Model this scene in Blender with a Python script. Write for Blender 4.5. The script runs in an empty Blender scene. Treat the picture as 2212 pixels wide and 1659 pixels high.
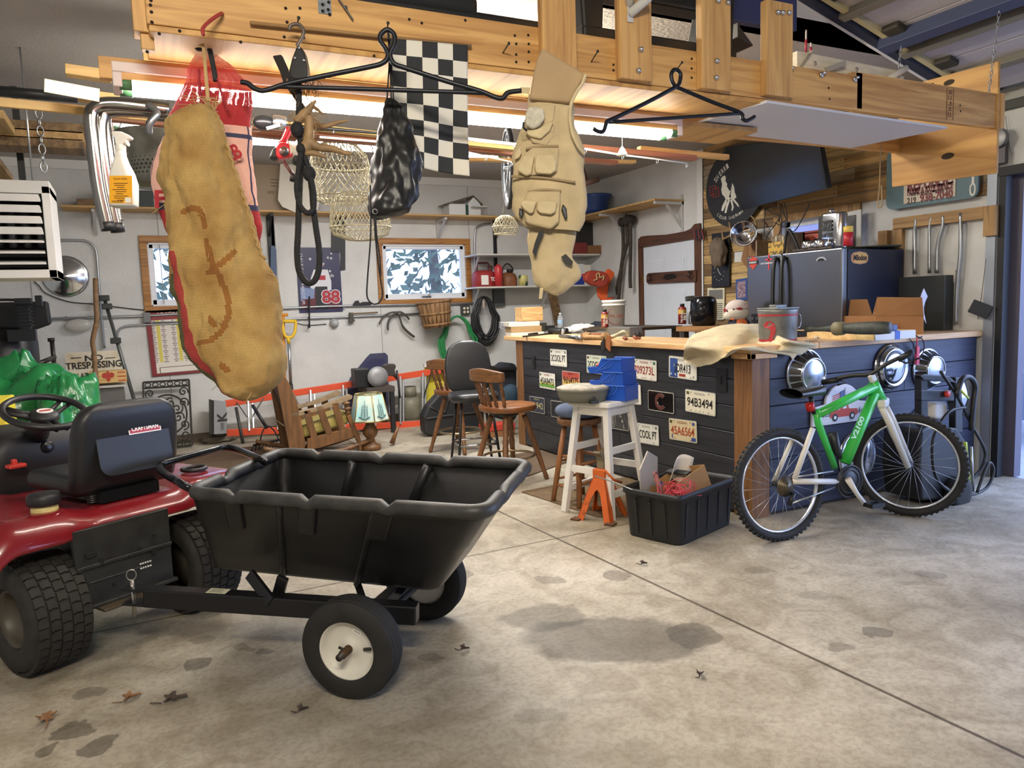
import bpy, math, random
from mathutils import Vector, Matrix
PI=math.pi
SC=bpy.context.scene
COL=SC.collection
rnd=random.Random(7)
V=Vector
# ---------------------------------------------------------------- camera
CX,CY,FL,HC=1106.0,829.5,1623.4,1.40
RW=Matrix(((0.8952,-0.0755,0.4392),(-0.4444,-0.0768,0.8925),(-0.0337,-0.9942,-0.1023)))
_x=V(RW.col[0]).normalized();_z=V(RW.col[2]);_z=(_z-_x*_z.dot(_x)).normalized();_y=_z.cross(_x)
cam_d=bpy.data.cameras.new('camera');cam=bpy.data.objects.new('camera',cam_d);COL.objects.link(cam)
cam_d.sensor_fit='HORIZONTAL';cam_d.sensor_width=36.0;cam_d.lens=FL/2212*36.0;cam_d.clip_start=.05
cam.matrix_world=Matrix((( _x[0],-_y[0],-_z[0],0),( _x[1],-_y[1],-_z[1],0),( _x[2],-_y[2],-_z[2],HC),(0,0,0,1)))
SC.camera=cam
# ---------------------------------------------------------------- sky, lamps, exposure
W=bpy.data.worlds.new('sky');SC.world=W;W.use_nodes=True
bg=W.node_tree.nodes['Background'];bg.inputs[0].default_value=(.42,.57,1.0,1);bg.inputs[1].default_value=3.6
VS=SC.view_settings;VS.view_transform='Standard';VS.look='None';VS.gamma=1;VS.use_curve_mapping=False;VS.exposure=0.55
def area(name,loc,to,sx,sy,pw,col):
    l=bpy.data.lights.new(name,'AREA');l.shape='RECTANGLE';l.size=sx;l.size_y=sy;l.energy=pw;l.color=col
    o=bpy.data.objects.new(name,l);COL.objects.link(o);o.location=loc
    o.rotation_euler=(V(to)-V(loc)).to_track_quat('-Z','Y').to_euler();return o
area('ceiling_lamp_light',(-.3,-.5,3.0),(1.0,2.6,.8),1.2,.3,110,(1,.91,.76))
area('back_lamp_light',(2.6,6.2,3.0),(2.6,6.2,0),2.4,.2,110,(1,.97,.93))
area('loft_lamp_light',(2.2,4.3,2.95),(2.6,3.3,2.9),1.2,.15,30,(1,.90,.70))
sl_=bpy.data.lights.new('skylight_fill','SUN');sl_.energy=1.5;sl_.angle=1.2;sl_.color=(.55,.68,1);so_=bpy.data.objects.new('skylight_fill',sl_);COL.objects.link(so_);so_.rotation_euler=V((-.8,.35,-.55)).to_track_quat('-Z','Y').to_euler()  # soft blue fill added to imitate stronger skylight outside
TUBE_COL=(1,.97,.90);TUBE_POW=30
# ---------------------------------------------------------------- pixel of the photo -> point of the place
def ray(px,py):
    a,b,c=px-CX,py-CY,FL
    return _x*a+_y*b+_z*c
def P(px,py,X=None,Y=None,Z=None,D=None):
    r=ray(px,py);o=V((0,0,HC))
    if X is not None:t=X/r.x
    elif Y is not None:t=Y/r.y
    elif Z is not None:t=(Z-HC)/r.z
    else:t=D/FL
    return o+r*t
def dep(p):return (V(p)-V((0,0,HC))).dot(_z)
# ---------------------------------------------------------------- materials
MC={}
def lin(c):
    return tuple([(x/255/12.92 if x/255<=.04045 else ((x/255+.055)/1.055)**2.4) for x in c])+(1,)
def nt(name):
    m=bpy.data.materials.new(name);m.use_nodes=True;t=m.node_tree;return m,t,t.nodes['Principled BSDF']
def M(name,col,rough=.55,metal=0.,var=.0,sc=8.,bump=0.,bsc=60.,col2=None,trans=0.,emis=0.,coat=0.,st=(1,1,1),alpha=1.,thr=None,spec=None):
    if name in MC:return MC[name]
    m,t,b=nt(name);N=t.nodes;L=t.links
    b.inputs['Base Color'].default_value=lin(col);b.inputs['Roughness'].default_value=rough;b.inputs['Metallic'].default_value=metal
    if trans:b.inputs['Transmission Weight'].default_value=trans
    if coat:b.inputs['Coat Weight'].default_value=coat
    if spec is not None:b.inputs['Specular IOR Level'].default_value=spec
    if alpha<1:b.inputs['Alpha'].default_value=alpha
    if emis:b.inputs['Emission Color'].default_value=lin(col);b.inputs['Emission Strength'].default_value=emis
    if var or col2 or bump:
        tc=N.new('ShaderNodeTexCoord');mp=N.new('ShaderNodeMapping');mp.inputs['Scale'].default_value=st;L.new(tc.outputs['Object'],mp.inputs[0])
    if var or col2:
        n=N.new('ShaderNodeTexNoise');n.inputs['Scale'].default_value=sc;n.inputs['Detail'].default_value=6;L.new(mp.outputs[0],n.inputs['Vector'])
        r=N.new('ShaderNodeValToRGB');c2=col2 or tuple(max(0,x*(1-var)) for x in col)
        lo,hi=thr or (.32,.68)
        r.color_ramp.elements[0].position=lo;r.color_ramp.elements[1].position=hi
        r.color_ramp.elements[0].color=lin(c2);r.color_ramp.elements[1].color=lin(col)
        L.new(n.outputs['Fac'],r.inputs[0]);L.new(r.outputs[0],b.inputs['Base Color'])
    if bump:
        n2=N.new('ShaderNodeTexNoise');n2.inputs['Scale'].default_value=bsc;n2.inputs['Detail'].default_value=4;L.new(mp.outputs[0],n2.inputs['Vector'])
        bp=N.new('ShaderNodeBump');bp.inputs['Strength'].default_value=bump;bp.inputs['Distance'].default_value=.01
        L.new(n2.outputs['Fac'],bp.inputs['Height']);L.new(bp.outputs[0],b.inputs['Normal'])
    MC[name]=m;return m
def WOOD(name,c1,c2,axis=0,sc=1.,rough=.6,knots=True):
    """grain running along the given axis"""
    if name in MC:return MC[name]
    m,t,b=nt(name);N=t.nodes;L=t.links;b.inputs['Roughness'].default_value=rough
    tc=N.new('ShaderNodeTexCoord');mp=N.new('ShaderNodeMapping');s=[26*sc]*3;s[axis]=1.6*sc;mp.inputs['Scale'].default_value=s
    L.new(tc.outputs['Object'],mp.inputs[0])
    n=N.new('ShaderNodeTexNoise');n.inputs['Scale'].default_value=1.3;n.inputs['Detail'].default_value=5;n.inputs['Distortion'].default_value=.9;L.new(mp.outputs[0],n.inputs[0])
    r=N.new('ShaderNodeValToRGB');e=r.color_ramp.elements;e[0].position=.30;e[0].color=lin(c2);e[1].position=.62;e[1].color=lin(c1);L.new(n.outputs['Fac'],r.inputs[0])
    out=r.outputs[0]
    if knots:
        vo=N.new('ShaderNodeTexVoronoi');vo.inputs['Scale'].default_value=1;mp2=N.new('ShaderNodeMapping');s=[4.6*sc]*3;s[axis]=2.3*sc;mp2.inputs['Scale'].default_value=s
        L.new(tc.outputs['Object'],mp2.inputs[0]);L.new(mp2.outputs[0],vo.inputs['Vector'])
        r2=N.new('ShaderNodeValToRGB');e=r2.color_ramp.elements;e[0].position=.045;e[0].color=(.13,.07,.04,1);e[1].position=.085;e[1].color=(1,1,1,1)
        L.new(vo.outputs['Distance'],r2.inputs[0])
        mx=N.new('ShaderNodeMix');mx.data_type='RGBA';mx.blend_type='MULTIPLY';mx.inputs[0].default_value=.8
        L.new(out,mx.inputs[6]);L.new(r2.outputs[0],mx.inputs[7]);out=mx.outputs[2]
    L.new(out,b.inputs['Base Color'])
    bp=N.new('ShaderNodeBump');bp.inputs['Strength'].default_value=.25;bp.inputs['Distance'].default_value=.004;L.new(n.outputs['Fac'],bp.inputs['Height']);L.new(bp.outputs[0],b.inputs['Normal'])
    MC[name]=m;return m
# ---------------------------------------------------------------- mesh building
def frame(o,x,y,z=None):
    x=V(x).normalized();y=V(y);y=(y-x*y.dot(x)).normalized();z=x.cross(y);o=V(o)
    return Matrix(((x[0],y[0],z[0],o[0]),(x[1],y[1],z[1],o[1]),(x[2],y[2],z[2],o[2]),(0,0,0,1)))
def T(x,y=0,z=0):return Matrix.Translation(V(x) if not isinstance(x,(int,float)) else V((x,y,z)))
def RX(a):return Matrix.Rotation(math.radians(a),4,'X')
def RY(a):return Matrix.Rotation(math.radians(a),4,'Y')
def RZ(a):return Matrix.Rotation(math.radians(a),4,'Z')
def cat(pts,n=6,closed=False):
    pts=[V(p) for p in pts];m=len(pts);out=[]
    rg=range(m if closed else m-1)
    for i in rg:
        if closed:a,b,c,d=pts[i-1],pts[i],pts[(i+1)%m],pts[(i+2)%m]
        else:a,b,c,d=pts[max(i-1,0)],pts[i],pts[i+1],pts[min(i+2,m-1)]
        for k in range(n):
            t=k/n;out.append(.5*((2*b)+(c-a)*t+(2*a-5*b+4*c-d)*t*t+(3*b-a-3*c+d)*t**3))
    if not closed:out.append(pts[-1])
    return out
class MB:
    def __init__(s,mats=None):s.v=[];s.f=[];s.m=[];s.s=[];s.T=Matrix.Identity(4);s.mi=0
    def add(s,vs,fs,sm=False,T=None):
        b=len(s.v);Tm=s.T if T is None else s.T@T
        s.v+=[Tm@V(v) for v in vs];s.f+=[tuple(i+b for i in f) for f in fs];s.m+=[s.mi]*len(fs);s.s+=[sm]*len(fs);return s
    def at(s,T):s.T=T;return s
    def mt(s,i):s.mi=i;return s
    def box(s,c,d,T=None):
        x,y,z=d[0]/2,d[1]/2,d[2]/2;c=V(c)
        vs=[c+V((i*x,j*y,k*z)) for i in(-1,1) for j in(-1,1) for k in(-1,1)]
        return s.add(vs,[(0,1,3,2),(4,6,7,5),(0,4,5,1),(2,3,7,6),(0,2,6,4),(1,5,7,3)],False,T)
    def bb(s,a,b):return s.box([(a[i]+b[i])/2 for i in range(3)],[abs(a[i]-b[i]) for i in range(3)])
    def bar(s,p,q,w,h,up=(0,0,1)):
        p,q=V(p),V(q);x=(q-p);l=x.length;u=V(up)
        if abs(x.normalized().dot(u))>.97:u=V((0,1,0))
        y=u.cross(x);return s.box((0,0,0),(l,w,h),frame((p+q)/2,x,y))
    def hexa(s,v8):return s.add(v8,[(3,2,1,0),(4,5,6,7),(0,1,5,4),(1,2,6,5),(2,3,7,6),(3,0,4,7)])
    def tube(s,pts,r,n=8,closed=False,sm=True):
        pts=[V(p) for p in pts];m=len(pts);rr=r if isinstance(r,(list,tuple)) else [r]*m
        vs=[];u=None
        for i,p in enumerate(pts):
            if closed:d=pts[(i+1)%m]-pts[i-1]
            else:d=pts[min(i+1,m-1)]-pts[max(i-1,0)]
            if d.length<1e-9:d=V((0,0,1))
            d.normalize()
            if u is None:
                u=d.cross(V((0,0,1)))
                if u.length<.1:u=d.cross(V((1,0,0)))
            u=(u-d*u.dot(d))
            if u.length<1e-6:u=d.cross(V((1,.3,.2)))
            u.normalize();w=d.cross(u)
            for k in range(n):a=2*PI*k/n;vs.append(p+(u*math.cos(a)+w*math.sin(a))*rr[i])
        fs=[]
        for i in range(m if closed else m-1):
            j=(i+1)%m
            for k in range(n):l=(k+1)%n;fs.append((i*n+k,i*n+l,j*n+l,j*n+k))
        if not closed:fs.append(tuple(range(n-1,-1,-1)));fs.append(tuple((m-1)*n+k for k in range(n)))
        return s.add(vs,fs,sm)
    def lathe(s,pr,n=24,T=None,sm=True,cap=True):
        vs=[];fs=[];m=len(pr)
        for r,z in pr:
            for k in range(n):a=2*PI*k/n;vs.append((r*math.cos(a),r*math.sin(a),z))
        for i in range(m-1):
            for k in range(n):l=(k+1)%n;fs.append((i*n+k,i*n+l,(i+1)*n+l,(i+1)*n+k))
        if cap and pr[0][0]>1e-5:fs.append(tuple(range(n-1,-1,-1)))
        if cap and pr[-1][0]>1e-5:fs.append(tuple((m-1)*n+k for k in range(n)))
        return s.add(vs,fs,sm,T)
    def cyl(s,p,q,r,n=16,r2=None,sm=True):
        p,q=V(p),V(q);return s.tube([p,q],[r,r if r2 is None else r2],n,sm=sm)
    def prism(s,poly,d,T=None,sm=False):
        n=len(poly);vs=[(p[0],p[1],0) for p in poly]+[(p[0],p[1],d) for p in poly]
        a=sum(poly[i][0]*poly[(i+1)%n][1]-poly[(i+1)%n][0]*poly[i][1] for i in range(n))
        f=[tuple(range(n-1,-1,-1)),tuple(range(n,2*n))]+[(i,(i+1)%n,n+(i+1)%n,n+i) for i in range(n)]
        if (a<0)!=(d<0):f=[tuple(reversed(x)) for x in f]
        return s.add(vs,f,sm,T)
    def grid(s,fn,nu,nv,cu=False,cv=False,sm=True,T=None):
        vs=[fn(i/(nu if cu else nu-1),j/(nv if cv else nv-1)) for i in range(nu) for j in range(nv)]
        fs=[(i*nv+j,((i+1)%nu)*nv+j,((i+1)%nu)*nv+(j+1)%nv,i*nv+(j+1)%nv) for i in range(nu if cu else nu-1) for j in range(nv if cv else nv-1)]
        return s.add(vs,fs,sm,T)
    def ball(s,c,r,nu=16,nv=10,T=None):
        r=(r,r,r) if isinstance(r,(int,float)) else r;c=V(c)
        def fn(u,v):
            a=2*PI*u;b=PI*(v-.5)*.999;return c+V((r[0]*math.cos(b)*math.cos(a),r[1]*math.cos(b)*math.sin(a),r[2]*math.sin(b)))
        return s.grid(fn,nu,nv,cu=True,T=T)
    def torus(s,R,r,n=32,m=10,T=None,sz=1.):
        return s.grid(lambda u,v:V(((R+r*math.cos(2*PI*v))*math.cos(2*PI*u),(R+r*math.cos(2*PI*v))*math.sin(2*PI*u),sz*r*math.sin(2*PI*v))),n,m,True,True,T=T)
    def loft(s,rings,sm=True,cap=True):
        n=len(rings[0]);vs=[V(p) for r in rings for p in r];fs=[]
        for i in range(len(rings)-1):
            for k in range(n):l=(k+1)%n;fs.append((i*n+k,i*n+l,(i+1)*n+l,(i+1)*n+k))
        if cap:fs.append(tuple(range(n-1,-1,-1)));fs.append(tuple((len(rings)-1)*n+k for k in range(n)))
        return s.add(vs,fs,sm)
    def text(s,st,T,h,w=None,d=.001,bold=0.,sh=0.,al='C'):
        key=(st,bold)
        if key not in TX:
            c=bpy.data.curves.new('t','FONT');c.body=st;c.offset=bold;c.resolution_u=3
            o=bpy.data.objects.new('t',c);COL.objects.link(o);me=bpy.data.meshes.new_from_object(o.evaluated_get(bpy.context.evaluated_depsgraph_get()))
            TX[key]=([v.co.copy() for v in me.vertices],[tuple(p.vertices) for p in me.polygons])
            bpy.data.objects.remove(o);bpy.data.curves.remove(c);bpy.data.meshes.remove(me)
        vs,fs=TX[key]
        if not vs:return s
        x0=min(v.x for v in vs);x1=max(v.x for v in vs);y0=min(v.y for v in vs);y1=max(v.y for v in vs)
        ky=h/max(y1-y0,1e-6);kx=ky if w is None else w/(x1-x0);xc=(x0+x1)/2 if al=='C' else x0
        pts=[((v.x-xc)*kx+sh*(v.y-y0)*ky,(v.y-(y0+y1)/2)*ky,d) for v in vs]
        return s.add(pts,fs,False,T)
    def build(s,name,mat,parent=None,bev=0.,seg=2,sub=0,wn=False,world=True,solid=0.):
        me=bpy.data.meshes.new(name);vs=s.v
        if parent is not None and world:
            iv=PW[parent.name].inverted();vs=[iv@v for v in vs]
        me.from_pydata([tuple(v) for v in vs],[],s.f)
        for x in (mat if isinstance(mat,(list,tuple)) else [mat]):me.materials.append(x)
        me.polygons.foreach_set('material_index',s.m);me.polygons.foreach_set('use_smooth',s.s);me.update()
        o=bpy.data.objects.new(name,me);COL.objects.link(o)
        if parent is not None:
            o.parent=parent;PW[o.name]=PW[parent.name].copy()
        if solid:md=o.modifiers.new('s','SOLIDIFY');md.thickness=solid;md.offset=0
        if bev:
            md=o.modifiers.new('b','BEVEL');md.width=bev;md.segments=seg;md.limit_method='ANGLE';md.angle_limit=math.radians(38)
            md.harden_normals=False
        if sub:md=o.modifiers.new('u','SUBSURF');md.levels=sub;md.render_levels=sub
        return o
TX={};PW={}
def thing(name,label,cate,loc=(0,0,0),rz=0,group=None,rot=None):
    o=bpy.data.objects.new(name,None);COL.objects.link(o);o.empty_display_size=.1
    o.matrix_world=T(V(loc))@(rot if rot is not None else RZ(rz));o['label']=label;o['category']=cate
    if group:o['group']=group
    PW[o.name]=o.matrix_world.copy();return o
def tag(o,label,cate,group=None):
    o['label']=label;o['category']=cate
    if group:o['group']=group
    return o
def one(name,mb,mat,label,cate,group=None,loc=None,**k):
    """a thing that is one mesh; its origin goes to loc"""
    if loc is not None:
        iv=V(loc);mb.v=[v-iv for v in mb.v]
    o=mb.build(name,mat,None,**k)
    if loc is not None:o.location=loc
    PW[o.name]=T(V(loc or (0,0,0)));return tag(o,label,cate,group)
def struct(name,mb,mat,parent=None,**k):
    o=mb.build(name,mat,parent,**k)
    if parent is None:o['kind']='structure';PW[o.name]=Matrix.Identity(4)
    return o
def dup(root,loc,rz=0,label=None,group=None,rot=None):
    r=root.copy();COL.objects.link(r);r.matrix_world=T(V(loc))@(rot if rot is not None else RZ(rz))
    if label:r['label']=label
    if group:r['group']=group
    for ch in list(root.children):
        c=ch.copy();COL.objects.link(c);c.parent=r
        for g in list(ch.children):
            d=g.copy();COL.objects.link(d);d.parent=c
    PW[r.name]=r.matrix_world.copy();return r
def rrect(w,h,r,n=5,cx=0,cy=0):
    out=[]
    for sx,sy,a0 in((1,1,0),(-1,1,90),(-1,-1,180),(1,-1,270)):
        for k in range(n+1):
            a=math.radians(a0+90*k/n);out.append((cx+sx*(w/2-r)+r*math.cos(a),cy+sy*(h/2-r)+r*math.sin(a)))
    return out
def ell(a,b,n=32,cx=0,cy=0):return [(cx+a*math.cos(2*PI*k/n),cy+b*math.sin(2*PI*k/n)) for k in range(n)]
def F_A(p):return frame(p,(1,0,0),(0,0,1))     # upright face looking at -Y
def F_B(p):return frame(p,(0,-1,0),(0,0,1))    # upright face looking at -X
XR,YB=5.70,9.10
WHITE=M('painted_osb',(212,212,210),.7,var=.06,sc=3,bump=.35,bsc=34)
WHITE2=M('white_paint',(222,222,220),.5)
CEIL=M('ceiling_board',(176,172,168),.85,var=.05,sc=2,bump=.5,bsc=40)
CONC_OUT=M('patio_concrete',(168,172,180),.8,var=.12,sc=3)
def floor_mat():
    m,t,b=nt('floor_concrete');N=t.nodes;L=t.links
    tc=N.new('ShaderNodeTexCoord');co=tc.outputs['Object']
    def noise(s,d,dis=0.):
        n=N.new('ShaderNodeTexNoise');n.inputs['Scale'].default_value=s;n.inputs['Detail'].default_value=d;n.inputs['Distortion'].default_value=dis;L.new(co,n.inputs[0]);return n.outputs['Fac']
    def ramp(f,p0,c0,p1,c1):
        r=N.new('ShaderNodeValToRGB');e=r.color_ramp.elements;e[0].position=p0;e[0].color=c0;e[1].position=p1;e[1].color=c1;L.new(f,r.inputs[0]);return r.outputs[0]
    def mix(a,bb,f=1.,mode='MULTIPLY',ff=None):
        x=N.new('ShaderNodeMix');x.data_type='RGBA';x.blend_type=mode;x.inputs[0].default_value=f
        if ff is not None:L.new(ff,x.inputs[0])
        L.new(a,x.inputs[6])
        if isinstance(bb,tuple):x.inputs[7].default_value=bb
        else:L.new(bb,x.inputs[7])
        return x.outputs[2]
    w=(1,1,1,1)
    c=ramp(noise(.9,8,.6),.30,lin((150,140,121)),.70,lin((190,182,166)))
    c=mix(c,ramp(noise(5,8,1.2),.36,(.62,.58,.52,1),.60,w),.7)
    c=mix(c,ramp(noise(45,4),.38,(.72,.70,.66,1),.55,w),.6)
    c=mix(c,ramp(noise(160,2),.30,(.6,.58,.55,1),.44,w),.55)
    # damp leaf prints and oil patches
    wr=N.new('ShaderNodeTexNoise');wr.inputs['Scale'].default_value=5;wr.inputs['Detail'].default_value=5;L.new(co,wr.inputs[0])
    wa=N.new('ShaderNodeVectorMath');wa.operation='MULTIPLY_ADD';L.new(wr.outputs['Color'],wa.inputs[0]);wa.inputs[1].default_value=(.22,.22,0);L.new(co,wa.inputs[2])
    wb=N.new('ShaderNodeVectorMath');wb.operation='SUBTRACT';L.new(wa.outputs[0],wb.inputs[0]);wb.inputs[1].default_value=(.11,.11,0)
    for px,py,hw,hh,k in((1340,1345,205,50,.55),(1190,1305,90,30,.45),(1500,1372,60,22,.4),(150,1580,58,20,.5),(100,1625,25,15,.5),(225,1612,30,18,.55),(190,1497,24,9,.4),(430,1436,30,11,.5),(512,1398,22,8,.35),(560,1404,28,9,.4),(437,1384,18,7,.3),(235,1340,14,6,.3),(1892,1363,40,12,.45),(1815,1396,26,9,.35),(2010,1240,40,9,.3),(1330,1242,30,9,.4),(1195,1255,40,9,.35),(1420,1172,30,8,.3),(930,1420,30,10,.3),(1160,1540,60,22,.18),(1000,1245,36,14,.4),(1640,1235,40,10,.22),(1780,1290,50,10,.2)):
        o=P(px,py,Z=0);a=P(px+hw,py,Z=0)-o;bl=(P(px,py-hh,Z=0)-P(px,py+hh,Z=0)).length/2
        mp=N.new('ShaderNodeMapping');mp.vector_type='TEXTURE';mp.inputs['Location'].default_value=o;mp.inputs['Rotation'].default_value=(0,0,math.atan2(a.y,a.x));mp.inputs['Scale'].default_value=(a.length,bl,1e3)
        L.new(wb.outputs[0] if hw<70 else wa.outputs[0],mp.inputs[0])
        g=N.new('ShaderNodeVectorMath');g.operation='LENGTH';L.new(mp.outputs[0],g.inputs[0])
        c=mix(c,ramp(g.outputs['Value'],.82 if hw>=70 else .9,(1-k,1-k*1.02,1-k*1.05,1),1.12,w),1)
    # saw-cut joints
    for p,q,wd in((P(1100,1115,Z=0),P(2212,1636,Z=0),.006),(P(1040,1196,Z=0),P(1310,1141,Z=0),.005)):
        d=(q-p).normalized();n=V((-d.y,d.x,0))
        dt=N.new('ShaderNodeVectorMath');dt.operation='DOT_PRODUCT';L.new(co,dt.inputs[0]);dt.inputs[1].default_value=n
        ma=N.new('ShaderNodeMath');ma.operation='SUBTRACT';L.new(dt.outputs['Value'],ma.inputs[0]);ma.inputs[1].default_value=p.dot(n)
        ab=N.new('ShaderNodeMath');ab.operation='ABSOLUTE';L.new(ma.outputs[0],ab.inputs[0])
        c=mix(c,ramp(ab.outputs[0],wd,(.22,.18,.13,1),wd*1.6,w),1)
    L.new(c,b.inputs['Base Color'])
    L.new(ramp(noise(3,4),.3,(.42,.42,.42,1),.7,(.7,.7,.7,1)),b.inputs['Roughness'])
    bp=N.new('ShaderNodeBump');bp.inputs['Strength'].default_value=.18;bp.inputs['Distance'].default_value=.004;L.new(noise(120,3),bp.inputs['Height']);L.new(bp.outputs[0],b.inputs['Normal'])
    return m
mb=MB();mb.bb((-2.2,-2.6,-.1),(XR+.1,YB,0));struct('floor',mb,floor_mat())
mb=MB();mb.bb((XR+.1,-14,-.14),(22,22,-.012));mb.bb((-30,YB+.16,-.3),(XR+.1,60,-.25));struct('ground',mb,CONC_OUT)
# back wall with two window openings
W1=(.13,1.27,1.52,2.27);W2=(P(824,526,Y=YB).x,P(1003,526,Y=YB).x,P(915,646,Y=YB).z,P(915,528,Y=YB).z)
W1=(P(316,520,Y=YB).x,P(316,520,Y=YB).x+W2[1]-W2[0],W2[2],W2[3])
def wall_holes(a0,a1,z0,z1,holes,put):
    xs=[a0];
    for h in sorted(holes):
        put(xs[-1],h[0],z0,z1);put(h[0],h[1],z0,h[2]);put(h[0],h[1],h[3],z1);xs.append(h[1])
    put(xs[-1],a1,z0,z1)
mb=MB();wall_holes(-2.3,XR+.15,0,3.05,[W1,W2],lambda a,b,c,d:mb.bb((a,YB,c),(b,YB+.15,d)));struct('wall_back',mb,WHITE)
# right wall: person door stays closed on it, one small window, then the open vehicle doorway
YJ=3.42
r1=P(1690,497,X=XR);r2=P(1858,470,X=XR);WR=(r2.y,r1.y,1.62,P(1775,468,X=XR).z)
mb=MB();wall_holes(YJ,YB+.15,0,3.05,[WR],lambda a,b,c,d:mb.bb((XR,a,c),(XR+.15,b,d)))
DH=P(2190,366,X=XR).z
mb.bb((XR,-1.6,DH),(XR+.15,YJ,4.4));mb.bb((XR,-2.6,0),(XR+.15,-1.6,4.4));struct('wall_right',mb,WHITE)
mb=MB();mb.bb((-2.35,-2.6,0),(-2.2,YB+.15,3.05));struct('wall_left',mb,WHITE)
mb=MB();mb.bb((-2.35,-2.75,0),(XR+.15,-2.6,4.4));struct('wall_front',mb,WHITE)
mb=MB();mb.bb((-2.35,3.6,3.05),(XR+.15,YB+.15,3.15));mb.bb((-2.35,-2.75,3.05),(1.0,3.6,3.15));mb.bb((.9,-2.75,4.3),(XR+.15,3.7,4.4));struct('ceiling',mb,CEIL)
mb=MB();mb.bb((.9,3.6,3.05),(XR,3.7,4.4));mb.bb((.9,-2.6,3.15),(1.0,3.6,4.4));struct('wall_recess',mb,M('recess_paint',(214,210,202),.8,bump=.5,bsc=40))
mb=MB();mb.bb((-2.2,YB-.02,0),(XR,YB,.10));struct('baseboard_back',mb,M('sill_plate',(120,105,88),.8,var=.2))
mb=MB();mb.bb((-2.2,YB-.03,2.96),(XR,YB,3.05));struct('trim_1',mb,WHITE2)
mb=MB()
for x in (-.95,.27,1.49,2.70,3.93,5.14):mb.bb((x-.004,YB-.003,.1),(x+.004,YB,2.95))
struct('trim_2',mb,M('seam_grey',(150,150,148),.8))  # grey seams between the wall boards
# windows
CAS=WOOD('oak_casing',(176,124,62),(132,84,38),0,1.2,.45,False)
SASH=M('vinyl_sash',(225,228,232),.4)
GLASS=M('pane_glass',(190,215,245),.03,alpha=.12)
def window(nm,w,latchpx):
    x0,x1,z0,z1=w;c=.075
    mb=MB()
    mb.bb((x0-c,YB-.025,z1),(x1+c,YB,z1+c));mb.bb((x0-c,YB-.025,z0-c),(x1+c,YB,z0));mb.bb((x0-c,YB-.025,z0),(x0,YB,z1));mb.bb((x1,YB-.025,z0),(x1+c,YB,z1))
    o=struct(nm,mb,CAS,bev=.006)
    s=MB();a=.06
    s.bb((x0,YB+.02,z1-a),(x1,YB+.07,z1));s.bb((x0,YB+.02,z0),(x1,YB+.07,z0+a*1.2));s.bb((x0,YB+.02,z0),(x0+a,YB+.07,z1));s.bb((x1-a,YB+.02,z0),(x1,YB+.07,z1))
    s.bb((x0,YB-.004,z0),(x1,YB+.02,z0+.02));s.bb((x0,YB-.004,z0),(x0+.02,YB+.02,z1));s.bb((x1-.02,YB-.004,z0),(x1,YB+.02,z1));s.bb((x0,YB-.004,z1-.02),(x1,YB+.02,z1))
    sa=s.build('sash',SASH,o,bev=.004)
    g=MB();g.bb((x0+a,YB+.04,z0+a),(x1-a,YB+.046,z1-a));g.build('pane',GLASS,o)
    l=MB();l.bb(((x0+x1)/2-.06,YB-.02,z0+.02),((x0+x1)/2+.06,YB+.0,z0+.04));l.bar(((x0+x1)/2,YB-.03,z0+.03),((x0+x1)/2+.05,YB-.04,z0+.075),.012,.012);l.build('latch',M('latch_grey',(120,122,125),.4,.6),o)
window('window_1',W1,0);window('window_2',W2,0)
y0,y1,z0,z1=WR
mb=MB()
for a,b in(((y0,z0),(y0+.05,z1)),((y1-.05,z0),(y1,z1)),((y0,z1-.05),(y1,z1)),((y0,z0),(y1,z0+.05)),(((y0+y1)/2-.03,z0),((y0+y1)/2+.03,z1))):mb.bb((XR+.05,a[0],a[1]),(XR+.10,b[0],b[1]))
o=struct('window_3',mb,SASH)
g=MB();g.bb((XR+.07,y0,z0),(XR+.075,y1,z1));g.build('pane',GLASS,o)
# pallet boards on the right wall
PW3=[WOOD('pallet_tan',(178,143,92),(128,96,56),1,.8),WOOD('pallet_pale',(196,166,112),(150,118,72),1,.9),WOOD('pallet_brown',(132,105,68),(86,64,40),1,.8),WOOD('pallet_grey',(150,134,108),(104,90,70),1,.9)]
mb=MB();q=random.Random(5)
ya=P(1523,600,X=XR).y;yb_=P(1925,500,X=XR).y;zl=P(2030,465,X=XR).z
z=.9;row=0
while z<3.0:
    h=q.uniform(.085,.135);y=ya;lo=yb_ if z<zl else YJ+.05
    while y>lo+.02:
        l=min(q.uniform(.35,1.1),y-lo)
        if not(y-l<y1+.03 and y>y0-.03 and z+h>z0-.02 and z<z1+.04):
            mb.mt(q.choice((0,0,1,1,2,2,3)));mb.bb((XR-.014-q.uniform(0,.004),y-l+.003,z+.003),(XR,y,z+h-.003))
            mb.mt(4)
            for e in(y-.03,y-l+.03):
                for k in(.3,.7):mb.bb((XR-.0195,e-.004,z+h*k-.004),(XR-.014,e+.004,z+h*k+.004))
        y-=l
    z+=h
struct('trim_3',mb,PW3+[M('nail_dark',(40,34,30),.6,.5)],bev=.002,seg=1)
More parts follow.
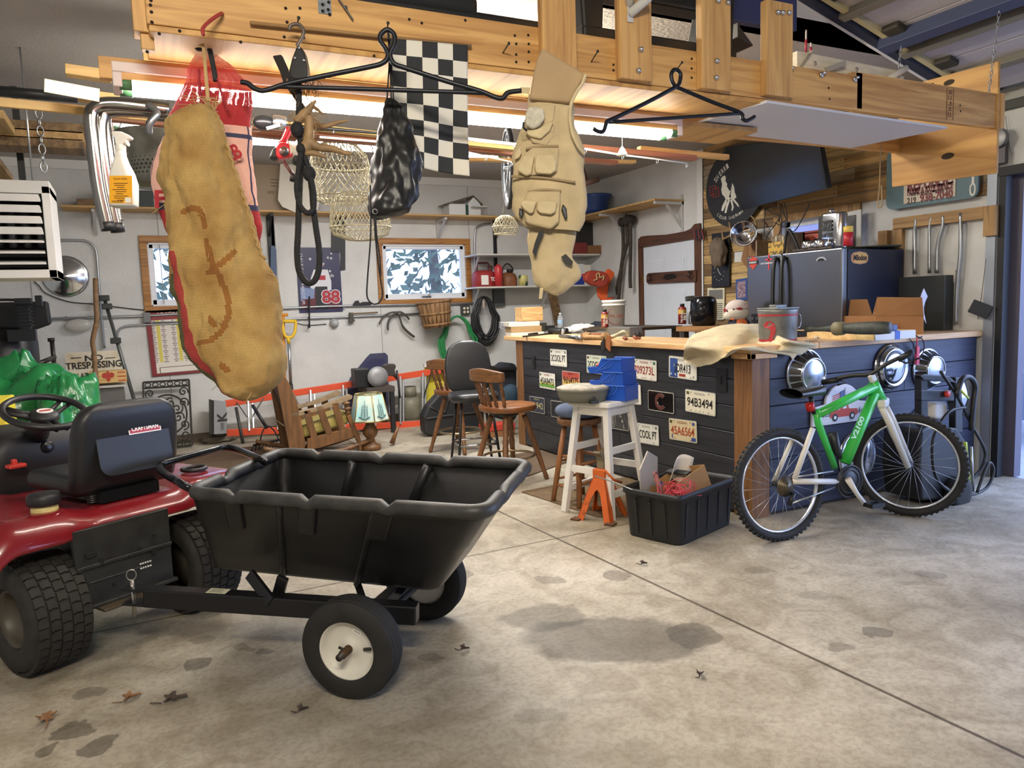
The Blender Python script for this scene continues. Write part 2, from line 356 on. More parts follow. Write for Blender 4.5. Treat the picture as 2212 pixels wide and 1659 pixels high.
# battens round the unclad service bay and round the small window
BAT=WOOD('batten_pine',(186,148,96),(140,104,62),1,.9);BATV=WOOD('batten_pine_v',(176,138,88),(130,96,58),2,.9)
mb=MB();p=P(1932,472,X=XR-.03);p2=P(2128,447,X=XR-.03)
mb.bb((XR-.05,p.y,p.z-.09),(XR,p2.y,p.z));struct('trim_4',mb,BAT,bev=.003)
mb=MB();mb.bb((XR-.05,yb_-.0,.9),(XR,yb_+.09,p.z-.09));mb.bb((XR-.04,yb_-.13,.9),(XR,yb_-.03,p.z-.09));mb.bb((XR-.05,p2.y-.09,p.z-.22),(XR,p2.y,p.z+.0));struct('trim_5',mb,BATV,bev=.003)
mb=MB();mb.bb((XR-.03,y1,z0-.3),(XR,y1+.09,z1+.06));mb.bb((XR-.03,y0-.02,z1+.0),(XR,y1+.02,z1+.07));struct('trim_6',mb,BATV,bev=.003)
# white corner strip left of the boards, its dark edge
mb=MB();mb.bb((XR-.012,ya+.005,.6),(XR,ya+.11,2.95));struct('trim_7',mb,WHITE2)
mb=MB();mb.bb((XR-.02,ya-.004,.6),(XR,ya+.008,2.95));struct('trim_8',mb,M('dark_edge',(52,46,42),.6))
# doorway jamb: white strip, dark weather seal, brown post
mb=MB();mb.bb((XR-.02,YJ+.01,0),(XR,YJ+.08,2.9));struct('trim_9',mb,M('track_grey',(150,156,166),.45,.4))
mb=MB();mb.bb((XR-.01,YJ-.05,0),(XR+.06,YJ+.0,DH+.02));mb.bb((XR-.02,-1.6,DH-.035),(XR+.03,YJ,DH+.03));struct('trim_10',mb,M('seal_black',(22,22,26),.6))
mb=MB();mb.bb((XR+.10,YJ-.11,0),(XR+.18,YJ-.0,DH+.05));struct('trim_11',mb,M('jamb_brown',(92,88,104),.5))
# closed white panel door with brown boards
dl=P(1394,640,X=XR).y;dr=P(1504,640,X=XR).y;dt=P(1450,522,X=XR).z
mb=MB();mb.bb((XR-.02,dr,0),(XR,dl,dt));o=struct('door_1',mb,M('door_white',(205,210,218),.5),bev=.003)
dw=dl-dr
for zz0,zz1 in((dt-.46,dt-.18),(dt-1.30,dt-.56),(dt-1.95,dt-1.42)):
    for k in(0,1):
        ye=dl-dw*(.14 if k==0 else .56);yf=ye-dw*.30
        mb=MB();mb.bb((XR-.026,yf,zz0),(XR-.02,ye,zz1));mb.bb((XR-.034,yf+.03,zz0+.03),(XR-.02,ye-.03,zz1-.03));mb.build('door_panel',M('door_white',(205,210,218),.5),o,bev=.008)
mb=MB()
for zz in(dt-.42,dt-1.85):mb.bb((XR-.03,dl-.005,zz-.05),(XR-.018,dl+.015,zz+.05))
mb.build('hinge',M('brass_dull',(150,120,62),.4,.7),o)
DB=WOOD('door_casing',(98,62,42),(62,38,26),2,1.1,.5);DBH=WOOD('door_header',(92,58,40),(58,36,25),1,1.1,.5)
mb=MB();mb.bb((XR-.03,dl+.008,0),(XR,dl+.10,dt+.04));struct('trim_12',mb,DB,bev=.004)
mb=MB();mb.bb((XR-.03,dr-.11,0),(XR,dr-.005,dt+.06));struct('trim_13',mb,DB,bev=.004)
hd=[P(x,y,X=XR-.03) for x,y in((1380,536),(1380,517),(1386,511),(1400,509),(1440,507),(1480,500),(1494,494),(1502,484),(1513,482),(1514,495),(1514,514))]
mb=MB();mb.prism([(p.y,p.z) for p in hd],.03,Matrix(((0,0,1,XR-.045),(1,0,0,0),(0,1,0,0),(0,0,0,1))));struct('trim_14',mb,DBH,bev=.004)
# ---------------------------------------------------------------- outside
SID=M('siding_mauve',(138,128,152),.6)
XS=8.6;YN0=3.1;mb=MB();z=.95
while z<3.0:
    mb.add([(XS,YN0,z),(XS,12,z),(XS+.03,12,z+.125),(XS+.03,YN0,z+.125),(XS+.03,YN0,z),(XS+.03,12,z)],[(1,0,3,2),(0,1,5,4)]);z+=.125
mb.bb((XS+.03,YN0,.9),(XS+4,12,3.05));mb.bb((XS-.01,YN0,.62),(XS+.2,12,.94))
struct('wall_neighbour',mb,SID)
p=P(2177,570,X=XS);p1=P(2191,385,X=XS)
mb=MB();mb.bb((XS-.05,p1.y,p.z),(XS+.03,p.y,p1.z+.9));o=struct('window_4',mb,M('blue_reflection',(150,200,235),.35))  # blue reflection on the window, painted in as its colour
g=MB();g.bb((XS-.052,p1.y-.5,p.z+.05),(XS-.04,p1.y,p1.z+.85));g.build('pane',M('pane_dark',(40,60,90),.05),o)
mb=MB();p=P(2190,812,X=XS);mb.bb((XS-.08,YN0,-.02),(XS+4,12,.62));struct('baseboard_neighbour',mb,M('foundation',(120,128,150),.8))
YL=2.72
PINE=WOOD('loft_pine',(214,168,104),(170,122,68),0,.8);PINEV=WOOD('loft_pine_upright',(212,168,106),(172,126,74),2,.8)
PLY=WOOD('plywood',(204,158,92),(166,118,62),1,.35,.6)
DARK=M('dark_iron',(40,40,42),.5,.7);BOLT=M('zinc_bolt',(190,192,196),.3,.9);BLACKP=M('black_plastic',(26,27,28),.5)
lf=thing('storage_loft','long pine timber storage platform hung across the garage','platform',(P(320,67,Y=YL).x,YL,2.33))
xl=P(318,60,Y=YL).x;xj=P(1853,175,Y=YL).x;xe=P(2163,240,Y=YL).x;zb=P(1215,160,Y=YL).z;zt=P(1250,73,Y=YL).z;ZB=zb
mb=MB();mb.bb((xl,YL,zb),(xj,YL+.04,zt+.002));mb.build('front_beam',PINE,lf,bev=.004)
mb=MB();a=P(1855,172,Y=YL+.02);b=P(2165,205,Y=YL+.02);c=P(2165,270,Y=YL+.02)
mb.bb((xj+.002,YL+.012,zb),(xe,YL+.05,b.z));mb.mt(1)
# faded stamp on the end piece
s0=P(2045,220,Y=YL+.012)
for dx in(0,.055):mb.box((s0.x+dx,YL+.011,(zb+b.z)/2),(.003,.002,b.z-zb-.02))
for k in range(5):
    zz=zb+.03+k*.03;mb.box((s0.x+.027,YL+.011,zz),(.034,.002,.003));mb.box((s0.x+.015+.008*(k%3),YL+.011,zz+.012),(.004,.002,.018));mb.box((s0.x+.035,YL+.011,zz+.012),(.004,.002,.018))
mb.build('front_beam',[PINE,M('stamp_ink',(70,50,45),.8)],lf,bev=.003)
mb=MB();mb.bb((xj-.02,YL+.012,zb+.01),(xj+.05,YL+.05,b.z));mb.build('splice_block',PINEV,lf,bev=.003);mb=MB();mb.bb((xe,YL,zb-.003),(xe+.035,YL+.05,b.z+.004));mb.build('splice_block',PINEV,lf,bev=.003)
# second beam and soffit boards
Y2=3.02;p=P(211,119,Y=Y2);pb=P(214,167,Y=Y2);x2=P(1467,260,Y=Y2).x
ZS=ZB-.002
mb=MB();mb.bb((xl+.005,YL+.0,ZS-.02),(P(1655,215,Z=ZS).x,Y2+.0,ZS));mb.build('soffit_board',PLY,lf,bev=.003)
mb=MB();mb.bb((p.x,Y2,pb.z),(x2,Y2+.04,p.z));mb.build('rear_beam',PINE,lf,bev=.003)
mb=MB();mb.bb((x2-.05,3.34,ZB-.02),(xe,3.38,zt-.03));mb.bb((xl,3.34,ZB),(x2-.05,3.38,zt-.03));mb.build('back_beam',PINE,lf,bev=.003)
mb=MB();mb.bb((x2-.7,Y2+.04,ZB-.06),(x2+.55,3.36,ZB-.035));mb.build('soffit_board',PLY,lf,bev=.003)
# white soffit panel
wz=2.30;q=[P(*t,Z=wz) for t in((1472,277),(1656,222),(2046,278),(1838,320))]
mb=MB();mb.add([v+V((0,0,k)) for k in(0,.012) for v in q],[(0,1,2,3),(7,6,5,4),(0,4,5,1),(1,5,6,2),(2,6,7,3),(3,7,4,0)]);mb.build('white_panel',M('hardboard_white',(205,205,210),.5),lf)
# uprights
for k,(x0,x1,y1) in enumerate(((1170,1247,165),(1337,1409,172),(1513,1579,193),(1652,1712,207))):
    a=P(x0,y1,Y=YL-.04).x;b=P(x1,y1,Y=YL-.04).x;z1=P((x0+x1)/2,y1,Y=YL-.04).z
    ztop=P(1690,14,Y=YL).z if k==3 else 3.1
    if k==0:z1=P(1208,150,Y=YL-.04).z
    mb=MB();mb.bb((a+.01,YL-.042,z1),(b,YL-.001,ztop));mb.build('upright',PINEV,lf,bev=.004)
for bx,by in((1383,107),(1378,153),(1547,132),(1546,168),(1550,2),(1571,6),(1679,27),(1689,28),(1703,28)):
    c=P(bx,by,Y=YL-.043);mb=MB();mb.lathe([(.0,.016),(.008,.013),(.011,.004),(.012,0)],10,frame(c,(1,0,0),(0,0,1)));mb.build('bolt',BOLT,lf)
for bx,by in((1703,152),(1692,177),(1772,162),(1844,172)):
    c=P(bx,by,Y=YL);mb=MB();mb.cyl(c,c+V((.004,-.03,.006)),.006,8);mb.lathe([(.013,0),(.013,.009),(0,.009)],6,frame(c+V((0,-.004,0)),(1,0,0),(0,0,1)));mb.build('bolt',BOLT,lf)
mb=MB()
q=random.Random(3)
for bx,by in((326,1),(325,11),(327,26),(328,48),(344,73),(520,91),(318,112),(388,67),(648,18),(617,18),(614,80),(656,81),(884,42),(911,50),(1005,44),(1112,77),(1141,76),(1115,95),(1142,95),(1115,118),(1142,112),(1142,134),(1115,134),(620,48),(1494,127),(1494,148),(1494,168),(1325,140),(1325,152),(1790,190),(1792,214),(2074,228),(2075,240),(808,121)):
    c=P(bx,by,Y=YL);mb.lathe([(.0055,.0),(.0055,.0012),(0,.0012)],8,frame(c,(1,0,0),(0,0,1)))
o_=mb.build('nail_holes',M('hole_dark',(38,26,18),.9),lf);o_['kind']='stuff'
# plywood end panel
qx=xe-.03;pts=[P(x,y,X=qx) for x,y in((2157,132),(2152,374),(1927,404),(1925,320),(1958,186))]
mb=MB();mb.prism([(v.y,v.z) for v in pts],.02,Matrix(((0,0,1,qx),(1,0,0,0),(0,1,0,0),(0,0,0,1))));
mb.mt(1)
for x,y,r in((2050,178,.022),(2047,337,.026),(2012,182,.010)):
    c=P(x,y,X=qx-.001);mb.prism([(c.y+a*1.6,c.z+b) for a,b in ell(r,r*.75,14)],.002,Matrix(((0,0,1,qx-.0015),(1,0,0,0),(0,1,0,0),(0,0,0,1))))
mb.build('end_panel',[PLY,M('knot_dark',(54,40,28),.8)],lf,bev=.002)
# two chains up to the door strut
def chain(mb,p,q,ln=.036,w=.0055,r=.0022,thick=1.):
    p,q=V(p),V(q);n=max(2,int((q-p).length/(ln*.74)));d=(q-p)/n
    u=d.cross(V((1,.3,0))).normalized();w2=d.cross(u).normalized()
    for i in range(n):
        c=p+d*(i+.5);e=d.normalized();s=u if i%2 else w2
        mb.tube([c+e*(ln/2*math.cos(a))+s*(w*1.4*math.sin(a)) for a in [2*PI*k/10 for k in range(10)]],r,5,True)
XST=4.53
mb=MB();a=P(2160,16,X=XST);b=P(2135,205,Y=YL+.02);chain(mb,a,b);mb.build('chain',BOLT,lf)
mb=MB();a=P(1948,80,X=XST);b=P(1938,185,Y=3.36);chain(mb,a,b);mb.build('chain',BOLT,lf)
# left end: short blocks behind the beam end
mb=MB();a=P(283,0,Y=YL+.06);b=P(316,72,Y=YL+.06);mb.bb((a.x,YL+.045,b.z),(b.x+.02,YL+.13,zt+.35));mb.bb((P(302,72,Y=YL+.1).x,YL+.06,P(305,130,Y=2.9).z),(xl+.02,YL+.10,b.z));mb.build('end_block',PINEV,lf,bev=.003)
# things fixed to the loft front -------------------------------------------------
mb=MB();a=P(686,0,Y=YL);b=P(716,33,Y=YL);mb.bb((a.x,YL-.003,b.z),(b.x,YL,zt-.01));mb.mt(1)
for x,y in((697,10),(709,21),(697,24),(710,5),(712,31)):
    c=P(x,y,Y=YL-.003);mb.lathe([(.006,0),(.006,.001),(0,.001)],10,frame(c,(1,0,0),(0,0,1)))
one('mending_plate',mb,[M('galvanised',(150,156,160),.45,.7,var=.25,sc=40),M('hole_black',(20,20,20),.9)],'small perforated galvanised plate nailed to the loft beam','plate',bev=.002)
mb=MB();a=P(731,0,Y=YL-.004);b=P(762,45,Y=YL-.004);mb.bar(a,b,.004,.022,(0,-1,0));c=P(747,16,Y=YL-.008);mb.lathe([(0,.004),(.006,.002),(.007,0)],8,frame(c,(1,0,0),(0,0,1)));
one('steel_strap',mb,M('steel_grey',(96,98,100),.4,.8),'slanted grey steel strap beside the galvanised plate','strap',bev=.002)
# grey flag-pole bracket on the second upright
mb=MB();c=P(1360,30,Y=YL-.045);z=c.z
mb.bb((c.x-.013,YL-.05,P(1365,48,Y=YL-.05).z),(c.x+.016,YL-.043,z+.13))
mb.cyl((c.x+.0,YL-.045,z+.0),(c.x+.045,YL-.12,z+.045),.019,16);mb.cyl((c.x-.0,YL-.045,z+.04),(c.x-.045,YL-.12,z+.09),.019,16)
one('flag_bracket',mb,M('bracket_grey',(196,196,192),.5),'pale grey flag pole bracket screwed to the loft upright','bracket',bev=.003)
# nails that carry the hanging things
NAIL=M('nail_steel',(70,66,62),.45,.8)
def nail(px,py,qx_,qy,lb):
    a=P(qx_,qy,Y=YL);d=a+V((.0,-.075,.03));mb=MB();mb.cyl(a,P(px,py,Y=YL-.075),.0025,7);c=P(px,py,Y=YL-.077);mb.lathe([(.006,0),(.006,.002),(0,.002)],8,frame(c,(1,0,0),(0,0,1)))
    one('nail',mb,NAIL,lb,'nail')
nail(1099,94,1086,115,'empty nail in the loft beam left of the first upright')
nail(1291,111,1277,134,'empty nail in the loft beam just right of the first upright')
nail(645,39,642,53,'nail carrying the snap pulley above the antler')
nail(838,50,837,66,'nail under the loop of the wide black gambrel')
nail(1473,135,1461,152,'bright headed nail holding the small black gambrel')
# wooden stick with chequered flag
mb=MB();a=P(540,49,Y=YL-.02);b=P(1018,99,Y=YL-.02);mb.cyl(a,b,.006,10);fs=thing('chequered_flag','black and white chequered flag hanging from a long wooden stick','flag',a)
mb.build('flag_stick',M('stick_wood',(150,116,72),.6),fs)
A=P(843,83,Y=YL-.026);B=P(1010,98,Y=YL-.026);Cc=P(1013,381,Y=YL-.026);Dd=P(846,352,Y=YL-.026)
def flag(u,v):
    t=A.lerp(B,u);bt=Dd.lerp(Cc,u);p=t.lerp(bt,v);p.y+=.012*math.sin(u*7+v*3)*v;return p
mb=MB();nu,nv=41,65;k0=len(mb.v);mb.grid(flag,nu,nv)
i=0
for a in range(nu-1):
    for b in range(nv-1):
        mb.m[i]=(int(a/(nu-1)*5)+int(b/(nv-1)*8))%2;i+=1
mb.build('cloth',[M('flag_black',(42,44,46),.8),M('flag_white',(222,218,204),.8)],fs,solid=.002)
# what lies on the loft ----------------------------------------------------------
mb=MB();a=P(1330,10,Y=3.0);b=P(1718,8,Y=3.0);z=P(1500,30,Y=3.0).z
mb.bb((P(1335,20,Y=3.0).x,3.0,P(1600,45,Y=3.0).z),(P(1722,10,Y=3.0).x,3.05,z+.25))
one('steel_channel',mb,M('blue_steel',(52,58,96),.5,.2),'dark blue steel channel lying across the loft uprights','beam',bev=.004)
mb=MB();z0=zt+.01
mb.bb((xl+.45,2.80,z0),(P(1180,60,Y=2.8).x,3.05,z0+.055));mb.bb((xl+.2,2.83,z0+.05),(P(1035,20,Y=2.83).x,3.0,z0+.12))
one('carrier_rail',mb,BLACKP,'long black rail lying on the left half of the loft','rail',bev=.02)
mb=MB();xa=P(1250,70,Y=2.86).x;xb=P(1580,70,Y=2.86).x
mb.bb((xa,2.82,z0),(xb,2.98,z0+.075))
mb.hexa([(xb-.22,2.82,z0+.02),(xb-.03,2.82,z0+.02),(xb-.03,2.95,z0+.02),(xb-.22,2.95,z0+.02),(xb-.12,2.82,z0+.42),(xb+.0,2.82,z0+.42),(xb,2.95,z0+.42),(xb-.12,2.95,z0+.42)])
mb.hexa([(xa,2.82,z0+.06),(xa+.10,2.82,z0+.06),(xa+.10,2.95,z0+.06),(xa,2.95,z0+.06),(xa-.02,2.82,z0+.42),(xa+.12,2.82,z0+.42),(xa+.12,2.95,z0+.42),(xa-.02,2.95,z0+.42)])
mb.bb((xa,2.84,z0+.22),(xb-.1,2.95,z0+.29))
one('roof_carrier',mb,BLACKP,'black plastic carrier frame with slots standing on the loft','carrier',bev=.012)
mb=MB();a=P(1582,62,Y=2.9);mb.hexa([(a.x,2.86,a.z-.05),(a.x+.10,2.86,a.z-.08),(a.x+.10,2.98,a.z-.08),(a.x,2.98,a.z-.05),(a.x,2.86,a.z+.02),(a.x+.02,2.86,a.z-.01),(a.x+.02,2.98,a.z-.01),(a.x,2.98,a.z+.02)])
one('cable_ramp',mb,BLACKP,'black wedge shaped ramp end on the loft between the last uprights','ramp',bev=.004)
# whitewashed board with metal brackets and pvc elbows
wb=thing('whitewashed_board','whitewashed board with metal brackets resting on the loft right end','board',P(1716,150,Y=2.9))
a=P(1722,110,Y=2.9);b=P(1938,152,Y=2.9);c=P(1718,152,Y=2.9)
mb=MB();z1=a.z;mb.add([(a.x,2.9,c.z-.05),(b.x-.06,2.9,c.z-.05),(b.x,2.9,b.z),(a.x,2.9,z1),(a.x,2.95,c.z-.05),(b.x-.06,2.95,c.z-.05),(b.x,2.95,b.z),(a.x,2.95,z1)],[(0,1,2,3),(7,6,5,4),(0,4,5,1),(1,5,6,2),(2,6,7,3),(3,7,4,0)])
mb.build('board',M('whitewash',(226,218,196),.8,var=.12,sc=9,st=(1,1,6)),wb)
mb=MB();p=P(1740,130,Y=2.895);mb.bar(p+V((-.04,0,-.04)),p+V((.04,0,.05)),.003,.03,(0,-1,0));mb.build('bracket',M('bracket_zinc',(182,178,164),.5,.5),wb);mb=MB();p=P(1800,146,Y=2.895);mb.bar(p+V((-.06,0,-.02)),p+V((.05,-.03,.02)),.025,.025,(0,-1,0))
for x,y in((1760,137),(1850,150)):mb.lathe([(.012,0),(.012,.003),(0,.003)],10,frame(P(x,y,Y=2.9),(1,0,0),(0,0,1)))
mb.build('bracket',M('bracket_zinc',(182,178,164),.5,.5),wb)
mb=MB();a=P(1908,178,Y=2.86);b=P(1957,147,Y=2.86);mb.tube([a,b],.017,14);mb.tube([P(1932,182,Y=2.88),P(1948,168,Y=2.88)],.014,12)
one('pvc_pipe',mb,M('pvc_white',(226,220,204),.45),'stub of white plastic pipe poking up from the loft right end','pipe')
mb=MB();p=P(1741,112,Y=2.96)
for k,(dx,h,mi) in enumerate(((0,.11,0),(.035,.05,0))):
    mb.mt(0);mb.cyl(p+V((dx,0,0)),p+V((dx,0,h*.55)),.006,8);mb.mt(1);mb.cyl(p+V((dx,0,h*.55)),p+V((dx,0,h)),.004,8)
one('marker_pen',mb,[M('pen_red',(170,44,60),.5),M('pen_white',(225,215,205),.5)],'red and white pen stuck up behind the whitewashed board','pen')
# ---------------------------------------------------------------- strip lights
TUBE=M('tube_glow',(255,244,222),.3,emis=TUBE_POW);TUBE.node_tree.nodes['Principled BSDF'].inputs['Emission Color'].default_value=TUBE_COL+(1,)
HOUS=M('fixture_white',(214,200,196),.5)
def strip(lb,x0,x1,y,z,hang=False):
    t=thing('strip_light',lb,'strip light',((x0+x1)/2,y,z),0,'fluorescent strip lights')
    mb=MB();mb.bb((x0,y-.065,z),(x1,y+.065,z+.035));mb.bb((x0,y-.065,z-.05),(x0+.03,y+.065,z));mb.bb((x1-.03,y-.065,z-.05),(x1,y+.065,z));mb.build('housing',HOUS,t,bev=.004)
    for s in(-1,1):
        mb=MB();mb.cyl((x0+.045,y+s*.042,z-.035),(x1-.045,y+s*.042,z-.035),.0185,14);tb=mb.build('tube',TUBE,t)
        for xx,e in((x0+.02,1),(x1-.02,-1)):mb=MB();mb.cyl((xx,y+s*.042,z-.035),(xx+e*.04,y+s*.042,z-.035),.02,14);mb.build('end_cap',M('cap_green',(70,120,80),.5),tb)

    for xx in((x0+.3,x1-.3) if hang else ()):
        mb=MB();mb.cyl((xx,y,z+.03),(xx,y,3.06),.004,6);mb.build('hanger_wire',BOLT,t)
    return t
yl1=3.08;a=P(243,168,Y=yl1);b=P(1457,280,Y=yl1);zz=P(800,216,Y=yl1).z
strip('long bright fluorescent strip light fixed under the loft beam',a.x,b.x,yl1,zz)
yl2=4.85;a=P(232,262,Y=yl2);zz=P(700,300,Y=yl2).z
strip('second fluorescent strip light hanging behind the first one',a.x,a.x+2.44,yl2,zz,True)
# ---------------------------------------------------------------- raised vehicle door overhead
gd=thing('garage_door','raised grey sectional garage door overhead at upper right','garage door',(4.3,1.0,3.0))
sl=-.285;u=V((-1,0,-sl)).normalized();n=V((-u.z,0,u.x))
O=V((5.50,0,2.815))
DP=M('door_panel_grey',(176,172,178),.6,bump=.15,bsc=90)
for k in range(6):
    mb=MB();mb.T=frame(O+u*(.54*k),u,(0,-1,0));mb.bb((.004,-3.50,-.02),(.536,1.4,.02));mb.build('door_panel',DP,gd,bev=.004)
DST=M('strut_blue',(70,78,108),.5,.2);GRS=M('strut_grey',(128,124,112),.6,.2)
def st(d,w,h,m,nm,y0=-1.4,y1=3.5):
    mb=MB();mb.T=frame(O+u*d,u,(0,-1,0));sgn=1
    mb.bb((-w/2,-y1,.02),(w/2,-y0,.02+h));mb.build(nm,m,gd,bev=.003)
# side facing down is local +z or -z : choose by normal
dn=frame(O,u,(0,-1,0)).to_3x3()@V((0,0,1));SG=1 if dn.z<0 else -1
def st(d,w,h,m,nm,y0=-1.4,y1=3.5):
    mb=MB();mb.T=frame(O+u*d,u,(0,-1,0));mb.bb((-w/2,-y1,SG*.02),(w/2,-y0,SG*(.02+h)));mb.build(nm,m,gd,bev=.003)
for k in(0.35,.80,1.4,2.0):st(k,.06,.05,GRS,'strut')
st(1.00,.09,.09,DST,'strut')
mb=MB();mb.T=frame(O,u,(0,-1,0));mb.bb((0,-3.47,SG*.02),(3.2,-3.43,SG*.05));mb.build('end_stile',M('lath_cream',(190,180,140),.6),gd)
mb=MB();mb.T=frame(O,u,(0,-1,0));
for k in(.27,.54,.9,1.08,1.62,2.1):mb.bb((k-.05,-3.42,SG*.02),(k+.05,-3.30,SG*.06))
mb.build('hinge',M('hinge_dark',(70,66,58),.6,.4),gd,bev=.01)
mb=MB();mb.T=frame(O,u,(0,-1,0));mb.bb((-.05,-3.57,SG*.0),(3.2,-3.51,SG*.05));mb.build('track',M('track_blue',(62,68,88),.5,.4),gd)
tr=MB();tr.T=frame(O,u,(0,-1,0));tr.bb((-.3,-3.598,SG*.03),(3.3,-3.575,SG*.05));struct('trim_15',tr,WHITE2)
mb=MB();mb.bb((XR-.05,-1.6,2.74),(XR,3.5,2.82));mb.mt(1);mb.bb((XR-.06,-1.6,2.68),(XR,3.5,2.735));struct('trim_16',mb,[M('weather_pale',(170,170,164),.6),M('weather_dark',(70,70,66),.6)])
xb,yb,ZC=3.41,3.53,1.06
BUTCH=WOOD('counter_pine',(226,188,138),(196,150,100),1,.6,.5);BUTCHX=WOOD('counter_pine_x',(222,182,134),(190,146,98),0,.6,.5)
POST=WOOD('bar_post',(132,92,54),(100,66,38),2,1.2,.55,False)
BLK=WOOD('black_plank',(46,48,54),(30,31,36),1,.8,.45,False);BLKX=WOOD('black_plank_x',(52,58,82),(34,38,58),0,.8,.45,False)
yend=P(1132,850,X=xb).y
bar=thing('garage_bar','L shaped home bar with black plank front and pine top','bar',(xb+.4,yb+.4,0))
q=random.Random(11)
def planks(a0,a1,put,mat,h0=.17,zs=(.02,1.06)):
    mb=MB();z=zs[0];n=6;h=(zs[1]-zs[0])/n
    for r in range(n):
        a=a0
        while a<a1-.01:
            l=min(q.uniform(.8,1.9),a1-a)
            if a1-a-l<.2:l=a1-a
            put(mb,a+.001,a+l-.001,z+.002,z+h-.003);a+=l
        z+=h
    return mb
mb=planks(yb+.15,yend,lambda m,a,b,c,d:m.bb((xb,a,c),(xb+.018,b,d)),BLK);mb.build('plank_front',BLK,bar,bev=.002,seg=1)
mb=planks(xb+.15,XR-.04,lambda m,a,b,c,d:m.bb((a,yb,c),(b,yb+.018,d)),BLKX);mb.build('plank_side',BLKX,bar,bev=.002,seg=1)
mb=MB();mb.bb((xb+.02,yb+.02,0),(xb+.05,yend,ZC));mb.bb((xb+.02,yb+.02,0),(XR-.03,yb+.05,ZC));mb.build('backing',M('stud_dark',(60,50,40),.8),bar)
mb=MB();mb.bb((xb-.01,yb-.01,0),(xb+.14,yb+.02,ZC));mb.bb((xb-.01,yb+.02,0),(xb+.02,yb+.15,ZC));mb.build('corner_post',POST,bar,bev=.004)
mb=MB();mb.bb((xb-.005,yend,0),(xb+.09,yend+.14,ZC));mb.build('end_post',POST,bar,bev=.004)
yt=P(1090,728,X=xb-.03).y
mb=MB();mb.bb((xb-.04,yb-.03,ZC),(xb+.55,yt,ZC+.042));mb.build('counter_top',BUTCH,bar,bev=.006)
mb=MB();mb.bb((xb+.552,yb-.03,ZC),(XR-.02,yb+.55,ZC+.042));mb.build('counter_top',BUTCHX,bar,bev=.006)
mb=MB();mb.bb((xb-.042,yb-.034,ZC-.035),(xb+.0,yb+.14,ZC));mb.bb((xb-.042,yb-.034,ZC-.035),(xb+.18,yb+.0,ZC));mb.build('corner_trim',BUTCHX,bar,bev=.003)
ZT=ZC+.042
# licence plates ------------------------------------------------------------
def plate(px,w,h,lb,paint,num,numcol,size=.062,wd=None,base=None,head='INDIANA',headcol=None,roll=0,group=None,foot='',stk=None):
    """px = four corners on the photo; centre, true size"""
    cx_=sum(p[0] for p in px)/4;cy_=sum(p[1] for p in px)/4
    c=P(cx_,cy_,X=xb-.006);a=P(*px[0],X=xb);b=P(*px[1],X=xb);ro=math.degrees(math.atan2(b.z-a.z,a.y-b.y))
    F=F_B(c)@RZ(ro)
    mb=MB();mb.prism(rrect(w,h,.012),.002,F)
    mats=[M('plate_edge',(200,198,188),.35,.3)];
    mb.mt(1);mb.prism(rrect(w-.012,h-.012,.008),.0008,F@T(0,0,.002));mats.append(base)
    def add(col,fn):
        mats.append(col);mb.mt(len(mats)-1);fn()
    for d in paint:d(mb,F,add)
    f2=F@T(0,0,.004)
    if head:add(headcol or numcol,lambda:mb.text(head,f2@T(0,h*.36,0),.017,min(w*.42,.02*len(head)*.75)))
    add(numcol,lambda:mb.text(num,f2@T(0,-.004,0),size,wd or w*.84,bold=.012))
    if foot:add(headcol or numcol,lambda:mb.text(foot,f2@T(0,-h*.40,0),.009))
    for sx,cl in(stk or ()):add(cl,lambda:mb.bb_(f2,sx,h*.355,.026,.02))
    mats.append(M('screw',(60,56,50),.5,.6));mb.mt(len(mats)-1)
    for sx in(-1,1):
        for sy in(-1,1):mb.lathe([(.004,0),(.004,.0015),(0,.0015)],6,f2@T(sx*w*.29,sy*h*.40,0))
    return one('license_plate',mb,mats,lb,'license plate',group)
def bb_(s,F,x,y,w,h):return s.add([(x-w/2,y-h/2,.0006),(x+w/2,y-h/2,.0006),(x+w/2,y+h/2,.0006),(x-w/2,y+h/2,.0006)],[(0,1,2,3)],False,F)
MB.bb_=bb_
INK=M('plate_black',(26,26,28),.5);RED=M('plate_red',(150,50,40),.5);PWH=M('plate_white',(222,220,208),.4);STG=M('sticker_olive',(72,74,40),.5);STT=M('sticker_teal',(40,104,88),.5)
GREYH=M('plate_grey_ink',(120,116,108),.5)
def strip_(col,y,h_,x=0,w_=None,z=.0012):
    def f(mb,F,add):add(col,lambda:bb_(mb,F@T(0,0,z+.002),x,y,w_ or .285,h_))
    return f
S2=[(-.125,STG)]
plate([(1187,753),(1226,756),(1225,794),(1188,789)],.305,.155,'white plate reading 2COOL PT highest near the bar left end',[],'2COOL PT',INK,base=PWH,head='INDIANA',headcol=GREYH,stk=[(-.125,STG),(.125,GREYH)],group='plates on the bar front',foot='. . .')
plate([(1265,767),(1312,771),(1311,809),(1266,803)],.305,.155,'green tinted plate 2COOL half hidden behind the stacked blue bins',[strip_(M('plate_green_tint',(176,196,170),.5),-.045,.05)],'2COOL PT',INK,base=M('plate_pale',(204,210,190),.4),head='INDIANA',headcol=GREYH,stk=[(-.125,M('stk_brown',(92,62,40),.5)),(.125,M('stk_green',(70,150,96),.5))],group='plates on the bar front')
plate([(1165,802),(1200,807),(1199,844),(1165,838)],.305,.155,'plate 45A8473 with green landscape along its lower edge',[strip_(M('plate_green',(104,152,64),.5),-.045,.028),strip_(M('plate_yellow',(214,206,120),.5),-.022,.02)],'45A8473',INK,base=PWH,head='HOOSIER',headcol=RED,stk=S2,group='plates on the bar front')
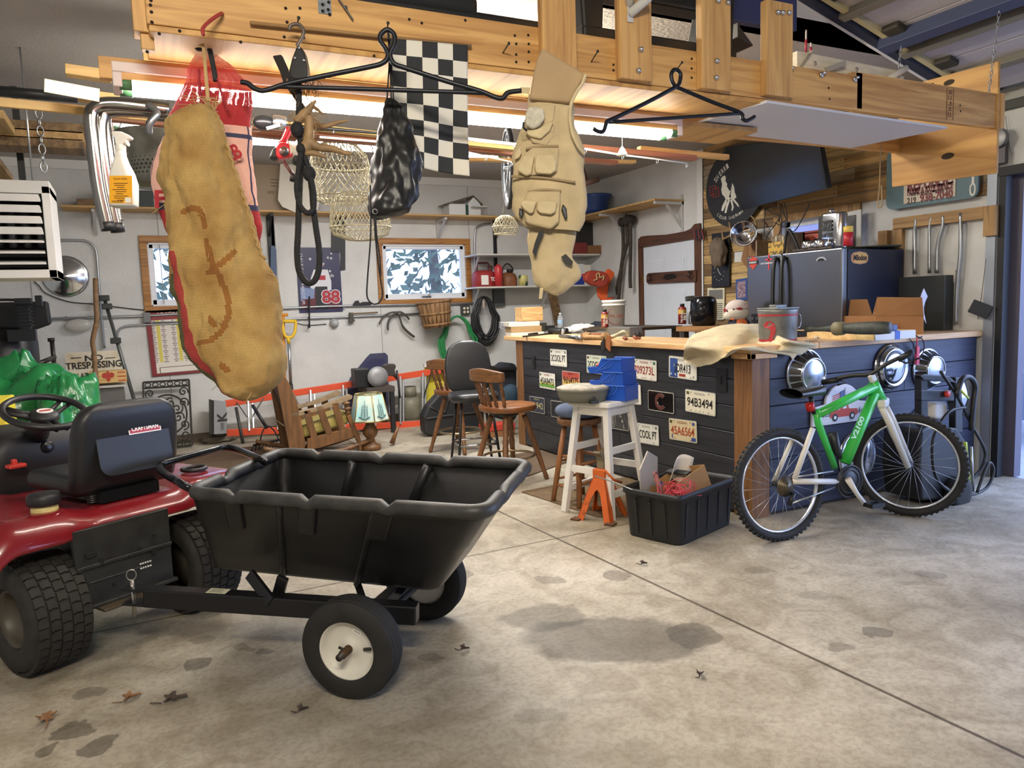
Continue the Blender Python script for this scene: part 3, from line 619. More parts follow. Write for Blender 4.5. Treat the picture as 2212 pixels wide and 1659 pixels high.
plate([(1213,801),(1254,806),(1253,841),(1214,837)],.305,.155,'red and yellow sunset plate 96N4275 behind the grey pan',[strip_(M('plate_sun_red',(176,76,64),.5),.047,.05),strip_(M('plate_sun_yel',(214,180,92),.5),-.03,.05),strip_(M('plate_sun_dk',(70,50,40),.5),-.06,.02)],'96N4275',INK,base=M('plate_sun',(206,120,84),.4),head='INDIANA',headcol=M('plate_dkred',(110,30,30),.5),group='plates on the bar front')
plate([(1364,775),(1420,781),(1419,822),(1365,816)],.305,.155,'white truck plate 709273L in red figures',[],'709273L',RED,base=PWH,head='INDIANA',headcol=RED,stk=[(-.125,STG),(.125,STT)],group='plates on the bar front',foot='TRUCK 7,000')
BLU=M('plate_blue',(44,74,140),.5)
def stars(mb,F,add):
    add(BLU,lambda:bb_(mb,F@T(0,0,.0032),-.095,-.005,.085,.135))
    def st5():
        for x,y,r in((-.085,.015,.013),(-.125,-.05,.011),(-.075,-.052,.011)):
            mb.prism([(x+(r if k%2==0 else r*.4)*math.sin(PI*k/5),y+(r if k%2==0 else r*.4)*math.cos(PI*k/5)) for k in range(10)],.0005,F@T(0,0,.0036))
    add(PWH,st5)
    add(RED,lambda:bb_(mb,F@T(0,0,.0034),.0,-.052,.07,.018));add(INK,lambda:mb.text('45',F@T(.12,-.055,.0045),.016))
plate([(1443,769),(1507,776),(1506,821),(1443,813)],.305,.155,'blue starred plate SDR413 partly under the draped cloth',[stars],'   SDR413',INK,base=PWH,wd=.175,head='INDIANA',headcol=GREYH,group='plates on the bar front')
plate([(1340,830),(1380,832),(1379,875),(1340,868)],.305,.155,'plate ending in 7 mostly hidden behind the blue bins',[],'94B1907',INK,base=PWH,head='INDIANA',headcol=GREYH,group='plates on the bar front')
plate([(1479,841),(1548,851),(1545,899),(1478,886)],.31,.158,'white plate 94B3494 to the right of the bear claw emblem plate'.replace('bear claw emblem','dark C emblem'),[],'94B3494',INK,base=M('plate_cream',(218,214,192),.4),head='INDIANA',headcol=GREYH,stk=[(-.125,STG)],group='plates on the bar front',foot='. . .')
plate([(1444,903),(1506,911),(1506,958),(1444,947)],.305,.155,'tan plate 45A6564 in orange red figures',[strip_(BLU,-.055,.026,.118,.045),strip_(BLU,-.05,.03,-.115,.012)],'45A6564',M('plate_orange',(164,66,36),.5),base=M('plate_tan',(206,190,152),.4),head='INDIANA',headcol=M('plate_rust',(140,70,40),.5),stk=[(-.125,STG),(.12,BLU)],group='plates on the bar front')
plate([(1369,911),(1425,919),(1424,964),(1369,955)],.305,.155,'white plate 2 COOL PT low beside the white stool leg',[],'2 COOL PT',INK,base=PWH,head='INDIANA',headcol=GREYH,stk=[(-.125,STG),(.125,GREYH)],group='plates on the bar front')
plate([(1144,855),(1178,860),(1176,895),(1143,889)],.305,.155,'worn dark blue plate 942 low near the bar end post',[],'1X 942',M('plate_fadeyel',(180,172,120),.5),base=M('plate_navy',(60,66,82),.5,var=.3,sc=30),head='INDIANA',group='plates on the bar front')
plate([(1190,864),(1226,869),(1226,906),(1190,900)],.305,.155,'black framed plate behind the blue cushioned stool',[],'Cen     ',M('plate_greyltr',(150,150,150),.5),size=.03,wd=.12,base=M('plate_blackbase',(36,37,40),.5),head='',group='plates on the bar front')
def bw(mb,F,add):
    add(M('photo_mid',(120,120,118),.5),lambda:mb.prism(ell(.05,.066,24,-.075,.0),.0006,F@T(0,0,.003)))
    add(M('photo_dk',(58,58,58),.5),lambda:mb.prism(ell(.04,.054,20,-.075,.0),.0006,F@T(0,0,.0037)))
    add(M('photo_mid',(120,120,118),.5),lambda:[mb.prism(ell(.026,.018,14,-.08,.02),.0006,F@T(0,0,.0044)),mb.prism(ell(.018,.03,14,-.07,-.02),.0006,F@T(0,0,.0044))])
    add(PWH,lambda:[mb.text(ch,F@T(.05+.022*k,.04-.042*k,.005),.03) for k,ch in enumerate('CAL')])
plate([(1315,884),(1353,889),(1353,931),(1317,924)],.305,.155,'grey photo plate with portrait behind the white stool legs',[bw],'',INK,base=M('photo_grey',(74,74,74),.5,var=.4,sc=18),head='',group='plates on the bar front')
def cem(mb,F,add):
    def ring(r0,r1,z):
        pts=[];
        for k in range(25):a=math.radians(42+276*k/24);pts.append((r1*1.05*math.cos(a),r1*math.sin(a)))
        for k in range(24,-1,-1):a=math.radians(42+276*k/24);pts.append((r0*1.05*math.cos(a),r0*math.sin(a)))
        mb.prism(pts,.003,F@T(0,0,z))
    add(M('emblem_chrome',(200,196,190),.2,.9),lambda:ring(.034,.062,.003));add(M('emblem_maroon',(96,44,40),.35),lambda:ring(.038,.058,.0045))
plate([(1398,844),(1458,852),(1456,891),(1398,883)],.305,.152,'glossy black plate with a big maroon C emblem',[cem],'',INK,base=M('emblem_black',(14,14,18),.15),head='',group='plates on the bar front')
# sockets on the bar front
for x,y,lb,w,h in((1153,782,'dark metal switch plate near the bar end post',.06,.13),(1559,820,'black socket plate on the bar near its corner post',.10,.16)):
    c=P(x,y,X=xb-.004);mb=MB();mb.prism(rrect(w,h,.008),.006,F_B(c));mb.mt(1);mb.prism(rrect(.018,.06,.004),.004,F_B(c)@T(0,0,.006));one('socket_plate',mb,[M('plate_gun',(44,45,48),.35,.4),M('switch_black',(18,18,20),.4)],lb,'socket',bev=.002)
# hubcaps and sign on the bar side -----------------------------------------------
CHR=M('chrome',(206,208,214),.14,1.);BRU=M('brushed_steel',(190,194,204),.3,1.);HDK=M('hub_black',(34,33,34),.4)
def hubcap(px,py,R,lb,style=0,yface=None,F=None,grp='hubcaps on the bar side'):
    F=F or F_A(P(px,py,Y=yb-.002))
    t=thing('hubcap',lb,'hubcap',F.to_translation(),0,grp)
    mb=MB()
    if style==0:
        mb.lathe([(R,0),(R,.012),(R*.97,.018),(R*.93,.016),(R*.66,.075),(R*.62,.082),(R*.58,.078),(R*.55,.082),(0,.094)],48,F)
    elif style==1:
        mb.lathe([(R,0),(R,.01),(R*.96,.02),(R*.84,.03),(R*.80,.05),(R*.76,.055),(R*.70,.04),(R*.66,.043),(R*.3,.06),(0,.064)],48,F)
    else:
        mb.lathe([(R,0),(R*.99,.012),(R*.90,.022),(R*.84,.020),(R*.8,.026),(0,.05)],48,F)
    mb.build('disc',CHR if style else BRU,t)
    if style==0:
        mb=MB()
        for k in range(18):
            a0,a1=2*PI*k/18+.04,2*PI*(k+1)/18-.04
            if k%3==1 and False:continue
            def fn(u,v):
                a=a0+(a1-a0)*u;r=R*(.92-.24*v);z=.0185+(.058)*v;return V((r*math.cos(a),r*math.sin(a),z+.001))
            mb.grid(fn,4,3,T=F)
        mb.build('vane',HDK,t)
        mb=MB();mb.torus(R*.62,.006,40,8,F@T(0,0,.080));mb.build('ring',CHR,t)
    elif style==1:
        mb=MB();mb.lathe([(R*.70,.0405),(R*.66,.0445),(R*.6,.047)],40,F);mb.lathe([(R*.97,.0185),(R*.85,.0305)],40,F);mb.build('groove',HDK,t)
    return t
hubcap(1737,807,.165,'chrome hubcap with black vanes right of the bar corner',0)
hubcap(1921,793,.165,'chrome hubcap with dark groove behind the handlebar grip',1)
hubcap(2000,798,.155,'vaned hubcap with red tag above the pressure washer',0)
hubcap(1850,985,.185,'plain silver hubcap low behind the bicycle frame',2)
hubcap(1992,925,.17,'shiny hubcap behind the front wheel and washer',2)
hubcap(2076,858,.15,'small bright hubcap behind the washer trigger gun',2)
# sign with flag and truck
c=P(1815,880,Y=yb-.004);F=F_A(c);a=P(1738,905,Y=yb);b=P(1880,885,Y=yb);w=b.x-a.x
sg=thing('truck_sign','white arched sign with flag and red pickup behind the bicycle','sign',c)
wv=.56;hv=.125
pts=[(-wv/2,-.105),(wv/2,-.105),(wv/2,.02),(.16,.035)]+[(.16*math.cos(a),.035+.125*math.sin(a)) for a in [PI*k/14 for k in range(1,14)]]+[(-.16,.035),(-wv/2,.02)]
mb=MB();mb.prism(pts,.02,F);mb.build('board',M('sign_white',(222,222,228),.4),sg,bev=.004)
mb=MB();z=.0215
def q2(p):mb.prism(p,.001,F@T(0,0,z))
mb.mt(0);q2([(-.12,-.06),(.13,-.06),(.145,-.045),(.14,-.015),(.06,-.01),(.045,.02),(-.01,.022),(-.025,-.01),(-.12,-.012)])
mb.mt(1);z=.0226
for x in(-.075,.09):q2(ell(.026,.026,18,x,-.06))
mb.mt(2);z=.0237
for x in(-.075,.09):q2(ell(.013,.013,14,x,-.06))
q2([(-.005,-.006),(.035,-.006),(.03,.015),(-.002,.015)])
mb.mt(3);z=.0226;q2([(-.03,.06),(.01,.07),(.012,.12),(-.025,.11)]);mb.mt(1);q2([(.012,.04),(.016,.04),(.02,.135),(.016,.135)])
mb.mt(0)
for k in range(4):q2([(-.10,.045+.012*k),(-.03,.062+.012*k),(-.03,.067+.012*k),(-.10,.05+.012*k)])
mb.mt(2);
for i in range(3):
    for j in range(3):z=.0237;q2(ell(.0025,.0025,6,-.02+.012*i,.075+.013*j+.002*i))
mb.mt(1);mb.text('God Bless',F@T(-.195,-.025,.0226),.045,.15,sh=.25);mb.text('America',F@T(.205,-.03,.0226),.045,.13,sh=.25)
mb.build('painting',[M('truck_red',(190,72,54),.5),M('sign_black',(30,30,34),.5),M('sign_pale',(226,226,230),.5),M('sign_blue',(64,84,150),.5)],sg)
def pp(mb_list,nm,m,par,**k):
    for b in mb_list:b.build(nm,m,par,**k)
RUB=M('tyre_rubber',(34,33,32),.75,var=.25,sc=20);POLY=M('cart_poly',(30,30,31),.38,var=.25,sc=5,bump=.08,bsc=200);POLYR=M('cart_rim',(58,57,55),.5,var=.45,sc=14)
STEELB=M('black_steel',(28,28,30),.35,.3)
ct=thing('dump_cart','black poly dump cart with white wheel rims hitched to the mower','cart',(.80,2.87,0))
RT=[P(402,1066,Z=.745),P(1052,1110,Z=.745),P(1146,1003,Z=.745),P(604,977,Z=.745)]
b0=P(452,1228,Z=.36);b1=P(945,1279,Z=.33)
dv=(RT[3]-RT[0]);dv.z=0;dv.normalize();dv2=(RT[2]-RT[1]);dv2.z=0;dv2.normalize()
BT=[b0,b1,b1+dv2*.50,b0+dv*.62];BT[2].z=.33;BT[3].z=.36
def bil(q,a,b):return (q[0]*(1-a)+q[1]*a)*(1-b)+(q[3]*(1-a)+q[2]*a)*b
def sq(s,rx=.055,ry=.09):
    """rounded unit square, s in 0..1 from the near left corner along the near side"""
    pts=[]
    def arc(cx,cy,a0):
        for k in range(7):a=math.radians(a0+15*k);pts.append((cx+rx*math.cos(a),cy+ry*math.sin(a)))
    def run(p,q,n):
        for k in range(1,n):pts.append((p[0]+(q[0]-p[0])*k/n,p[1]+(q[1]-p[1])*k/n))
    arc(rx,ry,180);run((rx,0),(1-rx,0),30);arc(1-rx,ry,270);run((1,ry),(1,1-ry),18);arc(1-rx,1-ry,0);run((1-rx,1),(rx,1),30);arc(rx,1-ry,90);run((0,1-ry),(0,ry),18)
    return pts
SQ=sq(0)
def shell(v,ins=0.):
    out=[]
    for a,b in SQ:
        a2=.5+(a-.5)*(1-ins);b2=.5+(b-.5)*(1-ins*1.5)
        out.append(bil(BT,a2,b2).lerp(bil(RT,a2,b2),v))
    return out
def notch(a,b):
    """1 at the stake notches of the rim"""
    for x in(.18,.45,.70):
        if abs(a-x)<.016 and(b<.02 or b>.98):return 1
    for y in(.35,.72):
        if abs(b-y)<.035 and(a<.02 or a>.98):return 1
    return 0
rings=[]
for v,ins in((.0,.10),(.0,.02),(.04,0),(.3,0),(.55,0),(.57,-.008),(.9,-.008),(1,-.008)):
    rings.append(shell(v,ins))
for v,ins in((1,.035),(.62,.035),(.60,.07),(.30,.07),(.06,.10)):rings.append(shell(v,ins))
mb=MB();mb.loft(rings);tub=mb.build('tub',POLY,ct)
mb=MB();pts=[];rr=[]
for (a,b),p in zip(SQ,shell(1.0,.012)):
    pts.append(p+V((0,0,-.016 if notch(a,b) else 0)));rr.append(.026 if notch(a,b)==0 else .019)
mb.tube(pts,rr,12,True);mb.build('rim',POLYR,ct)
# stake pockets and ribs
def face(a,b,v,off=0.):return bil(BT,a,b).lerp(bil(RT,a,b),v)
nn=(RT[1]-RT[0]).cross(V((0,0,1))).normalized();nf=-nn
def slab(par,a,v0,v1,w,d,b=0,nm='stake_pocket'):
    ex=.006 if b==0 else -.006
    mb=MB();n_=nn if b==0 else nf
    p0=face(a-w,b,v0);p1=face(a+w,b,v0);p2=face(a+w,b,v1);p3=face(a-w,b,v1)
    mb.hexa([p-n_*.03 for p in(p0,p1,p2,p3)]+[p+n_*d for p in(p0,p1,p2,p3)]);mb.build(nm,POLY,par,bev=.008)
for a in(.18,.45,.70):slab(tub,a,.62,.97,.032,.022)
mb=MB()
for a in(.335,.655):
    p=[face(a+.012,0,v) for v in(.0,.2,.5,.75,.97)];mb.tube([x+nn*.004 for x in p],.012,8)
mb.build('side_rib',POLY,tub)
for a in(.335,.655):
    mb=MB();ni=-nf
    for b,sg in((1,1),):
        p=[face(.5+(a-.5)*.94,.93,v) for v in(.1,.55,.95)];mb.tube([x-nf*.0 for x in p],.022,8)
    mb.build('inner_rib',POLY,tub)
# lever loop at the hitch end
zl=.775
lp=cat([P(575,1000,Z=.76),P(560,991,Z=zl),P(520,974,Z=zl),P(488,966,Z=zl+.01),P(450,975,Z=zl+.01),P(358,1000,Z=zl+.01),P(346,1008,Z=zl),P(352,1020,Z=zl),P(390,1044,Z=zl),P(425,1062,Z=.74)],5)
mb=MB();mb.tube(lp,.0155,10);mb.build('lever_loop',M('loop_black',(30,31,34),.16,.5),ct)
# tongue
ta=P(318,1287,Z=.30);tb=P(690,1311,Z=.26);te=ta+(tb-ta)*1.55
mb=MB();mb.bar(ta,te,.065,.075);tg=mb.build('tongue',STEELB,ct,bev=.006)
dT=(te-ta).normalized();lt=V((0,0,1)).cross(dT).normalized()
mb=MB();mb.bar(ta+V((0,0,.03))-dT*.09,ta+V((0,0,.03))+dT*.05,.06,.012);mb.bar(ta+V((0,0,-.03))-dT*.09,ta+V((0,0,-.03))+dT*.05,.06,.012);mb.build('clevis',STEELB,ct,bev=.003)
pc=ta-dT*.06;mb=MB();mb.cyl(pc+V((0,0,-.09)),pc+V((0,0,.06)),.008,10);mb.tube([pc+V((0,0,.06))+V((.018*math.sin(a),0,.022-.022*math.cos(a))) for a in [2*PI*k/12 for k in range(12)]],.0025,6,True);mb.build('hitch_pin',M('pin_steel',(170,168,160),.3,.9),ct)
c0=P(392,1290,Z=.338);mb=MB();x=dT;mb.T=frame(ta+dT*.30+V((0,0,.0385)),dT,lt);mb.bb((-.04,-.025,0),(.04,.025,.0006));mb.mt(1)
for k in range(5):mb.bb((-.032,-.016+.008*k,.0007),(.025-.008*(k%2),-.0135+.008*k,.001))
mb.build('warning_label',[M('label_cream',(226,224,196),.5),M('label_ink',(70,70,64),.6)],tg)
for px,py in((540,1250),(612,1258)):
    mb=MB();t=P(px,py,Z=.36);e=ta+dT*((P(588,1305,Z=.28)-ta).dot(dT));mb.bar(t+V((0,0,.02)),e+lt*(.03 if px>560 else -.03)+V((0,0,.02)),.045,.02,lt);mb.build('tongue_brace',STEELB,ct,bev=.003)
AX=V((.674,.739,0));R_=.186
w0=V((.575,2.60,R_))+AX*.055;w1=w0+AX*.70
mb=MB();mb.cyl(w0-AX*.10,w1+AX*.09,.013,12);mb.build('axle',M('axle_steel',(70,66,60),.5,.6),ct)
for px,py,ex in((868,1262,0),(720,1262,0)):
    mb=MB();t=P(px,py,Z=.345)+AX*.16;mb.bar(t,w0+AX*.16+V((0,0,.01)),.03,.012,AX);mb.build('axle_bracket',STEELB,ct,bev=.002)
    mb=MB();t2=t+AX*.38;mb.bar(t2,w1-AX*.12+V((0,0,.01)),.03,.012,AX);mb.build('axle_bracket',STEELB,ct,bev=.002)
mb=MB();mb.bar(w0+AX*.1+V((0,0,.06)),w1-AX*.1+V((0,0,.06)),.05,.05);mb.build('cross_member',STEELB,ct,bev=.004)
def cartwheel(c,sg):
    F=frame(c,AX.cross(V((0,0,1)))*(1),V((0,0,1)));
    if (F.to_3x3()@V((0,0,1))).dot(AX)*sg>0:F=F@RY(180)
    # local +z points outwards
    w=.052;pr=[(.108,-w*.9),(.120,-w),(.150,-w*1.02),(.170,-w*.9)]
    n=7
    for k in range(n):
        z=-w*.72+1.44*w*k/(n-1);pr+=[(R_-.006,z-.0045),(R_-.001 if 0<k<n-1 else R_-.004,z-.0035),(R_-.001 if 0<k<n-1 else R_-.004,z+.0035),(R_-.006,z+.0045)]
    pr+=[(.170,w*.9),(.150,w*1.02),(.120,w),(.108,w*.9)]
    mb=MB();mb.lathe(pr,56,F,cap=False);ty=mb.build('tire',RUB,ct)
    mb=MB();mb.lathe([(.10,-.03),(.112,-.03),(.114,.040),(.108,.045),(.102,.038),(.094,.022),(.080,.014),(.05,.012),(.03,.016),(.024,.026),(.0,.026)],40,F);rm=mb.build('wheel_rim',M('rim_white',(216,212,200),.4,var=.06,sc=10),ct)
    mb=MB();mb.lathe([(.016,.02),(.016,.075),(.013,.08),(0,.08)],14,F);mb.mt(1);mb.cyl(F@V((-.02,.02,.06)),F@V((.004,.012,.062)),.005,8);mb.build('hub',[M('hub_rust',(104,74,48),.8,.3,var=.4,sc=60),M('cotter_black',(30,30,30),.5)],rm)
    mb=MB();mb.cyl(F@V((.058,.0,.018)),F@V((.090,.012,.034)),.006,10);mb.build('valve_stem',BLACKP,rm)
    mb=MB();G=F@T(.030,.062,.0145)@RZ(-25);mb.bb_(G,0,0,.032,.014);mb.mt(1)
    for k in range(6):mb.bb_(G@T(0,0,.0004),-.011+.0045*k,0,.0018+.0008*(k%2),.008)
    mb.build('rim_sticker',[M('label_white',(230,228,220),.5),M('label_ink',(70,70,64),.6)],rm)
cartwheel(w0,1);cartwheel(w1,-1)
mb=MB();a=P(935,1331,Z=.0);mb.T=T(a)@RZ(50);mb.grid(lambda u,v:V(((u-.5)*.07,.0+.01*math.sin(v*3),.16*v*(.5)+.004)),4,5,sm=True)
one('plastic_scrap',mb,M('clear_plastic',(196,192,180),.15,alpha=.35),'scrap of clear plastic sheet on the floor behind the cart wheel','scrap')
MW=thing("riding_mower","red and black riding lawn mower seen from behind","lawn mower",(-.103,3.7105,0),30)
def L(mb,nm,m,par=MW,**k):return mb.build(nm,m,par,world=False,**k)
MRED=M('mower_red',(132,26,34),.26,coat=.5,var=.12,sc=6);SEATM=M('seat_vinyl',(30,30,31),.42,bump=.05,bsc=150);MBLK=M('mower_plastic',(32,32,33),.5,bump=.08,bsc=250);CREAM=M('tank_cream',(206,186,120),.45)
def mtire(x,R=.235,w=.115,nm='tire',y=0):
    sg=1 if x>0 else -1
    F=T(x,y,R)@RY(90 if sg>0 else -90)
    pr=[(.115,-w*.80),(.13,-w),(.17,-w*1.06),(R-.03,-w*.98),(R-.013,-w*.72),(R-.009,-w*.3),(R-.009,w*.3),(R-.013,w*.72),(R-.03,w*.98),(.17,w*1.06),(.13,w),(.115,w*.80)]
    mb=MB();mb.lathe(pr,48,F,cap=False)
    # turf tread blocks
    N=34
    for r in range(5):
        zc=(r-2)*w*.36;hw=w*.155
        for k in range(N):
            a0=2*PI*(k+.5*(r%2))/N;da=2*PI/N*.40
            R1=R-(.001 if abs(r-2)<2 else .006);Rb=R-.02
            vs=[]
            for rad in(Rb,R1):
                for (dz,dd) in((-hw,-.0),(0,.22),(hw,0)):
                    pass
            pts=[(-hw,-da),(0,-da+.018),(hw,-da),(hw,da),(0,da+.018),(-hw,da)]
            for rad in(Rb,R1):
                for dz,da_ in pts:vs.append(((rad)*math.cos(a0+da_),(rad)*math.sin(a0+da_),zc+dz))
            fs=[(6,7,8,9,10,11)]+[(i,(i+1)%6,6+(i+1)%6,6+i) for i in range(6)]
            mb.add(vs,fs,False,F)
    t=L(mb,nm,M('turf_tyre',(44,42,38),.8,var=.25,sc=25),bev=0)
    mb=MB();mb.lathe([(.118,-.05),(.12,w*.86),(.112,w*.9),(.106,w*.70),(.09,w*.35),(.03,w*.30),(.026,w*.5),(0,w*.5)],32,F);L(mb,'wheel_rim',M('mower_rim',(78,72,62),.5,.2),MW)
mtire(-.40);mtire(.30)
# fender pan
def fz(x):
    a=abs(x);return .612+.028*max(0,min(1,(a-.20)/.10))
def fend(u,v):
    x=-.60+1.20*u;a=abs(x);e=max(0,(a-.50)/.10);z=fz(x)-.06*e*e
    arch=max(0,min(1,(a-.22)/.12));lip=.062+.022*arch
    if v<.5:y=.62-(.62+.06)*(v/.5);z2=z-.012*(1-v/.5)
    else:
        t=(v-.5)/.5;ang=t*PI/2*1.15;y=-.06-.075*math.sin(min(ang,PI/2))-.02*t;z2=z-lip*(1-math.cos(ang))-.012*t
    return V((x,y+.02*(1-arch),z2))
mb=MB();mb.grid(fend,49,25);L(mb,'fender',MRED,solid=.004)
# seat
mb=MB();rg=[]
for z,w,t,yc in((.66,.215,.030,.03),(.685,.232,.045,.015),(.75,.236,.05,-.005),(.85,.236,.048,-.025),(.93,.232,.046,-.04),(.985,.222,.043,-.05),(1.02,.20,.04,-.055),(1.042,.165,.032,-.058),(1.052,.12,.018,-.06)):
    rg.append([(x,yc+y,z) for x,y in rrect(2*w,2*t,min(t*.95,.045),5)])
mb.loft(rg);sb=L(mb,'seat_back',SEATM)
mb=MB();mb.prism(rrect(.33,.25,.05,6),.006,frame((.01,-.082,.865),(1,0,0),(0,.16,1)));L(mb,'back_panel',SEATM,sb,bev=.003)
G=frame((.06,-.0835,.925),(1,0,0),(0,.16,1));mb=MB();mb.bb_(G,0,0,.148,.046);mb.mt(1);mb.bb_(G@T(0,0,.0008),0,0,.138,.036);mb.mt(0);mb.text('CRAFTSMAN',G@T(0,0,.0022),.020,.122,bold=.03);L(mb,'badge',[M('badge_white',(226,222,214),.4),M('badge_red',(170,32,34),.35)],sb)
mb=MB();mb.tube([V((.05+.11*math.cos(a),-.0905,.835+.05*math.sin(a))) for a in [PI*(1.12+.76*k/14) for k in range(15)]],.003,6);L(mb,'crease',M('crease_grey',(74,74,76),.4),sb)
mb=MB();mb.box((0,.22,.70),(.45,.42,.085));L(mb,'seat_cushion',SEATM,bev=.035,seg=4)
mb=MB();mb.box((0,.16,.645),(.26,.40,.05));mb.mt(1)
for x in(-.14,.14):
    for k in range(5):mb.torus(.018,.004,14,6,T(x,.02,.625+.009*k))
L(mb,'seat_bracket',[STEELB,M('spring_steel',(90,90,90),.35,.8)])
# fuel tank, cap
mb=MB();rg=[]
for z,w,d in((.575,.17,.10),(.535,.165,.10),(.505,.15,.095),(.48,.10,.08),(.468,.075,.06)):
    rg.append([(-.09+x+(.02 if z<.5 else 0),.0+y,z) for x,y in rrect(2*w,2*d,.05,5)])
mb.loft(rg);L(mb,'fuel_tank',CREAM,bev=.004)
mb=MB();mb.lathe([(.050,.615),(.050,.655),(.044,.66),(.044,.672)],24,T(-.345,-.01,0));L(mb,'filler_neck',CREAM)
mb=MB();mb.lathe([(.058,.668),(.062,.674),(.062,.70),(.056,.712),(.02,.716),(0,.716)],28,T(-.345,-.01,0));L(mb,'fuel_cap',MBLK)
mb=MB();mb.torus(.055,.010,24,8,T(.40,.10,.655));L(mb,'cup_ring',MBLK)
# chassis and rear plate
SX=T(-.10,0,0)
mb=MB();mb.bb((-.26,-.13,.25),(.09,1.5,.50));L(mb,'chassis',M('chassis_dark',(24,24,24),.6),bev=.01)
mb=MB();mb.T=SX;mb.bb((-.215,-.155,.245),(.195,-.13,.56));mb.bb((-.215,-.165,.395),(.195,-.15,.41));mb.bb((-.17,-.158,.33),(.06,-.15,.338));mb.bb((-.215,-.19,.235),(.195,-.13,.25));mb.mt(1)
for x,z,w,h in((-.155,.45,.045,.022),(-.115,.41,.018,.03),(.11,.39,.018,.03),(.0,.40,.012,.012),(.05,.42,.012,.012),(-.07,.30,.012,.012),(.12,.46,.01,.01),(-.19,.36,.01,.012)):mb.bb((x-w/2,-.1575-.008,z-h/2),(x+w/2,-.15,z+h/2))
mb.mt(2)
for k in range(2):
    for j in range(5):mb.bb((.045+.011*j,-.160,.325+.02*k),(.053+.011*j,-.15,.333+.02*k))
L(mb,'rear_plate',[M('plate_dusty',(52,52,50),.5,.2,var=.3,sc=14),M('hole_black',(10,10,10),.9),M('decal_pale',(200,200,196),.5)],bev=.002,seg=1)
mb=MB();mb.T=SX;mb.bb((-.16,-.24,.225),(.12,-.12,.237));L(mb,'drawbar',M('drawbar_rust',(84,72,56),.6,.4),bev=.003)
# dash, column, steering wheel
mb=MB();rg=[]
for z,w,y0,y1 in((.45,.22,.62,1.0),(.62,.23,.60,1.0),(.72,.23,.57,1.0),(.80,.22,.56,1.0),(.86,.20,.58,1.0),(.885,.15,.62,.98)):
    rg.append([(x-.05,(y0+y1)/2+y+.06,z) for x,y in rrect(2*w,y1-y0,.07,5)])
mb.loft(rg);ds=L(mb,'dash',MBLK)
mb=MB();mb.lathe([(.026,0),(.030,.006),(.022,.012),(0,.012)],20,frame((-.03,.625,.80),(1,0,0),(0,.2,1)));L(mb,'gauge',M('gauge_black',(20,20,20),.3),ds)
mb=MB();mb.lathe([(.018,0),(.018,.01),(0,.01)],16,frame((.14,.66,.78),(.9,.4,0),(0,.2,1)));mb.mt(1);mb.box((.155,.635,.785),(.02,.03,.02));L(mb,'key_switch',[M('switch_silver',(170,172,176),.3,.8),BLACKP],ds)
mb=MB();mb.box((.185,.72,.70),(.004,.05,.10));mb.mt(1)
for k in range(4):mb.box((.1875,.72,.665+.022*k),(.003,.04,.006))
L(mb,'dash_label',[M('label_yellow',(224,208,110),.5),M('label_ink',(70,70,64),.6)],ds)
SWF=frame((-.08,.50,.985),(1,0,0),(0,.93,.37))
mb=MB();mb.cyl(SWF@V((0,0,-.02)),(-.05,.70,.84),.035,16,r2=.06);L(mb,'steering_column',MBLK)
mb=MB();mb.torus(.168,.0155,48,12,SWF);sw=L(mb,'steering_wheel',M('wheel_black',(34,34,35),.4))
for a in(35,145,270):
    c,s=math.cos(math.radians(a)),math.sin(math.radians(a))
    for o in(-.018,.018):
        mb=MB();p=V((-s*o,c*o,-.012));mb.tube([SWF@(V((c*.04,s*.04,-.02))+p),SWF@(V((c*.10,s*.10,-.014))+p),SWF@(V((c*.165,s*.165,0))+p*1.3)],[.014,.011,.010],8);L(mb,'spoke',MBLK,sw)
mb=MB();mb.lathe([(.062,-.03),(.060,-.01),(.045,.0),(0,.004)],28,SWF);mb.mt(1);mb.prism(ell(.036,.024,24),.003,SWF@T(0,0,.003));mb.mt(2);mb.bb_(SWF@T(0,0,.0062),0,0,.05,.012);L(mb,'hub_cap',[MBLK,M('badge_white',(226,222,214),.4),M('badge_red',(170,32,34),.35)],sw)
mb=MB();mb.tube([(-.43,.42,.60),(-.43,.36,.68),(-.43,.27,.80)],[.006,.007,.007],8);L(mb,'lift_lever',M('lever_steel',(110,100,84),.4,.7))
mb=MB();mb.tube([(-.43,.345,.70),(-.43,.27,.82)],[.017,.015],10);L(mb,'lever_grip',MBLK)
mb=MB();mb.box((-.20,.56,.745),(.075,.05,.018));mb.box((-.20,.575,.76),(.02,.03,.03));L(mb,'brake_knob',M('knob_red',(206,58,46),.4),bev=.006)
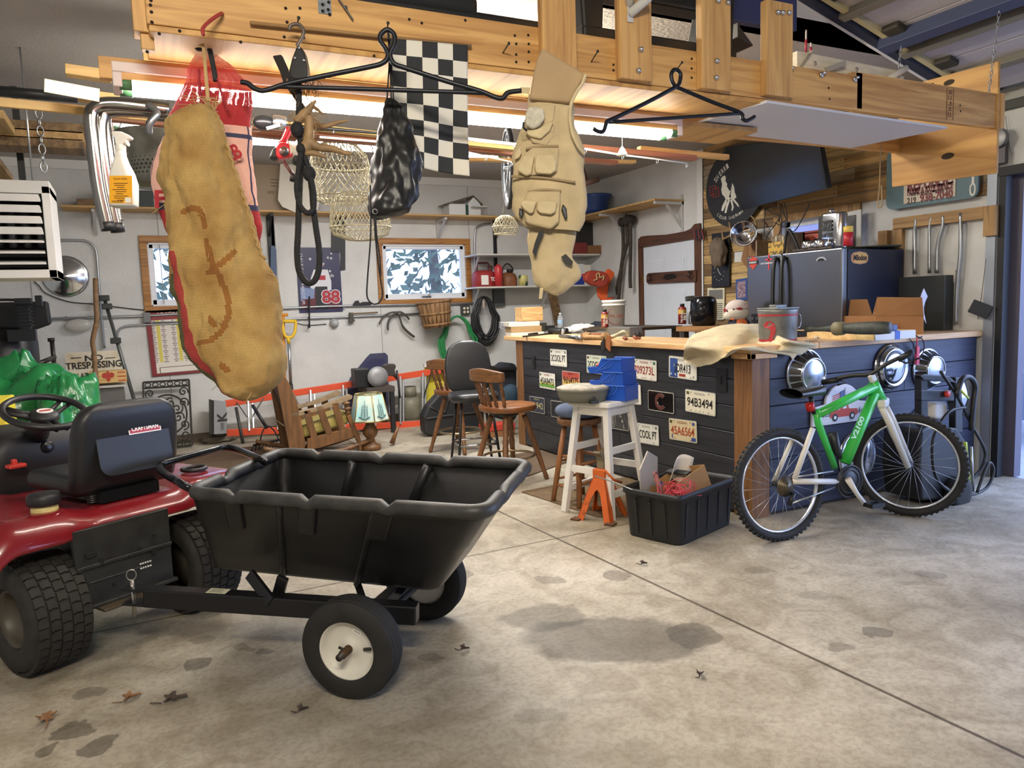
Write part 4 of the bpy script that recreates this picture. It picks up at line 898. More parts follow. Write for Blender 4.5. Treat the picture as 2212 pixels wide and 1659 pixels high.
# hood and front wheels beyond the picture edge
mb=MB();rg=[]
for y,w,z in((1.02,.27,.86),(1.3,.26,.84),(1.6,.24,.78),(1.75,.20,.68)):rg.append([(x,y,(z+.40)/2+zz) for x,zz in rrect(2*w,z-.40,.07,5)])
mb.loft(rg);L(mb,'hood',MRED)
for x in(-.36,.36):mtire(x,.17,.07,'front_tire',1.45)
def sackgrid(rows,D,thick,nu,nv,wr=.006,seed=0,sag=None,pw=1.0):
    """closed fabric body: rows of (left,right) photo points at depth D; returns fn(u,v)"""
    from mathutils import noise
    LR=[(P(*a,D=D),P(*b,D=D)) for a,b in rows];n=len(rows)
    Ls=cat([l for l,r in LR],8);Rs=cat([r for l,r in LR],8);m=len(Ls)-1
    back=V((_z.x,_z.y,0)).normalized()
    def fn(u,v):
        f=v*m;i=min(int(f),m-1);t=f-i
        l=Ls[i].lerp(Ls[i+1],t);r=Rs[i].lerp(Rs[i+1],t);c=(l+r)/2;h=(r-l)/2
        a=2*PI*u;th=thick*min(1.,h.length/.09)
        p=c+h*math.copysign(abs(math.cos(a))**pw,math.cos(a))-back*math.sin(a)*th
        q=V((p.x*9,p.y*9,p.z*6))+V((seed,seed,0));k=noise.noise(q)+.6*noise.noise(q*2.3)+.3*noise.noise(q*5)
        return p+(p-c).normalized()*k*wr*1.6
    return fn,Ls,Rs
def weave(name,c1,c2,sc,open_=0.,cross=(120,84,40)):
    if name in MC:return MC[name]
    m,t,b=nt(name);N=t.nodes;L_=t.links;b.inputs['Roughness'].default_value=.9
    tc=N.new('ShaderNodeTexCoord');outs=[]
    for ax in('X','Z'):
        w=N.new('ShaderNodeTexWave');w.bands_direction=ax;w.inputs['Scale'].default_value=sc;w.inputs['Distortion'].default_value=1.2;w.inputs['Detail'].default_value=2;w.inputs['Detail Scale'].default_value=.6;L_.new(tc.outputs['Object'],w.inputs[0]);outs.append(w.outputs['Fac'])
    mx=N.new('ShaderNodeMath');mx.operation='MAXIMUM' if open_ else 'ADD';L_.new(outs[0],mx.inputs[0]);L_.new(outs[1],mx.inputs[1])
    n=N.new('ShaderNodeTexNoise');n.inputs['Scale'].default_value=9;n.inputs['Detail'].default_value=6;L_.new(tc.outputs['Object'],n.inputs[0])
    r=N.new('ShaderNodeValToRGB');e=r.color_ramp.elements;e[0].position=.3;e[0].color=lin(c2);e[1].position=.62;e[1].color=lin(c1);L_.new(n.outputs['Fac'],r.inputs[0])
    r2=N.new('ShaderNodeValToRGB');e=r2.color_ramp.elements;e[0].position=.15;e[0].color=(.45,.40,.33,1);e[1].position=.9;e[1].color=(1,1,1,1)
    dv=N.new('ShaderNodeMath');dv.operation='MULTIPLY';dv.inputs[1].default_value=.5 if not open_ else 1.;L_.new(mx.outputs[0],dv.inputs[0]);L_.new(dv.outputs[0],r2.inputs[0])
    mm=N.new('ShaderNodeMix');mm.data_type='RGBA';mm.blend_type='MULTIPLY';mm.inputs[0].default_value=1;L_.new(r.outputs[0],mm.inputs[6]);L_.new(r2.outputs[0],mm.inputs[7]);L_.new(mm.outputs[2],b.inputs['Base Color'])
    bp=N.new('ShaderNodeBump');bp.inputs['Strength'].default_value=.6;bp.inputs['Distance'].default_value=.003;L_.new(dv.outputs[0],bp.inputs['Height']);L_.new(bp.outputs[0],b.inputs['Normal'])
    if open_:
        al=N.new('ShaderNodeMath');al.operation='GREATER_THAN';al.inputs[1].default_value=open_;L_.new(mx.outputs[0],al.inputs[0]);L_.new(al.outputs[0],b.inputs['Alpha'])
    MC[name]=m;return m
BUR=weave('burlap',(214,180,112),(178,138,76),95);BURP=weave('burlap_print',(176,120,54),(150,98,42),95);BURR=weave('burlap_red',(196,74,70),(170,56,56),95);BURG=weave('burlap_green',(110,112,70),(84,90,58),95)
rows=[((428,228),(458,230)),((374,252),(470,258)),((361,300),(487,310)),((353,350),(505,365)),((344,386),(520,410)),((361,425),(533,450)),((367,480),(548,505)),((370,540),(562,545)),((372,610),(585,590)),((388,690),(604,650)),((405,755),(616,715)),((440,810),(617,770)),((480,845),(605,815)),((515,862),(580,848)),((540,866),(556,862))]
fn,Ls,Rs=sackgrid(rows,2.42,.085,96,110,.012,3)
bs=thing('burlap_sack','big tan burlap sack with a red stripe hanging from the loft','sack',P(440,60,D=2.5))
mb=MB();mb.grid(fn,150,181,cu=True)
def proj(p):
    q=V(p)-V((0,0,HC));zz=q.dot(_z);return CX+FL*q.dot(_x)/zz,CY+FL*q.dot(_y)/zz
STROKE=[[(398,458),(412,450),(428,452),(438,468),(442,490)],[(445,520),(455,560),(475,600),(492,640),(494,680),(480,715),(455,735),(430,742)],[(450,590),(470,575),(495,555),(505,545)],[(455,690),(462,700)],[(478,790),(490,800)]]
SEG=[(V((a[0],a[1],0)),V((b[0],b[1],0))) for s in STROKE for a,b in zip(s,s[1:])]
for i,f in enumerate(mb.f):
    c=sum((mb.v[k] for k in f),V((0,0,0)))/4;x,y=proj(c);u=(i//180)/150
    if u<.5 and False:pass
    d=9e9;p=V((x,y,0))
    for a,b in SEG:
        t=max(0,min(1,(p-a).dot(b-a)/(b-a).length_squared));d=min(d,(p-a.lerp(b,t)).length)
    if d<6.5:mb.m[i]=1
    v=(i%180)/180
    if v>.50 and .36<=u<.395:mb.m[i]=2
    if v>.55 and .395<=u<.44:mb.m[i]=3
mb.build('sack_body',[BUR,BURP,BURR,BURG],bs)
mb=MB();mb.tube(cat([P(451,240,D=2.42),P(447,190,D=2.44),P(441,120,D=2.5),P(437,85,D=2.52),P(432,100,D=2.52)],6),.006,7);mb.build('tie_cord',M('jute',(190,160,108),.9),bs)
mb=MB();q=random.Random(4)
for k in range(26):
    a=P(440+q.uniform(-22,22),236+q.uniform(-4,8),D=2.40);mb.tube([a,a+V((q.uniform(-.03,.03),q.uniform(-.02,.02),q.uniform(.0,.035))),a+V((q.uniform(-.06,.06),q.uniform(-.03,.03),q.uniform(-.01,.05)))],.0012,4)
for k in range(14):
    v=q.uniform(.1,.95);a=fn(q.choice((0.0,.5,.25)),v);mb.tube([a,a+V((q.uniform(-.03,.03),-.01,q.uniform(-.02,.02))),a+V((q.uniform(-.05,.05),-.015,q.uniform(-.04,.02)))],.0009,4)
mb.build('loose_fibre',M('jute',(190,160,108),.9),bs)
# stitched edge on the right
mb=MB();mb.tube([r+V((0,-.01,0))+V((.004*math.sin(i*1.7),0,0)) for i,r in enumerate(Rs[6:60])],.005,6);mb.build('stitching',M('jute_dark',(160,130,80),.9),bs)
# hook
mb=MB();a=P(476,30,Y=YL-.03);mb.tube(cat([P(480,30,Y=YL),a,P(455,44,Y=YL-.06),P(438,62,Y=YL-.10),P(440,76,Y=YL-.11)],5),.006,8);one('wall_hook',mb,M('hook_red',(160,56,52),.45),'red coated hook in the loft beam above the sacks','hook')
# red mesh sack behind the burlap
NET=weave('red_net',(206,62,66),(180,48,56),110,.80);NETD=weave('red_net_dense',(204,62,66),(184,50,56),110,.2)
PRT=M('net_print',(226,176,160),.8,bump=.5,bsc=200)
rs=thing('mesh_sack','red mesh produce sack hanging behind the burlap sack','sack',P(445,75,D=2.6))
rows=[((436,88),(446,88)),((427,112),(466,115)),((410,150),(510,150)),((398,183),(541,196)),((372,225),(541,238)),((356,260),(541,262)),((340,320),(548,330)),((326,385),(553,392)),((334,440),(558,445)),((362,500),(560,490)),((390,545),(556,530))]
fn,Ls,Rs=sackgrid(rows,2.62,.05,72,81,.007,9)
mb=MB();mb.grid(fn,72,81,cu=True)
for i,f in enumerate(mb.f):
    v=(i%80)/80;u=(i//80)/72
    mb.m[i]=0 if v<.30 else 1 if v<.52 else 2 if v<.80 else 1
    if .79<v<.815 or .545<v<.56:mb.m[i]=3
    if .52<v<.8 and (.03<u<.045 or .44<u<.455):mb.m[i]=3
mb.build('sack_body',[NET,NETD,PRT,M('print_navy',(54,56,86),.8)],rs)
mb=MB();mb.text('F',frame(P(347,430,D=2.545),_x,(.1,0,1)),.06,.04,bold=.03);mb.text('EB',frame(P(504,330,D=2.555),_x+V((0,0,.5)),(-.3,0,1)),.05,.05,bold=.03);mb.build('sack_print',M('print_red',(170,44,52),.8),rs)
mb=MB();mb.tube(cat([P(436,92,D=2.56),P(424,96,D=2.55),P(427,105,D=2.55),P(440,106,D=2.55)],5,),.008,7);mb.tube(cat([P(450,95,D=2.56),P(455,115,D=2.56),P(462,150,D=2.56),P(466,175,D=2.56)],5),.009,7);mb.build('black_tie',M('tie_black',(34,34,38),.7),rs)
mb=MB();mb.tube(cat([P(430,150,D=2.55),P(431,190,D=2.54),P(437,232,D=2.54)],5),.004,6);mb.tube(cat([P(470,170,D=2.55),P(480,205,D=2.54),P(493,240,D=2.54)],5),.004,6);mb.build('draw_cord',M('cord_red',(150,40,50),.8),rs)
# ---------------------------------------------------------------- fishing vest
KH=M('vest_khaki',(196,176,136),.85,var=.10,sc=14,bump=.25,bsc=90);KHL=M('vest_flap',(204,186,146),.85,var=.08,sc=18,bump=.25,bsc=90);YOK=M('vest_yoke',(172,146,110),.9,var=.06,sc=10);LIN=M('vest_lining',(60,60,58),.9)
vt=thing('fishing_vest','khaki many pocketed fishing vest hanging from the loft','vest',P(1180,110,D=2.75))
DV=2.62
rows=[((1144,205),(1232,212)),((1136,235),(1236,235)),((1129,262),(1240,262)),((1118,290),(1250,295)),((1110,325),(1264,328)),((1106,365),(1260,362)),((1105,400),(1264,405)),((1106,440),(1274,442)),((1112,468),(1268,466)),((1136,492),(1252,500))]
fn,Ls,Rs=sackgrid(rows,DV,.035,64,61,.008,5,pw=.7);mb=MB();mb.grid(fn,64,61,cu=True);mb.build('body',KH,vt)
rows=[((1138,470),(1262,470)),((1137,500),(1246,500)),((1147,548),(1240,545)),((1150,585),(1250,585)),((1153,612),(1240,610)),((1180,630),(1226,628)),((1196,638),(1212,638))]
f2,_a,_b=sackgrid(rows,DV+.03,.035,56,41,.014,8);mb=MB();mb.grid(f2,56,41,cu=True);mb.build('lower_back',KH,vt)
# yoke (thin folded shoulder piece)
yk=[(1171,101),(1266,160),(1256,180),(1246,196),(1233,222),(1143,214),(1148,185),(1152,160),(1159,130)]
mb=MB();c0=[P(x,y,D=DV-.05) for x,y in yk];bk=V((_z.x,_z.y,0)).normalized();c1=[p+bk*.10 for p in c0];mb.loft([c0,c1],sm=False);mb.build('yoke',YOK,vt,bev=.012,seg=3)
mb=MB();p=cat([P(1265,161,D=DV-.055),P(1257,182,D=DV-.055),P(1246,198,D=DV-.055),P(1234,224,D=DV-.055),P(1231,255,D=DV-.04),P(1237,290,D=DV-.05),P(1250,318,D=DV-.05),P(1262,333,D=DV-.03)],5);mb.tube(p,.006,8);mb.build('armhole_piping',KHL,vt)
mb=MB();pl=[(1262,168),(1263,160),(1257,184),(1246,203),(1237,224),(1238,208),(1249,188)];mb.loft([[P(x,y,D=DV-.052) for x,y in pl],[P(x,y,D=DV-.047) for x,y in pl]],sm=False);mb.build('lining',LIN,vt)
def vpatch(nm,poly,m,d0=.05,th=.02,bev=.006,par=vt,off=0):
    pts=[P(x,y,D=DV-d0) for x,y in poly];mb=MB();mb.loft([[p+bk*th for p in pts],pts],sm=False);return mb.build(nm,m,par,bev=bev,seg=3)
vpatch('pocket',[(1137,280),(1150,270),(1200,270),(1196,295),(1180,315),(1150,308)],KH,.045,.03)
vpatch('pocket_flap',[(1135,282),(1160,278),(1196,262),(1188,282),(1168,300),(1142,293)],KHL,.06,.02)
vpatch('pocket',[(1140,228),(1200,224),(1196,262),(1160,275),(1138,258)],KH,.042,.02)
vpatch('pocket',[(1133,332),(1150,318),(1208,318),(1204,372),(1140,380),(1122,370)],KH,.047,.025)
vpatch('pocket_flap',[(1132,333),(1155,336),(1148,376),(1136,380),(1118,368),(1122,352)],KHL,.066,.02)
vpatch('pocket_flap',[(1158,334),(1196,334),(1202,350),(1201,368),(1190,376),(1158,374),(1155,360)],KHL,.066,.02)
vpatch('pocket',[(1140,412),(1212,412),(1208,480),(1190,495),(1158,488),(1136,482),(1128,440)],KH,.052,.03,.01)
vpatch('pocket_flap',[(1128,432),(1160,434),(1153,458),(1146,462),(1132,452),(1124,442)],KHL,.074,.02)
vpatch('pocket_flap',[(1162,433),(1204,433),(1200,458),(1190,463),(1166,460),(1159,452)],KHL,.074,.02)
for pl in([(1104,381),(1170,384),(1243,394)],[(1140,415),(1175,410),(1212,413)],[(1136,322),(1165,317),(1206,316)]):
    mb=MB();mb.tube(cat([P(x,y,D=DV-.042) for x,y in pl],6),.0045,7);mb.build('zip',M('zip_tan',(150,130,96),.7),vt)
vpatch('fleece_patch',[(1134,250),(1140,232),(1158,229),(1175,234),(1177,255),(1166,272),(1150,279),(1136,270)],M('fleece',(206,200,180),.95,bump=1.,bsc=60,var=.15,sc=50),.072,.02,.008)
mb=MB();mb.tube(cat([P(1131,265,D=DV-.085),P(1131,275,D=DV-.10),P(1138,282,D=DV-.09)],5),.004,7);mb.build('cord_loop',BLACKP,vt)
vpatch('tab',[(1112,332),(1122,318),(1127,330),(1122,340),(1112,345)],KHL,.045,.01,.003)
vpatch('buckle',[(1122,448),(1130,455),(1130,468),(1126,472),(1121,462)],BLACKP,.05,.02,.004);vpatch('buckle',[(1216,440),(1224,450),(1226,472),(1221,474),(1213,452)],BLACKP,.05,.02,.004)
mb=MB();mb.loft([[P(x,y,D=DV-.03) for x,y in((1165,498),(1176,500),(1162,535),(1158,555),(1150,545),(1155,525))],[P(x,y,D=DV-.022) for x,y in((1165,498),(1176,500),(1162,535),(1158,555),(1150,545),(1155,525))]],sm=False);mb.build('strap',M('strap_black',(26,26,28),.7),vt)
vpatch('strap_end',[(1166,622),(1174,622),(1171,645),(1164,646)],KHL,.0,.006,.001)
vpatch('dark_tag',[(1212,555),(1222,548),(1238,565),(1236,573),(1222,570)],LIN,.02,.006,.002)
vpatch('left_tab',[(1124,188),(1146,189),(1143,203),(1127,200)],KHL,.02,.004,.001)
# ---------------------------------------------------------------- black drawstring bag
NYL=M('bag_nylon',(26,27,28),.42,bump=.15,bsc=20)
bg_=thing('drawstring_bag','black nylon drawstring bag hanging in front of the chequered flag','bag',P(840,75,D=2.6))
rows=[((830,212),(852,214)),((824,235),(876,240)),((817,275),(892,285)),((808,315),(902,322)),((803,355),(910,362)),((808,395),(912,402)),((804,432),(906,432)),((801,452),(888,456)),((804,468),(850,468)),((812,474),(824,474))]
fn,_a,_b=sackgrid(rows,2.62,.06,64,61,.018,12);mb=MB();mb.grid(fn,64,61,cu=True);mb.build('bag_body',NYL,bg_)
CB=M('cord_black',(20,20,22),.7)
mb=MB()
for pl in([(838,70),(841,130),(838,180),(836,215)],[(838,70),(845,130),(848,180),(850,214)],[(840,70),(843,150),(845,214)]):mb.tube(cat([P(x,y,D=2.57) for x,y in pl],5),.0028,6)
mb.build('hang_cord',CB,bg_)
for pl in([(800,400),(801,460),(800,520),(794,600),(793,640),(803,655),(815,656),(824,646),(826,630),(820,590),(814,540),(810,500),(810,470)],[(808,465),(812,520),(816,560),(822,597),(821,560),(814,510),(811,466)]):
    mb=MB();mb.tube(cat([P(x,y,D=2.56) for x,y in pl],5),.0028,6);mb.build('draw_cord',CB,bg_)
mb=MB();mb.torus(.008,.002,16,6,frame(P(810,457,D=2.55),_x,(0,0,1)));mb.build('grommet',M('grommet',(130,130,130),.3,.9),bg_)
# ---------------------------------------------------------------- gambrels
GB=M('gambrel_black',(34,36,42),.4,.5)
def tub_px(pl,D,r,n=6,k=8):return MB().tube(cat([P(x,y,D=(D if isinstance(D,(int,float)) else D(x))) for x,y in pl],n),r,k)
t=thing('deer_gambrel','wide black steel gambrel with bent up ends in front of the flag','gambrel',P(838,70,D=2.52))
d=lambda x:2.50+.00018*(x-838)
tub_px([(520,177),(535,180),(548,190),(565,196),(585,192),(620,181),(700,164),(790,146),(825,137),(838,122),(833,105),(822,88),(823,74),(837,64),(851,75),(852,95),(845,110),(843,122),(852,138),(880,148),(960,174),(1035,196),(1070,210),(1086,212),(1098,200),(1126,196)],d,.0085).build('frame_rod',GB,t)
tub_px([(598,187),(838,194),(1048,201)],d,.0075).build('cross_bar',GB,t)
t=thing('deer_gambrel','small black steel gambrel hanging alone right of the vest','gambrel',P(1460,150,D=2.85))
d=lambda x:2.62+.0009*(x-1285)
tub_px([(1282,278),(1292,284),(1303,284),(1308,272),(1312,262),(1330,254),(1400,220),(1452,192),(1463,186),(1468,178),(1470,162),(1464,152),(1456,151),(1450,160),(1452,176),(1460,187),(1475,194),(1540,221),(1598,243),(1604,256),(1612,261),(1622,257),(1630,252)],d,.0075).build('frame_rod',GB,t)
tub_px([(1316,264),(1450,255),(1596,245)],d,.0065).build('cross_bar',GB,t)
# ---------------------------------------------------------------- snap pulley and rope with knots
t=thing('snap_pulley','black snap pulley on a rusty hook above the antler','pulley',P(643,55,D=2.5))
tub_px([(625,65),(627,56),(637,52),(648,54),(655,65),(654,78),(646,92),(641,100)],2.5,.006).build('hook',M('hook_rust',(110,100,92),.5,.6),t)
mb=MB();pl=[(641,98),(650,100),(657,115),(662,140),(664,165),(655,172),(635,172),(625,165),(624,150),(630,125)];pt=[P(x,y,D=2.48) for x,y in pl];mb.loft([[p+bk*.045 for p in pt],pt],sm=False);mb.build('shell',M('pulley_black',(30,31,33),.4),t,bev=.006)
mb=MB()
for x,y in((646,103),(637,125),(656,130)):mb.lathe([(.005,0),(.005,.002),(0,.002)],8,frame(P(x,y,D=2.477),_x,_y*-1))
mb.build('rivet',BOLT,t)
t=thing('rope_sling','black knotted rope sling looping down below the antler','rope',P(645,172,D=2.5))
RP=M('rope_black',(28,28,30),.8,bump=.6,bsc=120)
def d(x):return 2.5
tub_px([(644,170),(646,215),(645,270),(648,300),(652,340),(648,390),(646,440),(644,500),(642,545),(645,580),(655,603),(668,612),(681,604),(689,580),(690,545),(683,495),(677,450),(674,410),(668,370),(660,345),(652,330)],2.5,.0105,5).build('rope',RP,t)
tub_px([(650,330),(645,370),(641,405),(646,438),(656,455),(668,460),(677,450),(678,420),(673,392),(668,372)],2.48,.0095,5).build('rope',RP,t)
for x,y,s in((642,280,.022),(668,375,.022),(650,322,.016)):
    mb=MB();mb.ball(P(x,y,D=2.485),(s,s,s*1.2),12,8);mb.build('knot',RP,t)
mb=MB();pl=[(588,120),(607,117),(622,150),(632,180),(648,215),(660,232),(650,240),(630,205),(612,180),(604,155)];pt=[P(x,y,D=2.52) for x,y in pl];mb.loft([[p+bk*.02 for p in pt],pt],sm=False);mb.build('strap',M('strap_frayed',(38,34,32),.9),t,bev=.004)
# antler with fur
t=thing('deer_antler','weathered brown deer antler tied up by black rope','antler',P(665,240,D=2.56))
AN=M('antler_bone',(168,134,92),.6,var=.25,sc=16,bump=.4,bsc=40)
def horn(pl,rs,D=2.5):
    pts=cat([P(x,y,D=D) for x,y in pl],5);n=len(pts);m=len(rs)-1;rr=[]
    for i in range(n):
        f=i/(n-1)*m;j=min(int(f),m-1);rr.append(rs[j]*(1-f+j)+rs[j+1]*(f-j))
    mb=MB();mb.tube(pts,rr,10);return mb
horn([(640,263),(655,250),(666,238),(675,225),(683,217)],[.014,.018,.014,.008,.003]).build('tine',AN,t)
horn([(668,252),(668,280),(666,305),(662,318),(654,330)],[.017,.016,.018,.022,.016]).build('beam',AN,t)
horn([(664,305),(690,318),(720,322),(745,330),(760,333)],[.02,.014,.012,.008,.003]).build('tine',AN,t)
horn([(660,330),(680,331),(704,340)],[.012,.009,.004]).build('tine',AN,t)
horn([(672,270),(700,273),(725,266),(752,260)],[.012,.009,.007,.003],2.54).build('tine',AN,t)
horn([(672,228),(685,236),(700,248)],[.008,.006,.002],2.55).build('tine',AN,t)
mb=MB();q=random.Random(8)
for k in range(90):
    a=P(q.uniform(612,678),q.uniform(165,215) if k<40 else q.uniform(220,275),D=2.5);a.x+=.02*q.random();mb.tube([a,a+V((q.uniform(-.01,.02),-.01,-.02)),a+V((q.uniform(-.015,.03),-.015,-.05))],[.0016,.0013,.0005],4)
mb.build('fur',M('deer_fur',(150,120,80),.95),t);t.children[-1]['kind']='stuff'
# spray bottle
t=thing('spray_bottle','white trigger spray bottle with a yellow label hanging at left','bottle',P(265,290,D=2.70))
DB_=2.70;o=P(268,447,D=DB_);sx=(P(297,447,D=DB_)-P(241,447,D=DB_)).length;hh=(P(262,285,D=DB_)-P(268,447,D=DB_)).length
ax=(P(260,300,D=DB_)-o).normalized();F=frame(o,_x,ax);F=F
mb=MB();rg=[]
for z,w,d_,ox in((0,.044,.026,0),(.006,.047,.029,0),(.08,.047,.029,0),(.12,.040,.028,-.006),(.155,.026,.022,-.010),(.185,.017,.017,-.012),(.20,.0165,.0165,-.012)):
    rg.append([F@V((x+ox,z*hh/.27,y)) for x,y in rrect(2*w,2*d_,d_*.7,5)])
mb.loft(rg);mb.build('bottle_body',M('bottle_white',(226,224,214),.4),t)
mb=MB();k=hh/.27;mb.cyl(F@V((-.012,.20*k,0)),F@V((-.013,.222*k,0)),.018,16);
pt=[(-.026,.222),(-.030,.245),(-.042,.262),(-.03,.27),(-.005,.268),(.02,.257),(.03,.25),(.028,.243),(.012,.238),(.018,.228),(.014,.218),(.004,.228),(.0,.222)]
mb.loft([[F@V((x,y*k,-.011)) for x,y in pt],[F@V((x,y*k,.011)) for x,y in pt]],sm=False);mb.build('trigger_head',M('bottle_white',(226,224,214),.4),t,bev=.003)
G=F@T(.004,.055*k,.0295);mb=MB();mb.bb_(G,0,.0,.08,.098*k);mb.mt(1)
for j in range(9):mb.bb_(G@T(0,0,.0004),-.004*(j%2),.022-.0075*j,.05-.012*(j%3),.0025)
mb.text('Scent Killer',G@T(0,.038,.001),.008,.048);mb.text('WILDLIFE',G@T(-.012,-.043,.001),.008,.04,bold=.02);mb.mt(2);mb.bb_(G@T(0,0,.0005),.026,-.038,.022,.018)
mb.build('label',[M('label_amber',(238,172,28),.5),M('label_ink2',(90,50,20),.6),M('label_white',(230,228,220),.5)],t)
OSB=WOOD('osb_shelf',(206,168,108),(166,128,76),0,.5,.7,False)
def PB(x,y,o=0.):return P(x,y,Y=YB-o)
def poly_px(nm,pl,m,lb,ca,depth=.03,off=.05,group=None,par=None,bev=0,pl_fn=None,**k):
    """upright slab: outline traced on a plane parallel to the back wall"""
    pts=[PB(x,y,off) for x,y in pl];mb=MB();mb.loft([[p+V((0,depth,0)) for p in pts],pts],sm=False)
    if par is not None:return mb.build(nm,m,par,bev=bev)
    return one(nm,mb,m,lb,ca,group,bev=bev,loc=tuple(sum(pts,V((0,0,0)))/len(pts)),**k)
def tubeY(pl,off,r,n=6,k=8):return MB().tube(cat([PB(x,y,off) for x,y in pl],n),r,k)
CON=M('conduit',(168,172,176),.32,.8)
# long OSB shelf on the back wall, second shelf on the right wall
SD=.36;ZS_=P(800,459,Y=YB-SD).z
sh=thing('wall_shelf','long chipboard shelf running across the back wall','shelf',(2.2,YB-.2,ZS_))
mb=MB();mb.bb((-.6,YB-SD,ZS_-.02),(XR-.42,YB-.005,ZS_));mb.build('shelf_board',OSB,sh,bev=.002)
BRK=M('bracket_black',(34,34,36),.5,.3);WBR=M('bracket_white',(196,196,194),.5,.2)
for x,m,z2 in((P(580,500,Y=YB).x,BRK,.70),(P(944,480,Y=YB).x,WBR,.22),(P(205,470,Y=YB).x,WBR,.2),(P(1068,520,Y=YB).x,BRK,.70)):
    mb=MB();mb.bb((x-.02,YB-.03,ZS_-.02-z2),(x+.02,YB-.0,ZS_-.02));mb.bar((x,YB-.02,ZS_-.04),(x,YB-SD+.05,ZS_-.04),.03,.03);mb.bar((x,YB-.02,ZS_-.26),(x,YB-SD+.09,ZS_-.05),.025,.012);mb.build('bracket',m,sh)
sh2=thing('wall_shelf','chipboard shelf on white brackets above the white door','shelf',(XR-.2,7.6,ZS_))
ya_=P(1414,437,X=XR-.42).y
mb=MB();mb.bb((XR-.42,ya_,ZS_-.02),(XR-.005,YB-.01,ZS_));mb.build('shelf_board',OSB,sh2,bev=.002)
for y in(ya_+.03,ya_+1.15):
    mb=MB();mb.bb((XR-.025,y-.02,ZS_-.45),(XR-.0,y+.02,ZS_+.06));mb.bb((XR-.40,y-.02,ZS_-.055),(XR,y+.02,ZS_-.021));mb.bar((XR-.02,y,ZS_-.30),(XR-.24,y,ZS_-.05),.03,.012,(0,1,0));mb.build('bracket',WBR,sh2)
# things on the long shelf --------------------------------------------------
def boxS(nm,x0,y0,x1,y1,d,m,lb,ca,off=.34,bev=.004,group=None,mats=None):
    a=P(x0,y1,Y=YB-off);b=P(x1,y0,Y=YB-off);mb=MB();mb.bb((a.x,YB-off,ZS_),(b.x,YB-off+d,b.z))
    return one(nm,mb,m,lb,ca,group,bev=bev,loc=((a.x+b.x)/2,YB-off+d/2,ZS_))
CARD=M('cardboard',(160,132,98),.8,var=.08,sc=5);CARD2=M('cardboard_brown',(150,112,72),.8,var=.1,sc=5)
a=P(545,441,Y=YB-.3);b=P(627,342,Y=YB-.3);t=thing('cardboard_box','grey brown printed cardboard carton on the shelf behind the red sack','box',((a.x+b.x)/2,YB-.15,ZS_))
mb=MB();mb.bb((a.x,YB-.3,ZS_),(b.x,YB-.02,b.z));mb.build('carton',M('carton_grey',(158,140,120),.8),t,bev=.004)
mb=MB();G=F_A(((a.x+b.x)/2,YB-.302,ZS_+.25));mb.text('SIDE / COTE',G@T(.05,-.05,.001),.03,.2)
for k in range(3):mb.bb_(G@T(0,0,.0005),.08,.02+.035*k,.18,.008)
mb.build('carton_print',M('print_brown',(100,84,70),.8),t)
pts=[(600,432),(606,345),(640,340),(690,345),(697,400),(688,450),(678,466),(640,460),(610,447)]
poly_px('white_board',pts,M('board_pale',(218,212,200),.6),'cream plastic panel leaning on the shelf beside the printed carton','panel',.02,.39,bev=.008)
boxS('storage_bin',205,412,330,472,.3,M('bin_green',(44,54,54),.5),'dark green storage bin on the left of the long shelf','bin')
boxS('board_offcut',168,430,208,458,.3,WOOD('offcut',(160,128,92),(120,92,62),0,1),'brown board offcuts at the left end of the long shelf','board')
a=PB(968,455,.3);bh=thing('toy_house','small white doll house with green shutters on the shelf','toy house',(a.x+.2,YB-.2,ZS_))
hw=P(1050,455,Y=YB-.3).x-P(960,455,Y=YB-.3).x
x0=P(962,455,Y=YB-.3).x;x1=P(1040,455,Y=YB-.3).x;zz=P(1000,425,Y=YB-.3).z-ZS_
mb=MB();mb.bb((x0+.06,YB-.28,ZS_),(x1,YB-.08,ZS_+zz*.62));gx=(P(1010,440,Y=YB-.28).x,x1)
mb.prism([(gx[0],0),(gx[1],0),((gx[0]+gx[1])/2,zz*.42)],-.2,frame((0,YB-.28,ZS_+zz*.62),(1,0,0),(0,0,1)));mb.build('house_body',M('house_white',(220,222,222),.6),bh)
mb=MB();xm=(gx[0]+gx[1])/2;mb.bar((x0,YB-.30,ZS_+zz*.55),(xm,YB-.3,ZS_+zz*1.05),.01,.012,(0,1,0));
mb.hexa([(x0,YB-.31,ZS_+zz*.56),(xm-.02,YB-.31,ZS_+zz*1.06),(xm-.02,YB-.06,ZS_+zz*1.06),(x0,YB-.06,ZS_+zz*.56),(x0,YB-.31,ZS_+zz*.60),(xm-.02,YB-.31,ZS_+zz*1.1),(xm-.02,YB-.06,ZS_+zz*1.1),(x0,YB-.06,ZS_+zz*.60)])
mb.hexa([(xm-.02,YB-.31,ZS_+zz*1.06),(x1+.02,YB-.31,ZS_+zz*.58),(x1+.02,YB-.06,ZS_+zz*.58),(xm-.02,YB-.06,ZS_+zz*1.06),(xm-.02,YB-.31,ZS_+zz*1.1),(x1+.02,YB-.31,ZS_+zz*.62),(x1+.02,YB-.06,ZS_+zz*.62),(xm-.02,YB-.06,ZS_+zz*1.1)]);mb.build('roof',M('roof_brown',(96,84,72),.7),bh)
mb=MB();mb.bb((gx[0]-.03,YB-.29,ZS_),(gx[0]+.005,YB-.28,ZS_+zz*.6));mb.mt(1);mb.bb((gx[0]+.04,YB-.40,ZS_+zz*.42),(x1+.06,YB-.28,ZS_+zz*.48));mb.mt(2);mb.cyl((x1+.05,YB-.39,ZS_),(x1+.05,YB-.39,ZS_+zz*.42),.004,6);mb.build('porch',[M('shutter_green',(30,70,58),.6),M('awning',(190,190,186),.6),M('post_pale',(200,190,180),.6)],bh)
